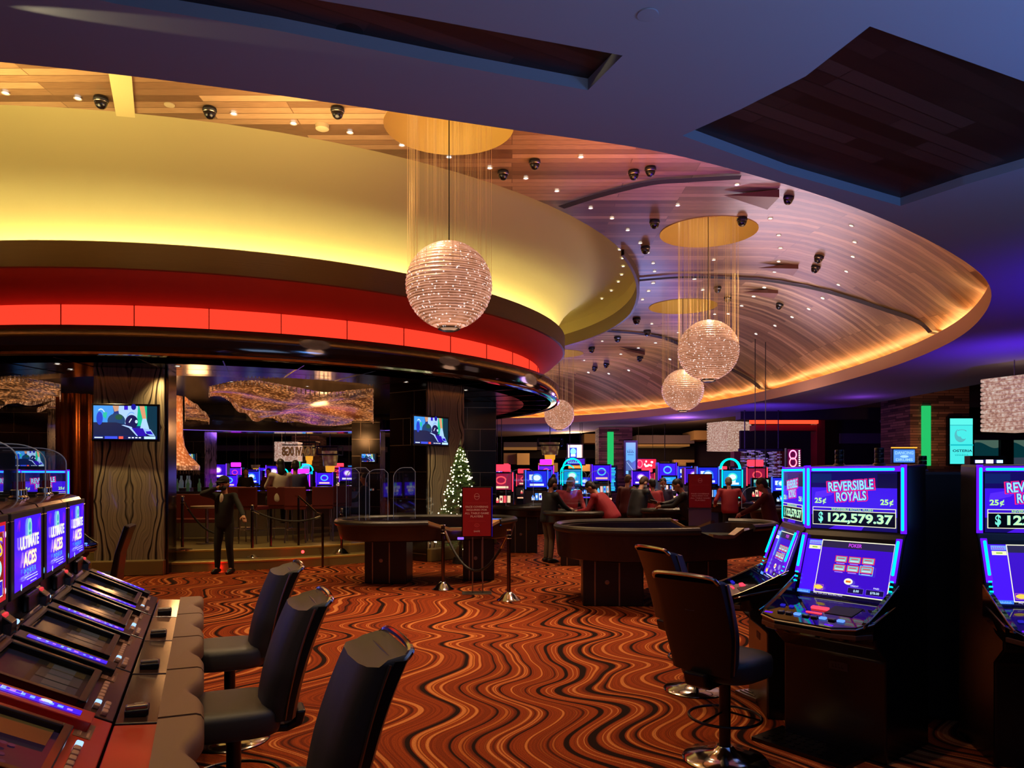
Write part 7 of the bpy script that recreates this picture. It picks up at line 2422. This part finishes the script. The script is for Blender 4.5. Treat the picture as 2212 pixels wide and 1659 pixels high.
# box chandeliers of crystal rows
def box_chandelier(px0, py0, px1, py1, Y, label, rz=R(24), rows=12):
    a, b = P(px0, py0, Y), P(px1, py1, Y)
    w_, h_ = (b.x - a.x) * 0.78, a.z - b.z
    t = empty('box_chandelier', ((a.x + b.x) / 2, Y, b.z), rz, label=label, cat='chandelier', group='box chandeliers')
    for i in range(rows):
        z = h_ * (i + 0.5) / rows
        m = MB(); rr = w_ / 2
        k_ = h_ / rows * 0.42
        m.prism([(-rr, -rr), (rr, -rr), (rr, rr), (-rr, rr)], z - k_, z + k_)
        m.build('crystal_row', MAT['white_beads'], t, bevel=k_ * 0.6)
    m = MB(); m.box((0, 0, h_ / 2), (w_ * 0.9, w_ * 0.9, h_ * 0.98)); m.build('core', mat('core', (150, 120, 110), 0.5, em=(190, 130, 110), es=0.3), t)
    for s in (-1, 1):
        m = MB(); m.tube([(s * w_ * 0.3, 0, h_), (s * w_ * 0.3, 0, top_z((a.x + b.x) / 2, Y) - b.z)], 0.01, 6); m.build('cable', MAT['steel'], t)


box_chandelier(1532, 912, 1617, 975, 33, 'middle box chandelier of pale crystal rows before the red restaurant front')
box_chandelier(2138, 815, 2290, 932, 15, 'nearest box chandelier of pale crystal rows, cut off by the right edge')
box_chandelier(592, 955, 655, 997, 36, 'box chandelier of pale crystal rows seen through the bar', rz=R(4))
box_chandelier(96, 951, 131, 997, 30, 'box chandelier of pale crystal rows far left beside the bronze column', rz=R(2))

# stepped amber lanterns
MAT['amber'] = mat('amber_lantern', (200, 130, 40), 0.4, em=(255, 176, 50), es=0.8)
MAT['amber_dim'] = M_beads('amber_shell', (180, 150, 80), (196, 160, 92), 0.55, 5)
def lantern(px, ytop, ybot, wpx, Y, label, cage=True):
    a, b = P(px - wpx / 2, ytop, Y), P(px + wpx / 2, ybot, Y)
    w_, h_ = b.x - a.x, a.z - b.z
    t = empty('tiered_lantern', ((a.x + b.x) / 2, Y, b.z), label=label, cat='pendant light', group='tiered amber lanterns')
    for i, (k0, z0, z1) in enumerate(((0.34, 0.0, 0.22), (0.46, 0.2, 0.42), (0.72, 0.38, 0.62), (0.8, 0.58, 0.86))):
        m = MB(); m.lathe([(0, z0 * h_), (w_ * k0 / 2 * 0.9, z0 * h_), (w_ * k0 / 2, z1 * h_), (0, z1 * h_)], 20); m.build('tier', MAT['amber'] if i < 2 else MAT['amber_dim'], t, smooth=True)
    if cage:
        for (x, y) in ((-1, -1), (1, -1), (1, 1), (-1, 1)):
            m = MB(); m.tube([(x * w_ * 0.5, y * w_ * 0.5, h_ * 0.74), (x * w_ * 0.5, y * w_ * 0.5, h_)], 0.03, 4); m.build('cage_post', MAT['black'], t)
        for z in (0.74, 1.0):
            m = MB(); m.tube([(-w_ * 0.5, -w_ * 0.5, h_ * z), (w_ * 0.5, -w_ * 0.5, h_ * z), (w_ * 0.5, w_ * 0.5, h_ * z), (-w_ * 0.5, w_ * 0.5, h_ * z)], 0.03, 4, True); m.build('cage_rail', MAT['black'], t)
    m = MB(); m.tube([(0, 0, h_ * 0.8), (0, 0, top_z((a.x + b.x) / 2, Y) - b.z)], 0.02, 6); m.build('cable', MAT['black'], t)


lantern(713, 965, 1032, 44, 34, 'tiered amber lantern in a black frame right of the crystal box beyond the bar')
lantern(668, 955, 1004, 36, 38, 'amber lantern half hidden behind the hanging letters beyond the bar')
lantern(1188, 948, 1004, 52, 35.5, 'large amber lantern in a black cage above the shields by the tree')
lantern(1436, 993, 1026, 24, 36, 'glowing gold tiered lantern right of the red lightbox', False)
lantern(552, 1002, 1018, 24, 38, 'gold lantern above the light blue screen beyond the bar', False)
lantern(779, 970, 1014, 22, 33, 'narrow amber lantern beside the small television on the tiled pillar')
# hanging letters of the bar sign seen from behind
a, b = P(610, 958, 27), P(675, 985, 27)
t = empty('hanging_letters', (b.x, 27, b.z - 0.0), R(180), label='row of hanging metal letters seen from behind through the bar', cat='sign')
vs, fs, x0, x1, y0, y1 = text_polys('IOAVI 0G8', 0.03)
kx, ky = (b.x - a.x) / (x1 - x0), 0.34 / (y1 - y0)
m = MB()
for z_ in (0.0, 0.06):
    m.add([((x - x0) * kx, z_, (y - y0) * ky) for x, y in vs], fs)
m.build('letters', MAT['steel'], t)
m = MB(); m.tube([(0, 0.03, 0.40), (b.x - a.x, 0.03, 0.40)], 0.02, 6); m.build('rail', MAT['black'], t)
for q_ in (0.2, 0.9):
    m = MB(); m.tube([((b.x - a.x) * q_, 0.03, 0.4), ((b.x - a.x) * q_, 0.03, 1.2)], 0.012, 6); m.build('hanger', MAT['black'], t)

# red restaurant front with neon band
MAT['red_lacquer'] = mat('red_lacquer', (120, 22, 20), 0.4)
t = empty('red_storefront', P(1700, 960, 28.5), label='red framed restaurant front with a glowing orange red band', cat='shop front')
def rb(px0, py0, px1, py1, Y, d, name, mt):
    a, b = P(px0, py0, Y), P(px1, py1, Y); o_ = P(1700, 960, 28.5)
    m = MB(); m.box(((a.x + b.x) / 2 - o_.x, Y + d / 2 - o_.y, (a.z + b.z) / 2 - o_.z), (b.x - a.x, d, a.z - b.z)); return m.build(name, mt, t)
rb(1765, 900, 1782, 1120, 28.4, 0.6, 'frame_post', MAT['red_lacquer']); rb(1630, 918, 1782, 930, 28.5, 0.6, 'lintel', MAT['red_lacquer'])
rb(1622, 906, 1768, 915, 28.3, 0.2, 'neon_band', emit('neon_red_orange', (255, 70, 40), 1.7)); rb(1622, 900, 1782, 906, 28.4, 0.5, 'cornice', MAT['red_lacquer'])
rb(1586, 975, 1602, 1120, 28.6, 0.5, 'frame_post', MAT['red_lacquer']); rb(1684, 975, 1696, 1120, 28.6, 0.5, 'frame_post', MAT['red_lacquer']); rb(1600, 930, 1765, 1010, 30.0, 0.2, 'dark_interior', MAT['wall_dark'])
# bead curtain of discs
rnd.seed(31)
m0 = None
t = empty('disc_curtain', P(1645, 1000, 26.5), label='curtain of small silver discs hanging on rods at the restaurant front', cat='hanging discs')
o_ = P(1645, 1000, 26.5)
m = MB(); md = MB()
for i in range(26):
    px = 1600 + i * 3.3
    a, b = P(px, 975, 26.5), P(px, 1055 + rnd.uniform(-8, 8), 26.5)
    y = rnd.uniform(-0.3, 0.3)
    m.tube([(a.x - o_.x, y, a.z - o_.z), (b.x - o_.x, y, b.z - o_.z)], 0.012, 4)
    for j in range(7):
        z = b.z + (a.z - b.z) * rnd.random()
        md.lathe([(0, 0), (0.09, 0.01), (0.085, 0.04), (0, 0.05)], 10, (a.x - o_.x, y, z - o_.z))
m.build('rods', MAT['steel'], t)['kind'] = 'stuff'
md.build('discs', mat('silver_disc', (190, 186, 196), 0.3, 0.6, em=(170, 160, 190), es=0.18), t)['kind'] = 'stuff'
m = MB(); m.tube([(P(1595, 972, 26.5).x - o_.x, 0, P(1595, 972, 26.5).z - o_.z), (P(1690, 972, 26.5).x - o_.x, 0, P(1595, 972, 26.5).z - o_.z)], 0.05, 6); m.build('top_rail', MAT['black'], t)
for q_ in (-0.6, 0.6):
    m = MB(); m.tube([(q_, 0, P(1595, 972, 26.5).z - o_.z), (q_, 0, top_z(o_.x + q_, 26.5) - o_.z)], 0.02, 5); m.build('hanger', MAT['black'], t)
# teal glowing fish tank like sign at the far right tables
lit_box(1628, 1036, 1660, 1052, 20.5, lambda c, w_, h_: (c.rect(0, 0, w_, h_, (10, 90, 110)), c.rect(0, h_ * .6, w_, h_, (120, 190, 170)), c.poly([(w_ * .1, h_ * .1), (w_ * .4, h_ * .5), (w_ * .9, h_ * .3), (w_ * .8, h_ * .1)], (40, 200, 210))), 'lit_canopy', 'teal and white lit canopy sign above the far right table', 'sign')
# hall light for the far part
for (px, py, Y, p_, c_) in ((620, 990, 30, 220, (150, 90, 255)), (1230, 985, 28, 240, (150, 110, 255)), (1470, 985, 30, 200, (190, 120, 255)), (1640, 980, 20, 120, (200, 160, 200)), (720, 985, 40, 200, (255, 180, 120)), (1240, 975, 41, 700, (255, 200, 140)), (1460, 975, 41, 500, (255, 190, 130)), (1860, 950, 22, 60, (120, 60, 200))):
    q = P(px, py, Y); lamp('POINT', 'far_light', (q.x, q.y, 3.6), p_ * 0.6, c_, 0.5)
